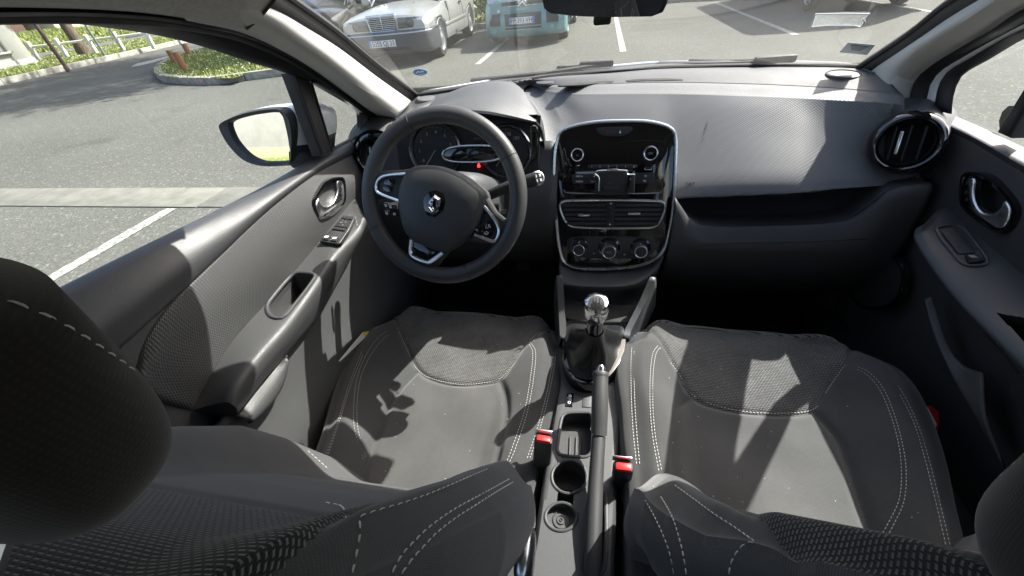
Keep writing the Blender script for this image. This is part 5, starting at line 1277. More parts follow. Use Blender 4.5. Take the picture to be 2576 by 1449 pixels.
# ------------------------------------------------------------------ instrument cluster
ic = thing('instrument_cluster', 'unlit twin dial instrument cluster with chrome rings behind the steering wheel', 'instrument cluster', (-.36, .27, .92))
ip = on(1190, 380, 1, .275); inn = V((0, -1, .30)).normalized()
def on_c(pts, off=0): return [onpl(a, b, ip+inn*off, inn) for a, b in pts]
fr_c = frame(ip, inn, (1, 0, 0))
prism('face', on_c([(990, 300), (1360, 290), (1352, 470), (1010, 460)]), inn, .01, M['darker'], ic)
prism('shroud', on_c([(1000, 296), (1352, 288), (1350, 318), (1240, 306), (1150, 306), (1010, 322)], .0), inn, .02, M['darker'], ic)
def dial(px, py, r_, marks):
    c = on_c([(px, py)], .004)[0]; fr = (c, fr_c[1], fr_c[2], fr_c[3])
    d_ = lathe('dial', [(r_*.97, -.006), (r_*.9, .0), (0, .0)], fr, M['darker'], ic, 48)
    lathe('dial_ring', [(r_*1.02, -.004), (r_*1.06, .008), (r_*1.01, .013), (r_*.955, .006), (r_*.94, -.002)], fr, M['satin'], ic, 56)
    for k in range(25):
        a = R(222-k*11); p = c+fr[1]*(math.cos(a)*r_*.84)+fr[2]*(math.sin(a)*r_*.84)+fr[3]*.001
        fbox('tick', frame(p, fr[3], fr[1]*math.cos(a)+fr[2]*math.sin(a)), (0, 0, 0), (r_*(.10 if k % 3 == 0 else .05), .0009, .0006), M['dim_print'], d_, 0)
    for k, s_ in enumerate(marks):
        a = R(215-k*33); p = c+fr[1]*(math.cos(a)*r_*.66)+fr[2]*(math.sin(a)*r_*.66)+fr[3]*.001
        text('numeral', s_, (p, fr[1], fr[2], fr[3]), .012, M['grey_print'], d_)
    a = R(232); 
    nd = tube('needle', [c+fr[3]*.004, c+fr[3]*.004+(fr[1]*math.cos(a)+fr[2]*math.sin(a))*r_*.72], .0011, M['grey_print'], d_, 6)
dial(1096, 378, .070, ['0', '1', '2', '3', '4', '5', '6']); dial(1274, 381, .064, ['', '20', '50', '90', '130', '180'])
ov = [(1190+76*math.copysign(abs(math.cos(a))**.75, math.cos(a)), 387+21*math.copysign(abs(math.sin(a))**.8, math.sin(a))-.03*76*math.cos(a)) for a in [6.2832*k/48 for k in range(48)]]
ovp = on_c(ov, .022)
prism('centre_display', ovp, inn, .02, M['gloss_clean'], ic, bevel=.002); tube('display_ring', [p+inn*.001 for p in ovp], .0028, M['satin'], ic, 8, closed=True)
prism('screen', on_c(ZR2([(1385, 865), (1680, 850), (1690, 960), (1390, 975)]), .0235), inn, .001, M['shutter'] if False else M['screen'], ic, bevel=.0005)
for q in ((1165, 880), (1340, 890)): pass
fr_w = (on_c(ZR2([(1508, 1040)]), .006)[0], fr_c[1], fr_c[2], fr_c[3])
lathe('warning_light', [(.0042, 0), (.0042, .0012), (0, .0013)], fr_w, M['telltale'], ic, 14); fbox('warning_light_shackle', fr_w, (0, .006, .0005), (.004, .005, .001), M['telltale'], ic, 0)
text('odometer', '96247', (on_c(ZR2([(1500, 762)]), .006)[0], fr_c[1], fr_c[2], fr_c[3]), .009, M['dim_print'], ic)

# ------------------------------------------------------------------ steering wheel
TW = R(28.5); WCN = V((-.36, 0, .918)); wn = V((0, -math.cos(TW), math.sin(TW))); wx_ = V((1, 0, 0)); wy_ = V((0, math.sin(TW), math.cos(TW)))
sw_ = thing('steering_wheel', 'black leather steering wheel turned slightly right with chrome lozenge badge', 'steering wheel', WCN)
RW = .168; rp = [WCN+wx_*(math.cos(a)*RW)+wy_*(math.sin(a)*RW) for a in [6.2832*k/96 for k in range(96)]]
tube('rim', rp, .0165, M['rim'], sw_, 18, closed=True, up=wn, ry=.0182)
def on_w(pts, off=0): return [onpl(a, b, WCN+wn*off, wn) for a, b in ZS(pts)]
for q in ((465, 190), (1200, 480), (250, 985), (895, 1290)):
    p = on_w([q])[0]; d = (p-WCN); d = (d-wn*d.dot(wn)).normalized(); t = wn.cross(d); c = WCN+d*RW
    tube('grip_seam', [c+d*(.0186*math.cos(a))+wn*(.0170*math.sin(a)) for a in [6.2832*k/20 for k in range(20)]], .0007, M['darker'], sw_, 5, closed=True)
hub = [(500, 560), (570, 545), (700, 556), (850, 615), (950, 690), (1003, 745), (1006, 830), (985, 920), (940, 1010), (850, 1085), (745, 1160), (690, 1158), (600, 1125), (480, 1063), (440, 1000), (408, 860), (402, 740), (430, 640), (460, 590)]
hp_ = spl(on_w(hub, .012), 60, closed=True); hc = sum(hp_, V())/60
rings = [(1.0, -.055), (1.02, -.02), (1.0, .002), (.965, .010), (.90, .0145), (.6, .019), (.25, .020), (.02, .020)]
vs_ = [hc+(p-hc)*s+wn*d for s, d in rings for p in hp_]; fs = []
for a in range(len(rings)-1):
    for i in range(60): j = (i+1) % 60; fs.append((a*60+i, a*60+j, (a+1)*60+j, (a+1)*60+i))
mk('airbag_cover', vs_, fs, M['pad'], sw_)
# spokes
def spoke(name, pts, off, depth, bev=.008): return prism(name, on_w(pts, off), wn, depth, M['rim'], sw_, bevel=bev, seg=3)
spoke('spoke', [(190, 610), (300, 580), (420, 575), (500, 560), (470, 800), (400, 800), (280, 745), (215, 790), (175, 740)], .006, .035)
spoke('spoke', [(960, 720), (1010, 760), (1080, 880), (1145, 932), (1215, 900), (1205, 1040), (1085, 1125), (1030, 1105), (900, 1085), (930, 980)], .004, .035)
spoke('spoke', [(470, 1030), (760, 1140), (705, 1200), (650, 1270), (560, 1280), (450, 1215), (455, 1150)], .004, .035)
# left pod
lp = [(245, 700), (262, 652), (300, 625), (440, 612), (440, 795), (395, 795), (260, 735)]
prism('switch_pod', on_w(lp, .010), wn, .012, M['dark'], sw_, bevel=.003); tube('pod_trim', on_w([(448, 603), (300, 618), (255, 645), (236, 700), (250, 738), (400, 800)], .012), .0034, M['satin'], sw_, 8, n=40)
for q in ([(295, 655), (330, 638), (362, 645), (352, 690), (290, 680)], [(288, 690), (350, 700), (335, 740), (305, 735), (282, 712)]): prism('button', on_w(q, .014), wn, .008, M['gloss_clean'], sw_, bevel=.0015)
for q, s_ in (((325, 668), '+'), ((315, 712), '–')): text('button_mark', s_, (on_w([q], .0145)[0], wx_, wy_, wn), .012, M['grey_print'], sw_)
# right pod
rp_ = [(1015, 850), (1060, 900), (1108, 1000), (1098, 1060), (1070, 1085), (945, 1040), (985, 960)]
prism('switch_pod', on_w(rp_, .010), wn, .012, M['dark'], sw_, bevel=.003); tube('pod_trim', on_w([(1005, 838), (1050, 890), (1090, 945), (1112, 1005), (1100, 1062), (1072, 1086), (940, 1036)], .012), .0034, M['satin'], sw_, 8, n=44)
for q in ([(1025, 945), (1050, 940), (1078, 995), (1070, 1015), (1010, 1000)], [(1006, 1008), (1068, 1025), (1045, 1055), (1000, 1040)]): prism('button', on_w(q, .014), wn, .008, M['gloss_clean'], sw_, bevel=.0015)
lathe('button', [(.0105, -.008), (.0105, .002), (.009, .003), (0, .0032)], frame(on_w([(970, 1003)], .012)[0], wn, wx_), M['gloss_clean'], sw_, 18)
for q, s_ in (((1045, 980), 'R'), ((1025, 1030), 'O')): text('button_mark', s_, (on_w([q], .0145)[0], wx_, wy_, wn), .010, M['white_print'], sw_)
# lower insert
prism('lower_insert', on_w([(502, 1085), (500, 1160), (520, 1190), (600, 1224), (630, 1218), (700, 1165), (640, 1140)], .010), wn, .012, M['gloss'], sw_, bevel=.002)
tube('insert_trim', on_w([(490, 1075), (482, 1160), (500, 1195), (600, 1236), (635, 1226), (712, 1168)], .010), .0048, M['satin'], sw_, 8, n=40)
# badge
prism('badge_ground', on_w([(590, 755), (620, 730), (660, 720), (715, 745), (729, 800), (716, 862), (658, 916), (600, 902), (576, 852), (572, 790)], .034), wn, .008, M['gloss_clean'], sw_, bevel=.0015)
bo = on_w([(655, 752), (697, 783), (693, 838), (642, 894), (606, 852), (612, 795)], .037); bi = on_w([(657, 788), (676, 802), (673, 828), (648, 856), (632, 836), (634, 812)], .037)
vs_ = [p for p in bo]+[p.lerp(q, .5)+wn*.006 for p, q in zip(bo, bi)]+[q for q in bi]; fs = []
for a in (0, 6):
    for i in range(6): j = (i+1) % 6; fs.append((a+i, a+j, a+6+j, a+6+i))
mk('badge', vs_, fs, M['chrome'], sw_, smooth=False)
for q in ([(664, 790), (672, 792), (672, 836), (664, 838)], [(634, 818), (640, 812), (640, 842), (634, 838)]): prism('badge_bar', on_w(q, .040), wn, .004, M['chrome'], sw_)
# column shroud and stalks
cs = thing('steering_column', 'grey steering column shroud with indicator and wiper stalks behind the wheel', 'steering column', WCN+V((0, .1, -.05)))
axc = -wn
def ringc(d, w_, h_, dz): return [WCN+axc*d+wx_*(w_*math.copysign(abs(math.cos(a))**.6, math.cos(a)))+wy_*(h_*math.copysign(abs(math.sin(a))**.6, math.sin(a))+dz) for a in [6.2832*k/36 for k in range(36)]]
rr_ = [ringc(.03, .060, .05, 0), ringc(.05, .072, .058, .002), ringc(.14, .080, .062, .004), ringc(.24, .085, .065, .0)]
vs_ = [p for r_ in rr_ for p in r_]; fs = [tuple(range(36))]
for a in range(3):
    for i in range(36): j = (i+1) % 36; fs.append((a*36+i, a*36+j, (a+1)*36+j, (a+1)*36+i))
mk('shroud', vs_, fs, M['dash'], cs)
sk = on(1352, 449, 1, .075); ska = WCN+axc*.085+wx_*.06
tube('stalk', [ska, ska.lerp(sk, .5)+V((0, 0, .004)), sk], lambda t: .011+.004*t, M['dark'], cs, 14, n=10)
fr_s = frame(sk, (sk-ska)*.4+V((.0, -.10, .05)), V((0, 0, 1)))
sc_ = lathe('stalk_cap', [(.0155, -.004), (.0155, .003), (.013, .005), (0, .0055)], fr_s, M['satin'], cs, 22)
lathe('stalk_cap_face', [(.0125, .0052), (.0122, .0062), (0, .0064)], fr_s, M['darker'], cs, 22)
for k in range(4): fbox('stalk_mark', fr_s, ((-.005, .005)[k % 2], (-.005, .005)[k//2], .0068), (.006, .0045, .0005), M['white_print'], cs, 0)
sl_ = on(975, 525, 1, .07)
tube('stalk', [WCN+axc*.085-wx_*.06, sl_], .012, M['dark'], cs, 12)
for i_, q in enumerate(((312, 830), (345, 840), (372, 842), (318, 885), (372, 890))):
    p = on(*ZS([q])[0], 1, .055); fbox('stalk_switch', frame(p, V((0, -1, .3)), wx_), (0, 0, 0), (.013, .012, .006), M['darker'], cs, .001)
    fbox('stalk_mark', frame(p, V((0, -1, .3)), wx_), (0, 0, .0035), (.006, .006, .0006), M['white_print' if i_ in (0, 1, 3, 4) else 'dim_print'], cs, 0)
st2 = on(1258, 520, 1, .075)
tube('stalk', [WCN+axc*.10+wx_*.05+wy_*-.02, st2], .011, M['dark'], cs, 12)
text('stalk_mark', 'SOURCE\nAUDIO', (on(*ZS([(1128, 875)])[0], 1, .062), wx_, wy_, wn), .0065, M['grey_print'], cs)

# ------------------------------------------------------------------ centre stack
SA = on(1548, 308, 1, .30); SB = on(1535, 680, 1, .18); su_ = (SA-SB); su_ = (su_-wx_*su_.x).normalized(); sn = wx_.cross(su_)
if sn.y > 0: sn = -sn
def on_s(pts, off=0): return [onpl(a, b, SA+sn*off, sn) for a, b in ZK(pts)]
def fr_k(q, off=0): return (on_s([q], off)[0], wx_, su_, sn)
ck_ = thing('centre_stack', 'gloss black centre stack with chrome surround, radio, vents and climate knobs', 'centre console', (0, .25, .8))
so_ = [(195, 230), (215, 180), (280, 145), (450, 108), (650, 95), (900, 98), (1050, 132), (1108, 172), (1128, 240), (1122, 500), (1105, 800), (1070, 1000), (1040, 1100), (980, 1175), (850, 1235), (650, 1263), (400, 1266), (290, 1243), (240, 1200), (205, 1080), (185, 900), (170, 700), (165, 500), (175, 330)]
sop = spl(on_s(so_), 96, closed=True)
prism('fascia', sop, sn, .09, M['gloss'], ck_, bevel=.003)
tube('chrome_surround', [p+sn*.001 for p in sop], .0042, M['satin'], ck_, 8, closed=True)
# radio
rad = prism('radio', spl(on_s([(245, 285), (640, 262), (1048, 268), (1040, 480), (1020, 655), (630, 668), (250, 660), (240, 460)], .002), 40, closed=True), sn, .004, M['gloss_clean'], ck_, bevel=.001, back=.0005)
tube('radio_seam', on_s([(243, 640), (255, 660), (630, 669), (1000, 662), (1022, 640)], .003), .0012, M['satin'], rad, 5, n=40)
hz = prism('hazard_switch', spl(on_s([(500, 150), (640, 140), (790, 142), (780, 175), (720, 210), (640, 216), (550, 208), (505, 180)], .003), 30, closed=True), sn, .004, M['dark'], ck_, bevel=.0015, back=.001)
prism('hazard_triangle', on_s([(590, 162), (608, 196), (572, 196)], .0045), sn, .0006, M['hazard'], hz); fbox('lock_mark', fr_k((688, 184), .0048), (0, 0, 0), (.004, .004, .0005), M['white_print'], hz, 0)
tube('lock_mark', [p for p in on_s([(683, 180), (684, 172), (688, 169), (692, 172), (693, 180)], .0048)], .0004, M['white_print'], hz, 4)
def knob(q, r_, h, lab, parent, name, ring='satin', face='gloss_clean', ts=.008):
    fr = fr_k(q, .003); k_ = lathe(name, [(r_*1.02, -.004), (r_*1.0, h*.5), (r_*.97, h), (r_*.9, h*1.04), (r_*.80, h*.98)], fr, M[ring], parent, 40)
    lathe('knob_face', [(r_*.82, h*.9), (r_*.80, h*.985), (0, h*1.0)], fr, M[face], k_, 32)
    if lab: text('knob_mark', lab, (fr[0]+sn*(h*1.0+.0006), wx_, su_, sn), ts, M['grey_print'], k_)
    return k_
knob((350, 360), .0165, .013, '', rad, 'radio_knob'); knob((926, 348), .0175, .013, 'OK', rad, 'radio_knob')
tube('power_mark', on_s([(345, 360), (343, 366), (349, 371), (355, 366), (353, 360)], .017), .0005, M['grey_print'], rad, 4)
prism('volume_mark', on_s([(338, 449), (366, 440), (366, 449)], .0035), sn, .0006, M['white_print'], rad)
lathe('jack_socket', [(.004, -.003), (.004, .001), (.0028, .0015)], fr_k((345, 474), .003), M['dark'], rad, 14)
rk = prism('preset_keys', spl(on_s([(432, 445), (640, 436), (830, 440), (828, 465), (640, 464), (436, 470)], .003), 30, closed=True), sn, .003, M['dark'], rad, bevel=.0008, back=.001)
for k, q in enumerate((462, 528, 595, 661, 731, 797)): text('key_mark', str(k+1), fr_k((q, 455), .0046), .0062, M['white_print'], rk)
uq = prism('usb_flap', on_s([(884, 455), (938, 455), (938, 478), (884, 478)], .0035), sn, .002, M['darker'], rad, bevel=.0005)
tube('usb_outline', on_s([(884, 478), (884, 466)], .004), .0006, M['white_print'], rad, 4); tube('usb_outline', on_s([(886, 479), (936, 479), (938, 466)], .004), .0006, M['white_print'], rad, 4)
for pts, marks in (([(300, 515), (480, 510), (480, 590), (320, 592), (304, 570)], ((365, 532, 'MEDIA'), (365, 573, 'RADIO'), (478, 531, '|◀'), (474, 576, 'TEXT'))), ([(800, 505), (965, 503), (962, 560), (945, 588), (800, 590)], ((888, 528, '↩'), (880, 569, 'TEL')))):
    kp = prism('radio_keys', on_s(pts, .003), sn, .003, M['dark'], rad, bevel=.001, back=.0012)
    for x, y, s_ in marks:
        if s_ == '|◀': prism('key_mark', on_s([(488, 524), (488, 540), (476, 532)], .0052), sn, .0005, M['white_print'], kp)
        elif s_ == '↩': tube('key_mark', on_s([(880, 524), (895, 524), (898, 530), (892, 535), (880, 535)], .0052), .0005, M['white_print'], kp, 4)
        else: text('key_mark', s_, fr_k((x, y), .005), .0062, M['white_print'], kp)
    tube('key_gap', on_s([(pts[0][0]+8, 549), (pts[1][0]-4, 547)], .0046), .0005, M['darker'], kp, 4)
# central vents
vo_ = [(208, 760), (225, 735), (260, 725), (600, 718), (1000, 728), (1035, 740), (1046, 775), (1030, 830), (1005, 890), (965, 928), (900, 938), (600, 942), (360, 935), (300, 925), (262, 895), (230, 840)]
vop = spl(on_s(vo_, .003), 64, closed=True)
fv = prism('vent_panel', vop, sn, .004, M['darker'], ck_); tube('vent_surround', [p+sn*.001 for p in vop], .0032, M['satin'], ck_, 8, closed=True)
for x0, x1, dz in ((235, 578, 1), (648, 1022, -1)):
    for k in range(5):
        y = 762+k*36; sh = (k*9)
        a, b = (x0+sh*.7, x1) if x0 < 300 else (x0, x1-sh*.9)
        p0, p1 = on_s([(a, y), (b, y)], .006)
        tube('vent_slat', [p0, p1], .0016, M['dark'], ck_, 6, up=sn, ry=.0042)
    tabx = (402 if x0 < 300 else 798); taby = (838 if x0 < 300 else 826)
    fbox('vent_tab', fr_k((tabx, taby), .009), (0, 0, 0), (.031, .006, .008), M['satin'], ck_, .0018)
prism('vent_divider', on_s([(580, 735), (645, 735), (640, 930), (578, 930)], .006), sn, .008, M['dark'], ck_, bevel=.0015)
fbox('vent_wheel', fr_k((610, 830), .008), (0, 0, 0), (.008, .033, .006), M['darker'], ck_, .002)
for q in ((614, 748), (608, 914)): fbox('vent_mark', fr_k(q, .0068), (0, 0, 0), (.0035, .0035, .0004), M['white_print'], ck_, 0)
# climate controls
cl = prism('climate_panel', spl(on_s([(270, 1040), (300, 1015), (600, 1008), (910, 1020), (955, 1060), (960, 1110), (930, 1160), (860, 1180), (600, 1185), (330, 1165), (275, 1120)], .003), 40, closed=True), sn, .003, M['dark'], ck_, bevel=.001)
for q, r_, s_ in (((362, 1105), .0165, ''), ((600, 1120), .0195, 'A/C'), ((848, 1118), .0175, '')):
    lathe('knob_collar', [(r_*1.55, -.002), (r_*1.5, .002), (r_*1.2, .004)], fr_k((q[0], q[1]-22), .003), M['gloss'], cl, 36)
    k_ = knob(q, r_, .018, s_, cl, 'climate_knob', 'satin', 'dark', .009)
    fbox('knob_pointer', fr_k((q[0]+(-25 if q[0] == 600 else 0), q[1]-50), .022), (0, 0, 0), (.0012, .006, .0006), M['white_print'], k_, 0)
tube('temperature_arc', on_s([(305, 1110), (302, 1070), (325, 1035)], .0065), .0008, M['blue_print'], cl, 5, n=10); tube('temperature_arc', on_s([(400, 1035), (430, 1065), (438, 1100)], .0065), .0008, M['hazard'], cl, 5, n=10)
for q in ((480, 1143), (722, 1152)): lathe('climate_button', [(.0065, -.002), (.006, .002), (0, .0025)], fr_k(q, .003), M['darker'], cl, 18); fbox('button_mark', fr_k(q, .006), (0, 0, 0), (.005, .0035, .0004), M['grey_print'], cl, 0)
# phone holder clipped on the radio
ph = thing('phone_holder', 'black clip-on phone holder with chrome-edged side clamps over the radio keys', 'phone holder', on_s([(640, 580)], .04)[0])
prism('back_plate', on_s([(495, 500), (745, 490), (752, 650), (740, 680), (500, 680), (488, 650)], .030), sn, .012, M['dark'], ph, bevel=.003)
for k, (a, b) in enumerate(((545, 715), (572, 668), (580, 660), (560, 690))): tube('pad_rib', on_s([(a, 530+k*32), (b, 528+k*32)], .0305), .0022, M['leather'], ph, 6, up=sn, ry=.006)
for pts in ([(488, 520), (515, 530), (522, 550), (518, 650), (500, 655), (486, 640)], [(768, 560), (780, 520), (808, 515), (806, 560), (800, 668), (760, 662)]): prism('side_clamp', on_s(pts, .048), sn, .022, M['dark'], ph, bevel=.003)
tube('clamp_edge', on_s([(490, 512), (515, 535), (522, 560), (518, 648)], .049), .0018, M['satin'], ph, 6, n=16); tube('clamp_edge', on_s([(740, 490), (745, 515), (785, 518), (806, 520), (775, 548), (768, 560)], .045), .0018, M['satin'], ph, 6, n=16)
tube('top_edge', on_s([(497, 497), (500, 490), (580, 484), (660, 482), (745, 486)], .033), .0018, M['satin'], ph, 6, n=16)
fbox('release_tab', fr_k((625, 480), .034), (0, 0, 0), (.028, .005, .006), M['satin'], ph, .002)
tube('clip', [on_s([(620, 600)], .025)[0], on_s([(620, 640)], .01)[0]], .010, M['dark'], ph, 8)
# ------------------------------------------------------------------ lower console, gear lever, handbrake
ZG = lambda pts: zc(pts, 2050, 1050, 1.19)
co_ = thing('centre_console', 'dark plastic console between the seats with tray and two cup holders', 'centre console', (-.03, -.3, .4))
# upright below the stack with start button, tray
up0 = on_s([(205, 1215), (330, 1268), (620, 1285), (900, 1255), (1030, 1170)], -.006)
up1 = PZ([(1408, 715), (1460, 720), (1530, 722), (1600, 715), (1652, 690)], .60); up1 = [V((p.x, p.y-.0, p.z)) for p in up1]
loft('upright', [[p+V((0, .03, .02)) for p in up0], up0, [p.lerp(q, .6)+V((0, -.004, 0)) for p, q in zip(up0, up1)], up1], 30, 14, M['lower'], co_, .004)
bb = on_s([(320, 1345)], -.004)[0]
sb_ = lathe('start_button', [(.019, -.01), (.019, .003), (.0165, .005), (0, .0055)], (bb, wx_, su_, sn), M['gloss_clean'], co_, 28)
lathe('start_button_ring', [(.0215, -.006), (.021, .004), (.019, .0035)], (bb, wx_, su_, sn), M['dark'], co_, 28)
text('start_button_mark', 'START\nSTOP', (bb+sn*.006, wx_, su_, sn), .0078, M['grey_print'], sb_)
# tray in front of the gear lever: dark well with pale side rails
loft('tray', [up1, [V((p.x, p.y-.005, .54)) for p in up1], PZ([(1418, 800), (1460, 808), (1520, 812), (1575, 812), (1590, 800)], .535)], 24, 10, M['darker'], co_, .003)
railL = [on(a, b, 2, z) for a, b, z in ((1402, 690, .64), (1408, 780, .575), (1412, 850, .55))]; railR2 = [on(a, b, 2, z) for a, b, z in ((1648, 695, .64), (1620, 760, .59), (1585, 830, .555), (1580, 850, .55))]
loft('side_rail', [[p+V((-.010, 0, -.10)) for p in railL], railL, [p+V((.010, 0, .001)) for p in railL], [p+V((.013, 0, -.06)) for p in railL]], 16, 10, M['door'], co_, .003)
loft('side_rail', [[p+V((-.013, 0, -.06)) for p in railR2], [p+V((-.010, 0, .001)) for p in railR2], railR2, [p+V((.012, 0, -.10)) for p in railR2]], 16, 10, M['door'], co_, .003)
# console deck
zk = .515
DL = PZ(ZG([(185, 250), (180, 400), (195, 520), (178, 620), (155, 760), (130, 900), (100, 1120), (75, 1300), (50, 1449), (20, 1640)]), zk)
DR = PZ(ZG([(515, 270), (500, 400), (480, 520), (472, 620), (460, 760), (448, 900), (438, 1120), (430, 1300), (425, 1449), (420, 1640)]), zk)
d0 = spl(DL, 60); d1 = spl(DR, 60)
cols_ = [[p+V((-.012, 0, -.20)) for p in d0], [p+V((-.006, 0, -.012)) for p in d0], d0]
cols_ += [[p.lerp(q, k/6) for p, q in zip(d0, d1)] for k in range(1, 6)]
cols_ += [d1, [p+V((.006, 0, -.012)) for p in d1], [p+V((.012, 0, -.20)) for p in d1]]
deck = loft('deck', cols_, 150, 90, M['dash'], co_, lin=True)
def wz(pts, z=zk): return PZ(ZG(pts), z)
# tray and cup holders
tr = [(195, 705), (215, 688), (300, 684), (332, 690), (334, 860), (318, 886), (290, 892), (190, 882), (172, 862), (178, 790)]
hole(deck, ZG(tr)); rt = spl(wz(tr), 40, closed=True); well('coin_tray', rt, (0, 0, -.035), M['lower'], co_, .95); tube('tray_rim', rt, .0035, M['dash'], co_, 8, closed=True)
for x in (232, 262, 292): tube('tray_rib', [p+V((0, 0, -.033)) for p in wz([(x, 760), (x-4, 870)])], .002, M['lower'], co_, 6)
def circ(cx, cy, rx, ry, n=40): return [(cx+rx*math.cos(6.2832*k/n), cy+ry*math.sin(6.2832*k/n)) for k in range(n)]
for cx, cy, rx, ry, dp in ((228, 985, 82, 78, .045), (190, 1172, 74, 66, .015)):
    hole(deck, ZG(circ(cx, cy, rx, ry))); r_ = wz(circ(cx, cy, rx, ry)); cw_ = well('cup_holder', r_, (0, 0, -dp), M['dash'], co_, .94)
    c = sum(r_, V())/len(r_)-V((0, 0, dp-.0005)); rr = (r_[0]-r_[20]).length/2
    for k in (.55, .28, .1): lathe('cup_ring', [(rr*k, 0), (rr*k*.98, .0018), (rr*k*.9, .0018), (rr*k*.88, 0)], frame(c, (0, 0, 1)), M['lower'], co_, 28)
    tube('cup_rim', r_, .003, M['dash'], co_, 8, closed=True)
hole(deck, ZG([(170, 1040), (245, 1050), (250, 1120), (165, 1115)])); well('cup_channel', wz([(170, 1040), (245, 1050), (250, 1120), (165, 1115)]), (0, 0, -.03), M['dash'], co_, .98)
bt = prism('speed_limiter_switch', wz([(217, 594), (250, 596), (243, 658), (210, 655)]), (0, 0, 1), .006, M['gloss_clean'], co_, bevel=.0015, back=.003)
for q in ((232, 610), (228, 640)): lathe('switch_mark', [(.0035, 0), (.0035, .0006), (.0022, .0006), (.0022, 0)], frame(wz([q])[0]+V((0, 0, .0032)), (0, 0, 1)), M['white_print'], bt, 14)
prism('blank_cover', wz([(293, 606), (332, 608), (330, 662), (288, 658)]), (0, 0, 1), .004, M['dash'], co_, bevel=.0012, back=.0022)
# gear surround and gaiter
gs_ = [(208, 256), (350, 262), (500, 268), (497, 340), (480, 420), (440, 490), (390, 535), (325, 556), (265, 545), (222, 505), (195, 430), (196, 340)]
sp_ = spl(wz(gs_, .545), 60, closed=True)
gl = thing('gear_lever', 'gear lever with chrome topped knob marked with the gear pattern and black leather gaiter', 'gear lever', (-.02, -.12, .52))
prism('gaiter_frame', sp_, (0, 0, 1), .05, M['gloss'], co_, bevel=.004, back=.002)
gp = spl(wz([(225, 275), (350, 278), (478, 285), (470, 360), (450, 430), (400, 505), (330, 532), (265, 520), (225, 470), (212, 380)], .55), 60, closed=True)
apex = on(*ZG([(347, 300)])[0], 2, .655); gc = sum(gp, V())/60
nrow = 14; vs_ = []; fs = []
for j in range(nrow):
    t = j/(nrow-1)
    for i, p in enumerate(gp):
        tgt = apex+(p-gc).normalized()*.019
        s_ = t**.75
        q = p.lerp(tgt, s_); q.z = .552+(apex.z-.552)*(t**1.5*.75+t*.25)
        w_ = math.sin(math.pi*min(1, t*1.05))
        fold = .012*math.sin(i/60*6.2832*4+2.2*t)+.006*math.sin(i/60*6.2832*7+5*t)
        q += (p-gc).normalized()*fold*w_; q.z += .006*math.sin(t*13+i/60*12.56)*w_*.5
        vs_.append(q)
for j in range(nrow-1):
    for i in range(60): k = (i+1) % 60; fs.append((j*60+i, j*60+k, (j+1)*60+k, (j+1)*60+i))
mk('gaiter', vs_, fs, M['boot'], gl, ang=80)
tube('gaiter_seam', [vs_[j*60+38]+V((0, -.001, .001)) for j in range(nrow)], .0012, M['darker'], gl, 5)
kb = on(*ZG([(351, 230)])[0], 2, .705); kt = on(*ZG([(356, 165)])[0], 2, .755)
ax = (kt-apex).normalized()
lathe('knob_neck', [(.0165, -.004), (.018, .02), (.017, .04), (.02, .055), (.0225, .062)], frame(apex, ax, (1, 0, 0)), M['gloss_clean'], gl, 28)
frk = frame(kb, ax, (1, 0, 0))
lathe('knob', [(.020, -.010), (.0235, .0), (.0265, .015), (.028, .03), (.0275, .040), (.024, .048), (.015, .0525), (0, .054)], frk, M['chrome'], gl, 36, sx=.96, sy=1.0)
# pattern plate on the knob, tilted to the driver
pn = (ax*.75+V((0, -1, .75))*.5).normalized(); pc = kb+ax*.030+pn*.0245
fp = frame(pc, pn, (1, 0, 0))
lathe('pattern_plate', [(.0175, -.006), (.0165, -.0005), (0, .0008)], fp, M['satin'], gl, 26)
for x in (-.006, 0, .006): fbox('pattern_line', fp, (x, 0, .0014), (.0012, .014, .0008), M['plate_text'], gl, 0)
fbox('pattern_line', fp, (0, 0, .0014), (.0135, .0012, .0008), M['plate_text'], gl, 0)
for x, y, s_ in ((-.0062, .0105, '1'), (0, .0105, '3'), (.0062, .0105, '5'), (-.0062, -.0105, '2'), (0, -.0105, '4'), (.0064, -.0105, 'R')): text('pattern_mark', s_, (fp[0]+fp[1]*x+fp[2]*y+fp[3]*.0012, fp[1], fp[2], fp[3]), .005, M['plate_text'], gl)
# handbrake
hbk = thing('handbrake', 'grey plastic handbrake lever with silver release button, lying on the console', 'handbrake', (-.02, -.5, .5))
t0 = on(*ZG([(375, 500)])[0], 2, .635); t1 = on(*ZG([(366, 790)])[0], 2, .578); t2 = on(*ZG([(350, 1050)])[0], 2, .552); t3 = on(*ZG([(337, 1420)])[0], 2, .525)
tube('grip', [t0, t0.lerp(t1, .5)+V((0, 0, .003)), t1], lambda t: .0150+.001*math.sin(t*3), M['door'], hbk, 18, n=18)
tube('lever', [t1.lerp(t0, -.02), t2, t3, t3+V((0, -.06, -.03))], lambda t: .0128+.002*t, M['lower'], hbk, 16, n=24)
dd_ = (t0-t1).normalized(); lathe('button', [(.0085, -.004), (.0088, .012), (.007, .016), (0, .017)], frame(t0, dd_), M['chrome'], hbk, 22)
lathe('grip_collar', [(.0160, -.006), (.0166, .0), (.015, .003)], frame(t0, dd_), M['door'], hbk, 22)
slot = [(300, 1290), (330, 1080), (385, 1050), (400, 1120), (395, 1400), (370, 1440), (310, 1440), (292, 1400)]
hole(deck, ZG(slot)); well('brake_slot', spl(wz(slot), 40, closed=True), (0, 0, -.06), M['darker'], co_, .98); tube('slot_rim', spl(wz(slot), 40, closed=True), .004, M['dash'], co_, 8, closed=True)
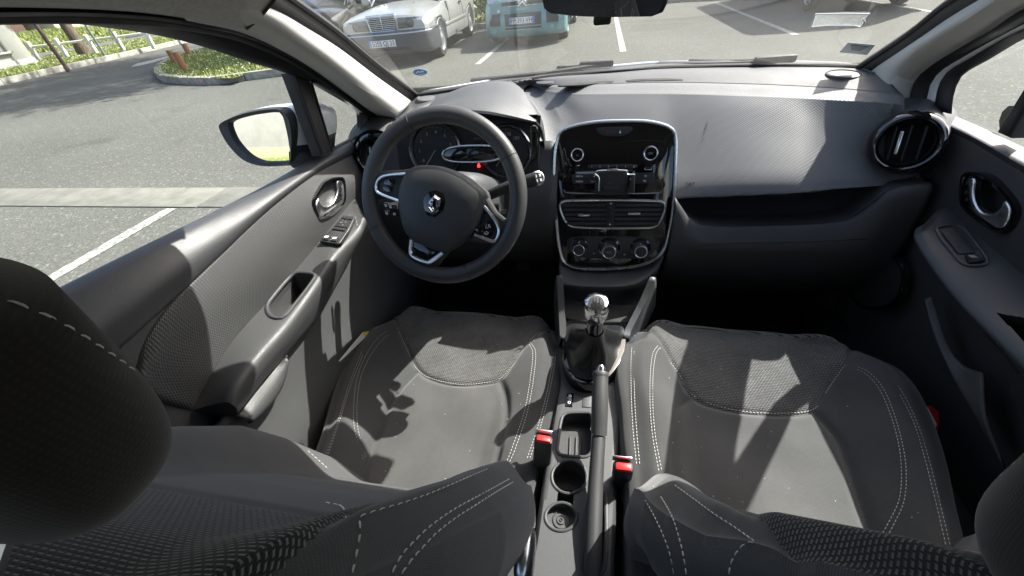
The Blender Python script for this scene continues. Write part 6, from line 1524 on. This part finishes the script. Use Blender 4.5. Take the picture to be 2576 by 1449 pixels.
# buckles
def buckle(lab, px, body_px, z, wdt, tilt):
    c = on(*px, 2, z); b = on(*body_px, 2, z-.07); t_ = thing('seat_belt_buckle', lab, 'buckle', b)
    d = (c-b).normalized(); fr = frame(c, d, (1, 0, 0)); 
    fbox('case', fr, (0, 0, -.037), (wdt+.002, .020, .075), M['dark'], t_, .006)
    fbox('release_button', fr, (0, -.003, .001), (wdt-.006, .015, .010), M['red'], t_, .004)
    fbox('latch_plate', fr, (-.002, .012, .002), (wdt, .003, .016), M['satin'], t_, .001)
    tube('stalk', [c-d*.07, c-d*.16+V((0, 0, -.03))], .009, M['darker'], t_, 8)
buckle('red-buttoned seat belt buckle beside the driver seat cushion', (1368, 1103), (1363, 1165), .575, .034, 0)
buckle('red-buttoned seat belt buckle beside the passenger seat, partly behind its backrest', (1568, 1172), (1562, 1215), .575, .034, 0)
# pedals
for lab, px, py, w_, h_ in (('ribbed black clutch pedal deep in the driver footwell', 1090, 735, .055, .05), ('ribbed black brake pedal deep in the driver footwell', 1253, 730, .06, .06), ('slim black accelerator pedal beside the console', 1318, 650, .05, .09)):
    p = on(px, py, 1, .42); t_ = thing('pedal', lab, 'pedal', p, 'pedals'); fr = frame(p, V((0, -1, .7)), wx_)
    fbox('pad', fr, (0, 0, 0), (w_, h_, .012), M['rubber'], t_, .003)
    for k in range(4): fbox('rib', fr, ((k-1.5)*w_*.22, 0, .0065), (w_*.09, h_*.85, .003), M['dark'], t_, .001)
    tube('arm', [p-fr[3]*.006, p+V((0, .06, .12)), p+V((0, .05, .26))], .008, M['darker'], t_, 8)
# card with yellow corner wedged between the driver seat and the sill, label on the passenger side
Z3b = lambda pts: zc(pts, 1250, 1150, 1.296)
pc_ = thing('paper_leaflet', 'white leaflet with yellow corner wedged between driver seat and door', 'paper', on(880, 870, 2, .42))
q = PX(Z3b([(232, 205), (262, 200), (240, 235), (115, 355), (110, 350)]), -.645)
prism('sheet', q, (1, .2, .4), .0015, M['paper'], pc_); prism('yellow_corner', [p+V((.001, 0, .0005)) for p in PX(Z3b([(236, 205), (262, 200), (246, 226), (228, 218)]), -.645)], (1, .2, .4), .001, M['yellow'], pc_, back=.001)
lb = thing('label_tag', 'white barcode tag with red edge on the floor beside the passenger seat', 'label', on(2335, 1045, 2, .3))
Z36_ = lambda pts: zc(pts, 3300, 1000, 1.142)
lq = PX(Z36_([(362, 682), (400, 690), (440, 765), (430, 800), (408, 785), (375, 720)]), .655)
prism('tag', lq, (-1, -.2, .4), .002, M['paper'], lb, bevel=.0004)
for k in range(5): a = lq[0].lerp(lq[4], .25+.15*k); b = lq[1].lerp(lq[3], .25+.15*k); tube('barcode_bar', [a.lerp(b, .15)+V((-.001, 0, .001)), a.lerp(b, .9)+V((-.001, 0, .001))], .0007, M['plate_text'], lb, 4)
prism('red_edge', PX(Z36_([(385, 678), (415, 682), (448, 712), (452, 760), (440, 800), (432, 770), (402, 692)]), .657), (-1, -.2, .4), .003, M['red'], lb)
import numpy as np
# ------------------------------------------------------------------ front seats
def seat(lab, drv):
    if drv:
        Z = lambda pts: zc(pts, 1250, 1150, 1.296)
        cx = -.368
        outL = [(400, 120), (300, 190), (200, 330), (130, 500), (60, 740), (20, 850)]
        outR = [(1185, 187), (1218, 240), (1224, 330), (1200, 500), (1160, 680), (1100, 830)]
        front = [(400, 118), (440, 100), (500, 88), (700, 88), (1000, 115), (1130, 150), (1185, 187)]
        useam = [(388, 120), (415, 190), (470, 310), (510, 385), (570, 430), (720, 463), (860, 455), (930, 435), (1085, 260), (1180, 187)]
        cenL = [(505, 388), (420, 480), (340, 600), (290, 720), (205, 950)]; cenR = [(930, 440), (960, 530), (965, 640), (945, 750), (915, 880)]
        st = [[(412, 186), (330, 215), (258, 305), (205, 430), (186, 570), (190, 700), (236, 855)], [(416, 200), (345, 232), (275, 318), (222, 435), (203, 570), (208, 700), (248, 845)],
              [(1086, 256), (1112, 300), (1108, 400), (1074, 600), (1006, 810), (972, 885)], [(1080, 266), (1098, 305), (1092, 400), (1058, 600), (992, 800), (960, 880)],
              [(385, 130), (330, 165), (228, 300), (158, 480), (108, 650), (46, 830)], [(232, 320), (165, 490), (116, 650), (55, 830)],
              [(1188, 196), (1206, 250), (1200, 350), (1174, 500), (1124, 690), (1070, 850)], [(1200, 205), (1218, 260), (1212, 350), (1186, 500), (1138, 690), (1084, 850)],
              [(415, 200), (470, 320), (508, 392), (570, 437), (720, 470), (860, 462), (935, 440), (1085, 268)], [(1100, 250), (1140, 215), (1180, 190)]]
    else:
        Z = lambda pts: zc(pts, 2400, 1150, 1.296)
        cx = .327
        outL = [(190, 178), (120, 215), (92, 280), (82, 330), (75, 450), (100, 620), (115, 780), (130, 890)]
        outR = [(1235, 278), (1330, 310), (1420, 390), (1500, 510), (1590, 690), (1650, 900), (1700, 1120), (1745, 1340)]
        front = [(190, 178), (260, 160), (400, 160), (700, 180), (1000, 215), (1150, 250), (1235, 278)]
        useam = [(195, 180), (250, 265), (350, 410), (430, 525), (570, 580), (720, 607), (900, 612), (1040, 590), (1110, 490), (1190, 375), (1240, 280)]
        cenL = [(425, 520), (345, 590), (325, 740), (328, 960), (345, 1100)]; cenR = [(1055, 590), (1180, 730), (1240, 870), (1290, 1030), (1380, 1280)]
        st = [[(248, 272), (222, 310), (208, 420), (208, 600), (222, 750), (252, 915)], [(256, 284), (236, 318), (222, 425), (222, 600), (236, 750), (266, 910)],
              [(1190, 370), (1295, 393), (1378, 465), (1440, 590), (1490, 760), (1512, 900), (1502, 1065), (1442, 1200), (1392, 1290)], [(1188, 380), (1285, 405), (1362, 475), (1422, 595), (1472, 765), (1488, 900), (1478, 1055), (1418, 1185), (1368, 1270)],
              [(1250, 290), (1375, 358), (1486, 500), (1566, 660), (1628, 850), (1688, 1090), (1748, 1340)], [(1480, 520), (1550, 662), (1608, 850), (1668, 1090), (1726, 1340)],
              [(175, 188), (130, 215), (112, 300), (110, 480), (118, 680), (138, 880)], [(126, 300), (126, 480), (136, 680), (154, 880)],
              [(255, 280), (352, 416), (432, 531), (570, 587), (720, 613), (900, 618), (1044, 597), (1115, 495), (1192, 382), (1238, 290)]]
    root = thing('front_seat', lab, 'car seat', (cx, -.3, .3), 'front seats')
    ZB = .485 if drv else .53
    toP = lambda pts: [(p.x, p.y) for p in PZ(Z(pts), ZB)]
    pl = lambda pts, n=30: [(p.x, p.y) for p in spl([V((a, b, 0)) for a, b in toP(pts)], n)]
    L = pl(outL); Rr = pl(outR); F = pl(front)
    us = pl(useam, 60); cL = pl(cenL); cR = pl(cenR)
    yb = -.56
    def side(S, y):
        # x of a side at depth y (S runs front to back)
        if y >= S[0][1]: return S[0][0]
        for a, b in zip(S, S[1:]):
            if b[1] <= y <= a[1]: return a[0]+(b[0]-a[0])*(a[1]-y)/max(1e-9, a[1]-b[1])
        a, b = S[-4], S[-1]; return b[0]+(b[0]-a[0])/max(1e-9, a[1]-b[1])*(b[1]-y)*.4
    yF0 = min(L[0][1], Rr[0][1])
    def frontlim(x):
        for a, b in zip(F, F[1:]):
            if a[0] <= x <= b[0]: return a[1]+(b[1]-a[1])*(x-a[0])/max(1e-9, b[0]-a[0])
        return F[0][1] if x < F[0][0] else F[-1][1]
    ys = F[0][1]*.5+F[-1][1]*.5-.0
    def pdist(x, y, P):
        best = 9
        for (ax_, ay), (bx, by) in zip(P, P[1:]):
            dx, dy = bx-ax_, by-ay; t = max(0, min(1, ((x-ax_)*dx+(y-ay)*dy)/max(1e-12, dx*dx+dy*dy)))
            d = (x-ax_-t*dx)**2+(y-ay-t*dy)**2
            if d < best: best = d
        return math.sqrt(best)
    panF = us+[(F[-1][0]+.02, F[-1][1]+.1), (F[0][0]-.02, F[0][1]+.1)]
    cpoly = cL[::-1]
    # centre cloth: between the two grooves and behind the U seam
    cen = [q for q in cL]+[(cL[-1][0], yb-.1), (cR[-1][0], yb-.1)]+[q for q in cR[::-1]]+[q for q in us[::-1] if cL[0][0]-.005 < q[0] < cR[0][0]+.005]
    NU, NV, S = 220, 220, 14
    I_, J_ = np.meshgrid(np.arange(-S, NU+S+1), np.arange(0, NV+S+1))
    u = np.clip(I_/NU, 0, 1); eu = (np.maximum(0, -I_)+np.maximum(0, I_-NU))/S; sg = np.where(I_ < 0, -1., 1.)
    vv = np.clip(J_/NV, 0, 1); ev = np.maximum(0, J_-NV)/S
    def side_a(Sd, y):
        P = np.array(Sd)[::-1]; P[:, 1] = np.maximum.accumulate(P[:, 1]+np.arange(len(P))*1e-9)
        x = np.interp(y, P[:, 1], P[:, 0]); k = (P[3, 0]-P[0, 0])/max(1e-6, P[3, 1]-P[0, 1])
        return np.where(y < P[0, 1], P[0, 0]+k*(y-P[0, 1])*.4, x)
    Fa = np.array(F)
    def smn(a, b, x): t = np.clip((x-a)/(b-a), 0, 1); return t*t*(3-2*t)
    yl = yb+(F[0][1]-yb)*vv; yr = yb+(F[-1][1]-yb)*vv; xl = side_a(L, yl); xr = side_a(Rr, yr)
    x = xl+(xr-xl)*u; yst = yl+(yr-yl)*u
    y = yst+(np.interp(x, Fa[:, 0], Fa[:, 1])-(F[0][1]+(F[-1][1]-F[0][1])*u))*smn(.55, 1, vv)
    h = 2*np.abs(u-.5)
    z = ZB-.018+.016*vv+.044*smn(.50, .84, h)*(1-.45*smn(.75, 1, vv))-.016*smn(.86, 1, h)-.018*smn(.86, 1, vv)
    def pdist(P):
        best = np.full(x.shape, 9.)
        for (ax_, ay), (bx, by) in zip(P, P[1:]):
            dx, dy = bx-ax_, by-ay; t = np.clip(((x-ax_)*dx+(y-ay)*dy)/max(1e-12, dx*dx+dy*dy), 0, 1)
            best = np.minimum(best, (x-ax_-t*dx)**2+(y-ay-t*dy)**2)
        return np.sqrt(best)
    dU = pdist(us); dC = np.minimum(pdist(cL), pdist(cR))
    g = .0075*np.exp(-(dU/.007)**2); g = np.where(y < us[len(us)//2][1]+.06, np.maximum(g, .009*np.exp(-(dC/.010)**2)), g)
    z = z-g+.0025*np.sin(x*31+y*9)*np.sin(y*23)      # the cloth is never quite flat
    a_ = np.minimum(1, eu*1.6)*np.pi/2; x = x+np.where(eu > 0, sg*.022*np.sin(a_), 0); z = z-np.where(eu > 0, .022*(1-np.cos(a_))+.13*np.maximum(0, eu-.4)/.6, 0)
    a_ = np.minimum(1, ev*1.6)*np.pi/2; y = y+np.where(ev > 0, .028*np.sin(a_), 0); z = z-np.where(ev > 0, .028*(1-np.cos(a_))+.10*np.maximum(0, ev-.4)/.6, 0)
    W_ = NU+2*S+1
    verts = [V(p) for p in zip(x.ravel().tolist(), y.ravel().tolist(), z.ravel().tolist())]; uv = list(zip(x.ravel().tolist(), (y-ev*.08).ravel().tolist()))
    fx_ = (x[:-1, :-1]+x[1:, 1:]+x[1:, :-1]+x[:-1, 1:])/4; fy_ = (y[:-1, :-1]+y[1:, 1:]+y[1:, :-1]+y[:-1, 1:])/4
    def inside(P):
        c = np.zeros(fx_.shape, bool); n_ = len(P)
        for i in range(n_):
            (xi, yi), (xj, yj) = P[i], P[i-1]
            if yi == yj: continue
            c ^= ((yi > fy_) != (yj > fy_)) & (fx_ < (xj-xi)*(fy_-yi)/(yj-yi)+xi)
        return c
    kF = inside(panF); kC = inside(cen) & ~kF; mx_ = (cL[len(cL)//2][0]+cR[len(cR)//2][0])/2
    regs = {}
    for key, msk in (('front', kF), ('centre', kC), ('boL', ~kF & ~kC & (fx_ < mx_)), ('boR', ~kF & ~kC & (fx_ >= mx_))):
        jj, ii = np.nonzero(msk); b0_ = jj*W_+ii; regs[key] = [(q, q+1, q+W_+1, q+W_) for q in b0_.tolist()]
    objs = []
    for key, nm, mt in (('centre', 'cushion_centre', 'seat'), ('front', 'cushion_front_panel', 'mesh'), ('boL', 'cushion_bolster', 'seat_mid'), ('boR', 'cushion_bolster', 'seat_mid')):
        used = sorted({k for f in regs[key] for k in f}); mp = {k: n for n, k in enumerate(used)}
        objs.append(mk(nm, [verts[k] for k in used], [tuple(mp[k] for k in f) for f in regs[key]], M[mt], root, uv=[uv[k] for k in used], ang=70))
    bv = bvh_of(objs)
    stitches('stitching', [cast(Z(s_), bv) for s_ in st if len(cast(Z(s_), bv)) > 1], M['thread'], root, .0068, .0044, .0006)
    # crumbs and lint
    rl = random.Random(3 if drv else 4); lv, lf = [], []
    for _ in range(28):
        q = V((cx+rl.uniform(-.2, .2), rl.uniform(-.42, .04), 1.0)); h_ = bv.ray_cast(q, V((0, 0, -1)))
        if h_[0] is None: continue
        a = rl.uniform(0, 6.28); d_ = V((math.cos(a), math.sin(a), 0))*rl.uniform(.0004, .0014); e_ = V((-d_.y, d_.x, 0)).normalized()*.0005; k = len(lv)
        lv += [h_[0]+V((0, 0, .0012))+w_ for w_ in (-d_-e_, d_-e_, d_+e_, -d_+e_)]; lf.append((k, k+1, k+2, k+3))
    mk('lint', lv, lf, M['thread'], root, smooth=False, kind='stuff')
    # seat base and runners
    box('seat_base', (cx, -.26, .38), (.40, .52, .14), M['darker'], root, .03)
    for sx in (-.19, .19): box('runner', (cx+sx, -.25, .30), (.04, .70, .03), M['darker'], root, .005)
    # ---- backrest
    if drv:
        yc = [(.42, -.40), (.50, -.43), (.55, -.45), (.64, -.49), (.74, -.53), (.84, -.578), (.95, -.637), (1.02, -.678), (1.08, -.715)]
        yo = [(.42, .03), (.55, .045), (.65, .062), (.75, .066), (.85, .052), (.95, .035), (1.05, .012)]
        hw = [(.42, .22), (.55, .245), (.75, .262), (.88, .252), (.96, .225), (1.03, .18), (1.07, .15)]; ztop = 1.07; mz = (.93, .162)
    else:
        yc = [(.42, -.41), (.50, -.44), (.58, -.462), (.66, -.485), (.74, -.515), (.80, -.53), (.86, -.548), (.94, -.585), (1.02, -.625)]
        yo = [(.42, .03), (.55, .065), (.62, .080), (.70, .066), (.76, .036), (.82, .012), (1.0, .004)]
        hw = [(.42, .24), (.55, .284), (.72, .280), (.80, .252), (.88, .205), (.95, .165), (1.0, .13)]; ztop = 1.0; mz = (.70, .195)
    NZ = 150; zs = [.42+(ztop-.42)*k/NZ for k in range(NZ+1)]
    nF, nS = 180, 8; loops = []; luv = []
    for z in zs:
        w_ = interp(hw, z); c = interp(yc, z); o_ = interp(yo, z); th = .13-.03*sm(.8, ztop, z); row = []; th -= .05*(1-math.sqrt(max(0, 1-max(0, (z-(ztop-.05))/.05)**2)))
        topr = math.sqrt(max(0, 1-max(0, (z-(ztop-.05))/.05)**2))
        for i in range(nF+1):
            u = -1+2*i/nF; h = abs(u)
            y = c+o_*sm(.45, .86, h)-.030*sm(.84, 1, h)
            dpm = abs(h-mz[1]/w_)*w_
            if z > mz[0]-.02: y -= .006*math.exp(-(dpm/.006)**2)
            if abs(z-mz[0]) < .03 and h*w_ < mz[1]: y -= .006*math.exp(-((z-mz[0])/.006)**2)
            y -= .06*(1-topr)
            row.append(V((cx+u*w_*(1 if topr > .99 else .93+.07*topr), y, z)))
        e = row[-1]; s0 = row[0]
        for k in range(1, nS+1): t = k/nS; row.append(V((e.x+.010*math.sin(t*math.pi), e.y-(th-.05)*t, z)))
        b0 = row[-1]; bx0 = s0.x-(.010*0)
        for k in range(1, 12): t = k/12; row.append(V((b0.x+(s0.x-b0.x)*t, b0.y-.035*math.sin(t*math.pi), z)))
        yb_ = s0.y-(th-.05)
        for k in range(nS, 0, -1): t = k/nS; row.append(V((s0.x-.010*math.sin(t*math.pi), s0.y-(th-.05)*t, z)))
        loops.append(row)
    n = len(loops[0]); bvts = [p for r_ in loops for p in r_]; buv = []
    cv_ = arc([r_[nF//2] for r_ in loops])
    for k_, r_ in enumerate(loops):
        ar = arc(r_); mid_ = ar[nF//2]; buv += [(ar[i]-mid_, cv_[k_]) for i in range(len(r_))]
    reg = {'mesh': [], 'centre': [], 'boL': [], 'boR': [], 'back': []}
    for j in range(NZ):
        for i in range(n):
            k = (i+1) % n; f = (j*n+i, j*n+k, (j+1)*n+k, (j+1)*n+i)
            if i < nF:
                u = abs(-1+2*(i+.5)/nF); w_ = interp(hw, zs[j])
                if u*w_ < mz[1] and zs[j] >= mz[0]: reg['mesh'].append(f)
                elif u < .52: reg['centre'].append(f)
                else: reg['boL' if i < nF/2 else 'boR'].append(f)
            else: reg['back'].append(f)
    reg['back'].append(tuple(range(NZ*n, (NZ+1)*n)))
    ob = []
    for key, nm, mt in (('mesh', 'backrest_mesh_panel', 'meshbig'), ('centre', 'backrest_centre', 'seat_dark'), ('boL', 'backrest_bolster', 'seat_mid'), ('boR', 'backrest_bolster', 'seat_mid'), ('back', 'backrest_shell', 'seat_mid')):
        used = sorted({k for f in reg[key] for k in f}); mp = {k: m_ for m_, k in enumerate(used)}
        ob.append(mk(nm, [bvts[k] for k in used], [tuple(mp[k] for k in f) for f in reg[key]], M[mt], root, uv=[buv[k] for k in used], ang=70))
    bv2 = bvh_of(ob)
    if drv:
        Z2 = lambda pts: zc(pts, 0, 1100, 1.2407)
        lines = [Z([(870, 903), (750, 955), (600, 1020), (450, 1075), (300, 1118), (212, 1150)]), Z([(1070, 912), (980, 955), (900, 1000), (790, 1060), (700, 1110), (620, 1165), (550, 1220), (490, 1280), (430, 1345), (380, 1440)]), Z([(1085, 930), (1000, 970), (900, 1030), (800, 1095), (700, 1160), (600, 1240), (540, 1305), (480, 1370), (425, 1449)]),
                 Z([(212, 1152), (222, 1200), (212, 1270), (198, 1350), (176, 1449)]), Z2([(900, 692), (1050, 688), (1200, 705), (1350, 750), (1500, 835), (1600, 925)]), Z2([(1580, 1090), (1660, 1105), (1690, 1165)])]
    else:
        lines = [Z([(105, 905), (160, 935), (220, 990), (270, 1060), (320, 1150), (350, 1240), (375, 1340), (392, 1449)]), Z([(75, 935), (130, 985), (180, 1060), (230, 1150), (280, 1260), (310, 1350), (328, 1449)]), Z([(330, 985), (420, 1050), (520, 1125), (620, 1190), (740, 1275)]), Z([(738, 1278), (690, 1285), (650, 1330), (620, 1380), (608, 1449)])]
    sts = [cast(l, bv2, .0015) for l in lines]
    stitches('stitching', [s_ for s_ in sts if len(s_) > 1], M['thread'], root, .0080, .0055, .0007, nrm=lambda p: V((0, .6, .8)))
    # ---- headrest
    if drv: hc, hh, he, ln_ = V((-.37, -.681, 1.203)), (.1444, .0471, .119), (.755, .425), .111
    else: hc, hh, he, ln_ = V((.33, -.6346, 1.0553)), (.1486, .0776, .0985), (.58, .42), .026
    def hf(p):
        t = p.z/hh[2]; return V((p.x*(1-.10*max(0, -t)), p.y+.012*(1-(p.x/hh[0])**2)-ln_*max(0, t), p.z))
    hr = superell('headrest', hc, hh, he, M['headrest'], root, 84, 44, fn=hf)
    for sx in (-.06, .06):
        tube('headrest_post', [hc+V((sx, -.01, -.09)), V((cx+sx, interp(yc, ztop-.02)-.055, ztop))], .006, M['satin'], root, 8); lathe('post_guide', [(.02, -.02), (.019, .012), (.014, .018), (.008, .018)], frame(V((cx+sx, interp(yc, ztop-.02)-.055, ztop-.0)), (0, -.3, 1)), M['dark'], root, 16)
    bv3 = bvh_of([hr])
    if drv: hl = zc([(5, 92), (75, 112), (150, 143), (225, 178), (300, 214), (375, 258), (450, 305), (525, 355), (600, 405), (665, 455), (720, 495), (775, 550), (820, 605), (855, 665), (880, 725), (892, 800)], 0, 1100, 1.2407)
    else: hl = zc([(836, 915), (790, 945), (740, 985), (690, 1035), (650, 1090)], 3300, 1000, 1.142)
    hs = cast(hl, bv3, .001)
    if len(hs) > 2: stitches('stitching', [hs], M['thread'], root, .0080, .0054, .0005, nrm=lambda p: V((.8, .3, .4)))
    # recline lever / tilt knob on the inner side
    if drv: superell('recline_knob', on(1322, 1400, 0, -.105), (.012, .035, .035), (.7, .7), M['satin'], root, 20, 10)
    return root
seat('driver seat in grey cloth with mesh front panel and white double stitching, at the wheel', True)
seat('passenger seat in grey cloth with mesh front panel and white double stitching', False)
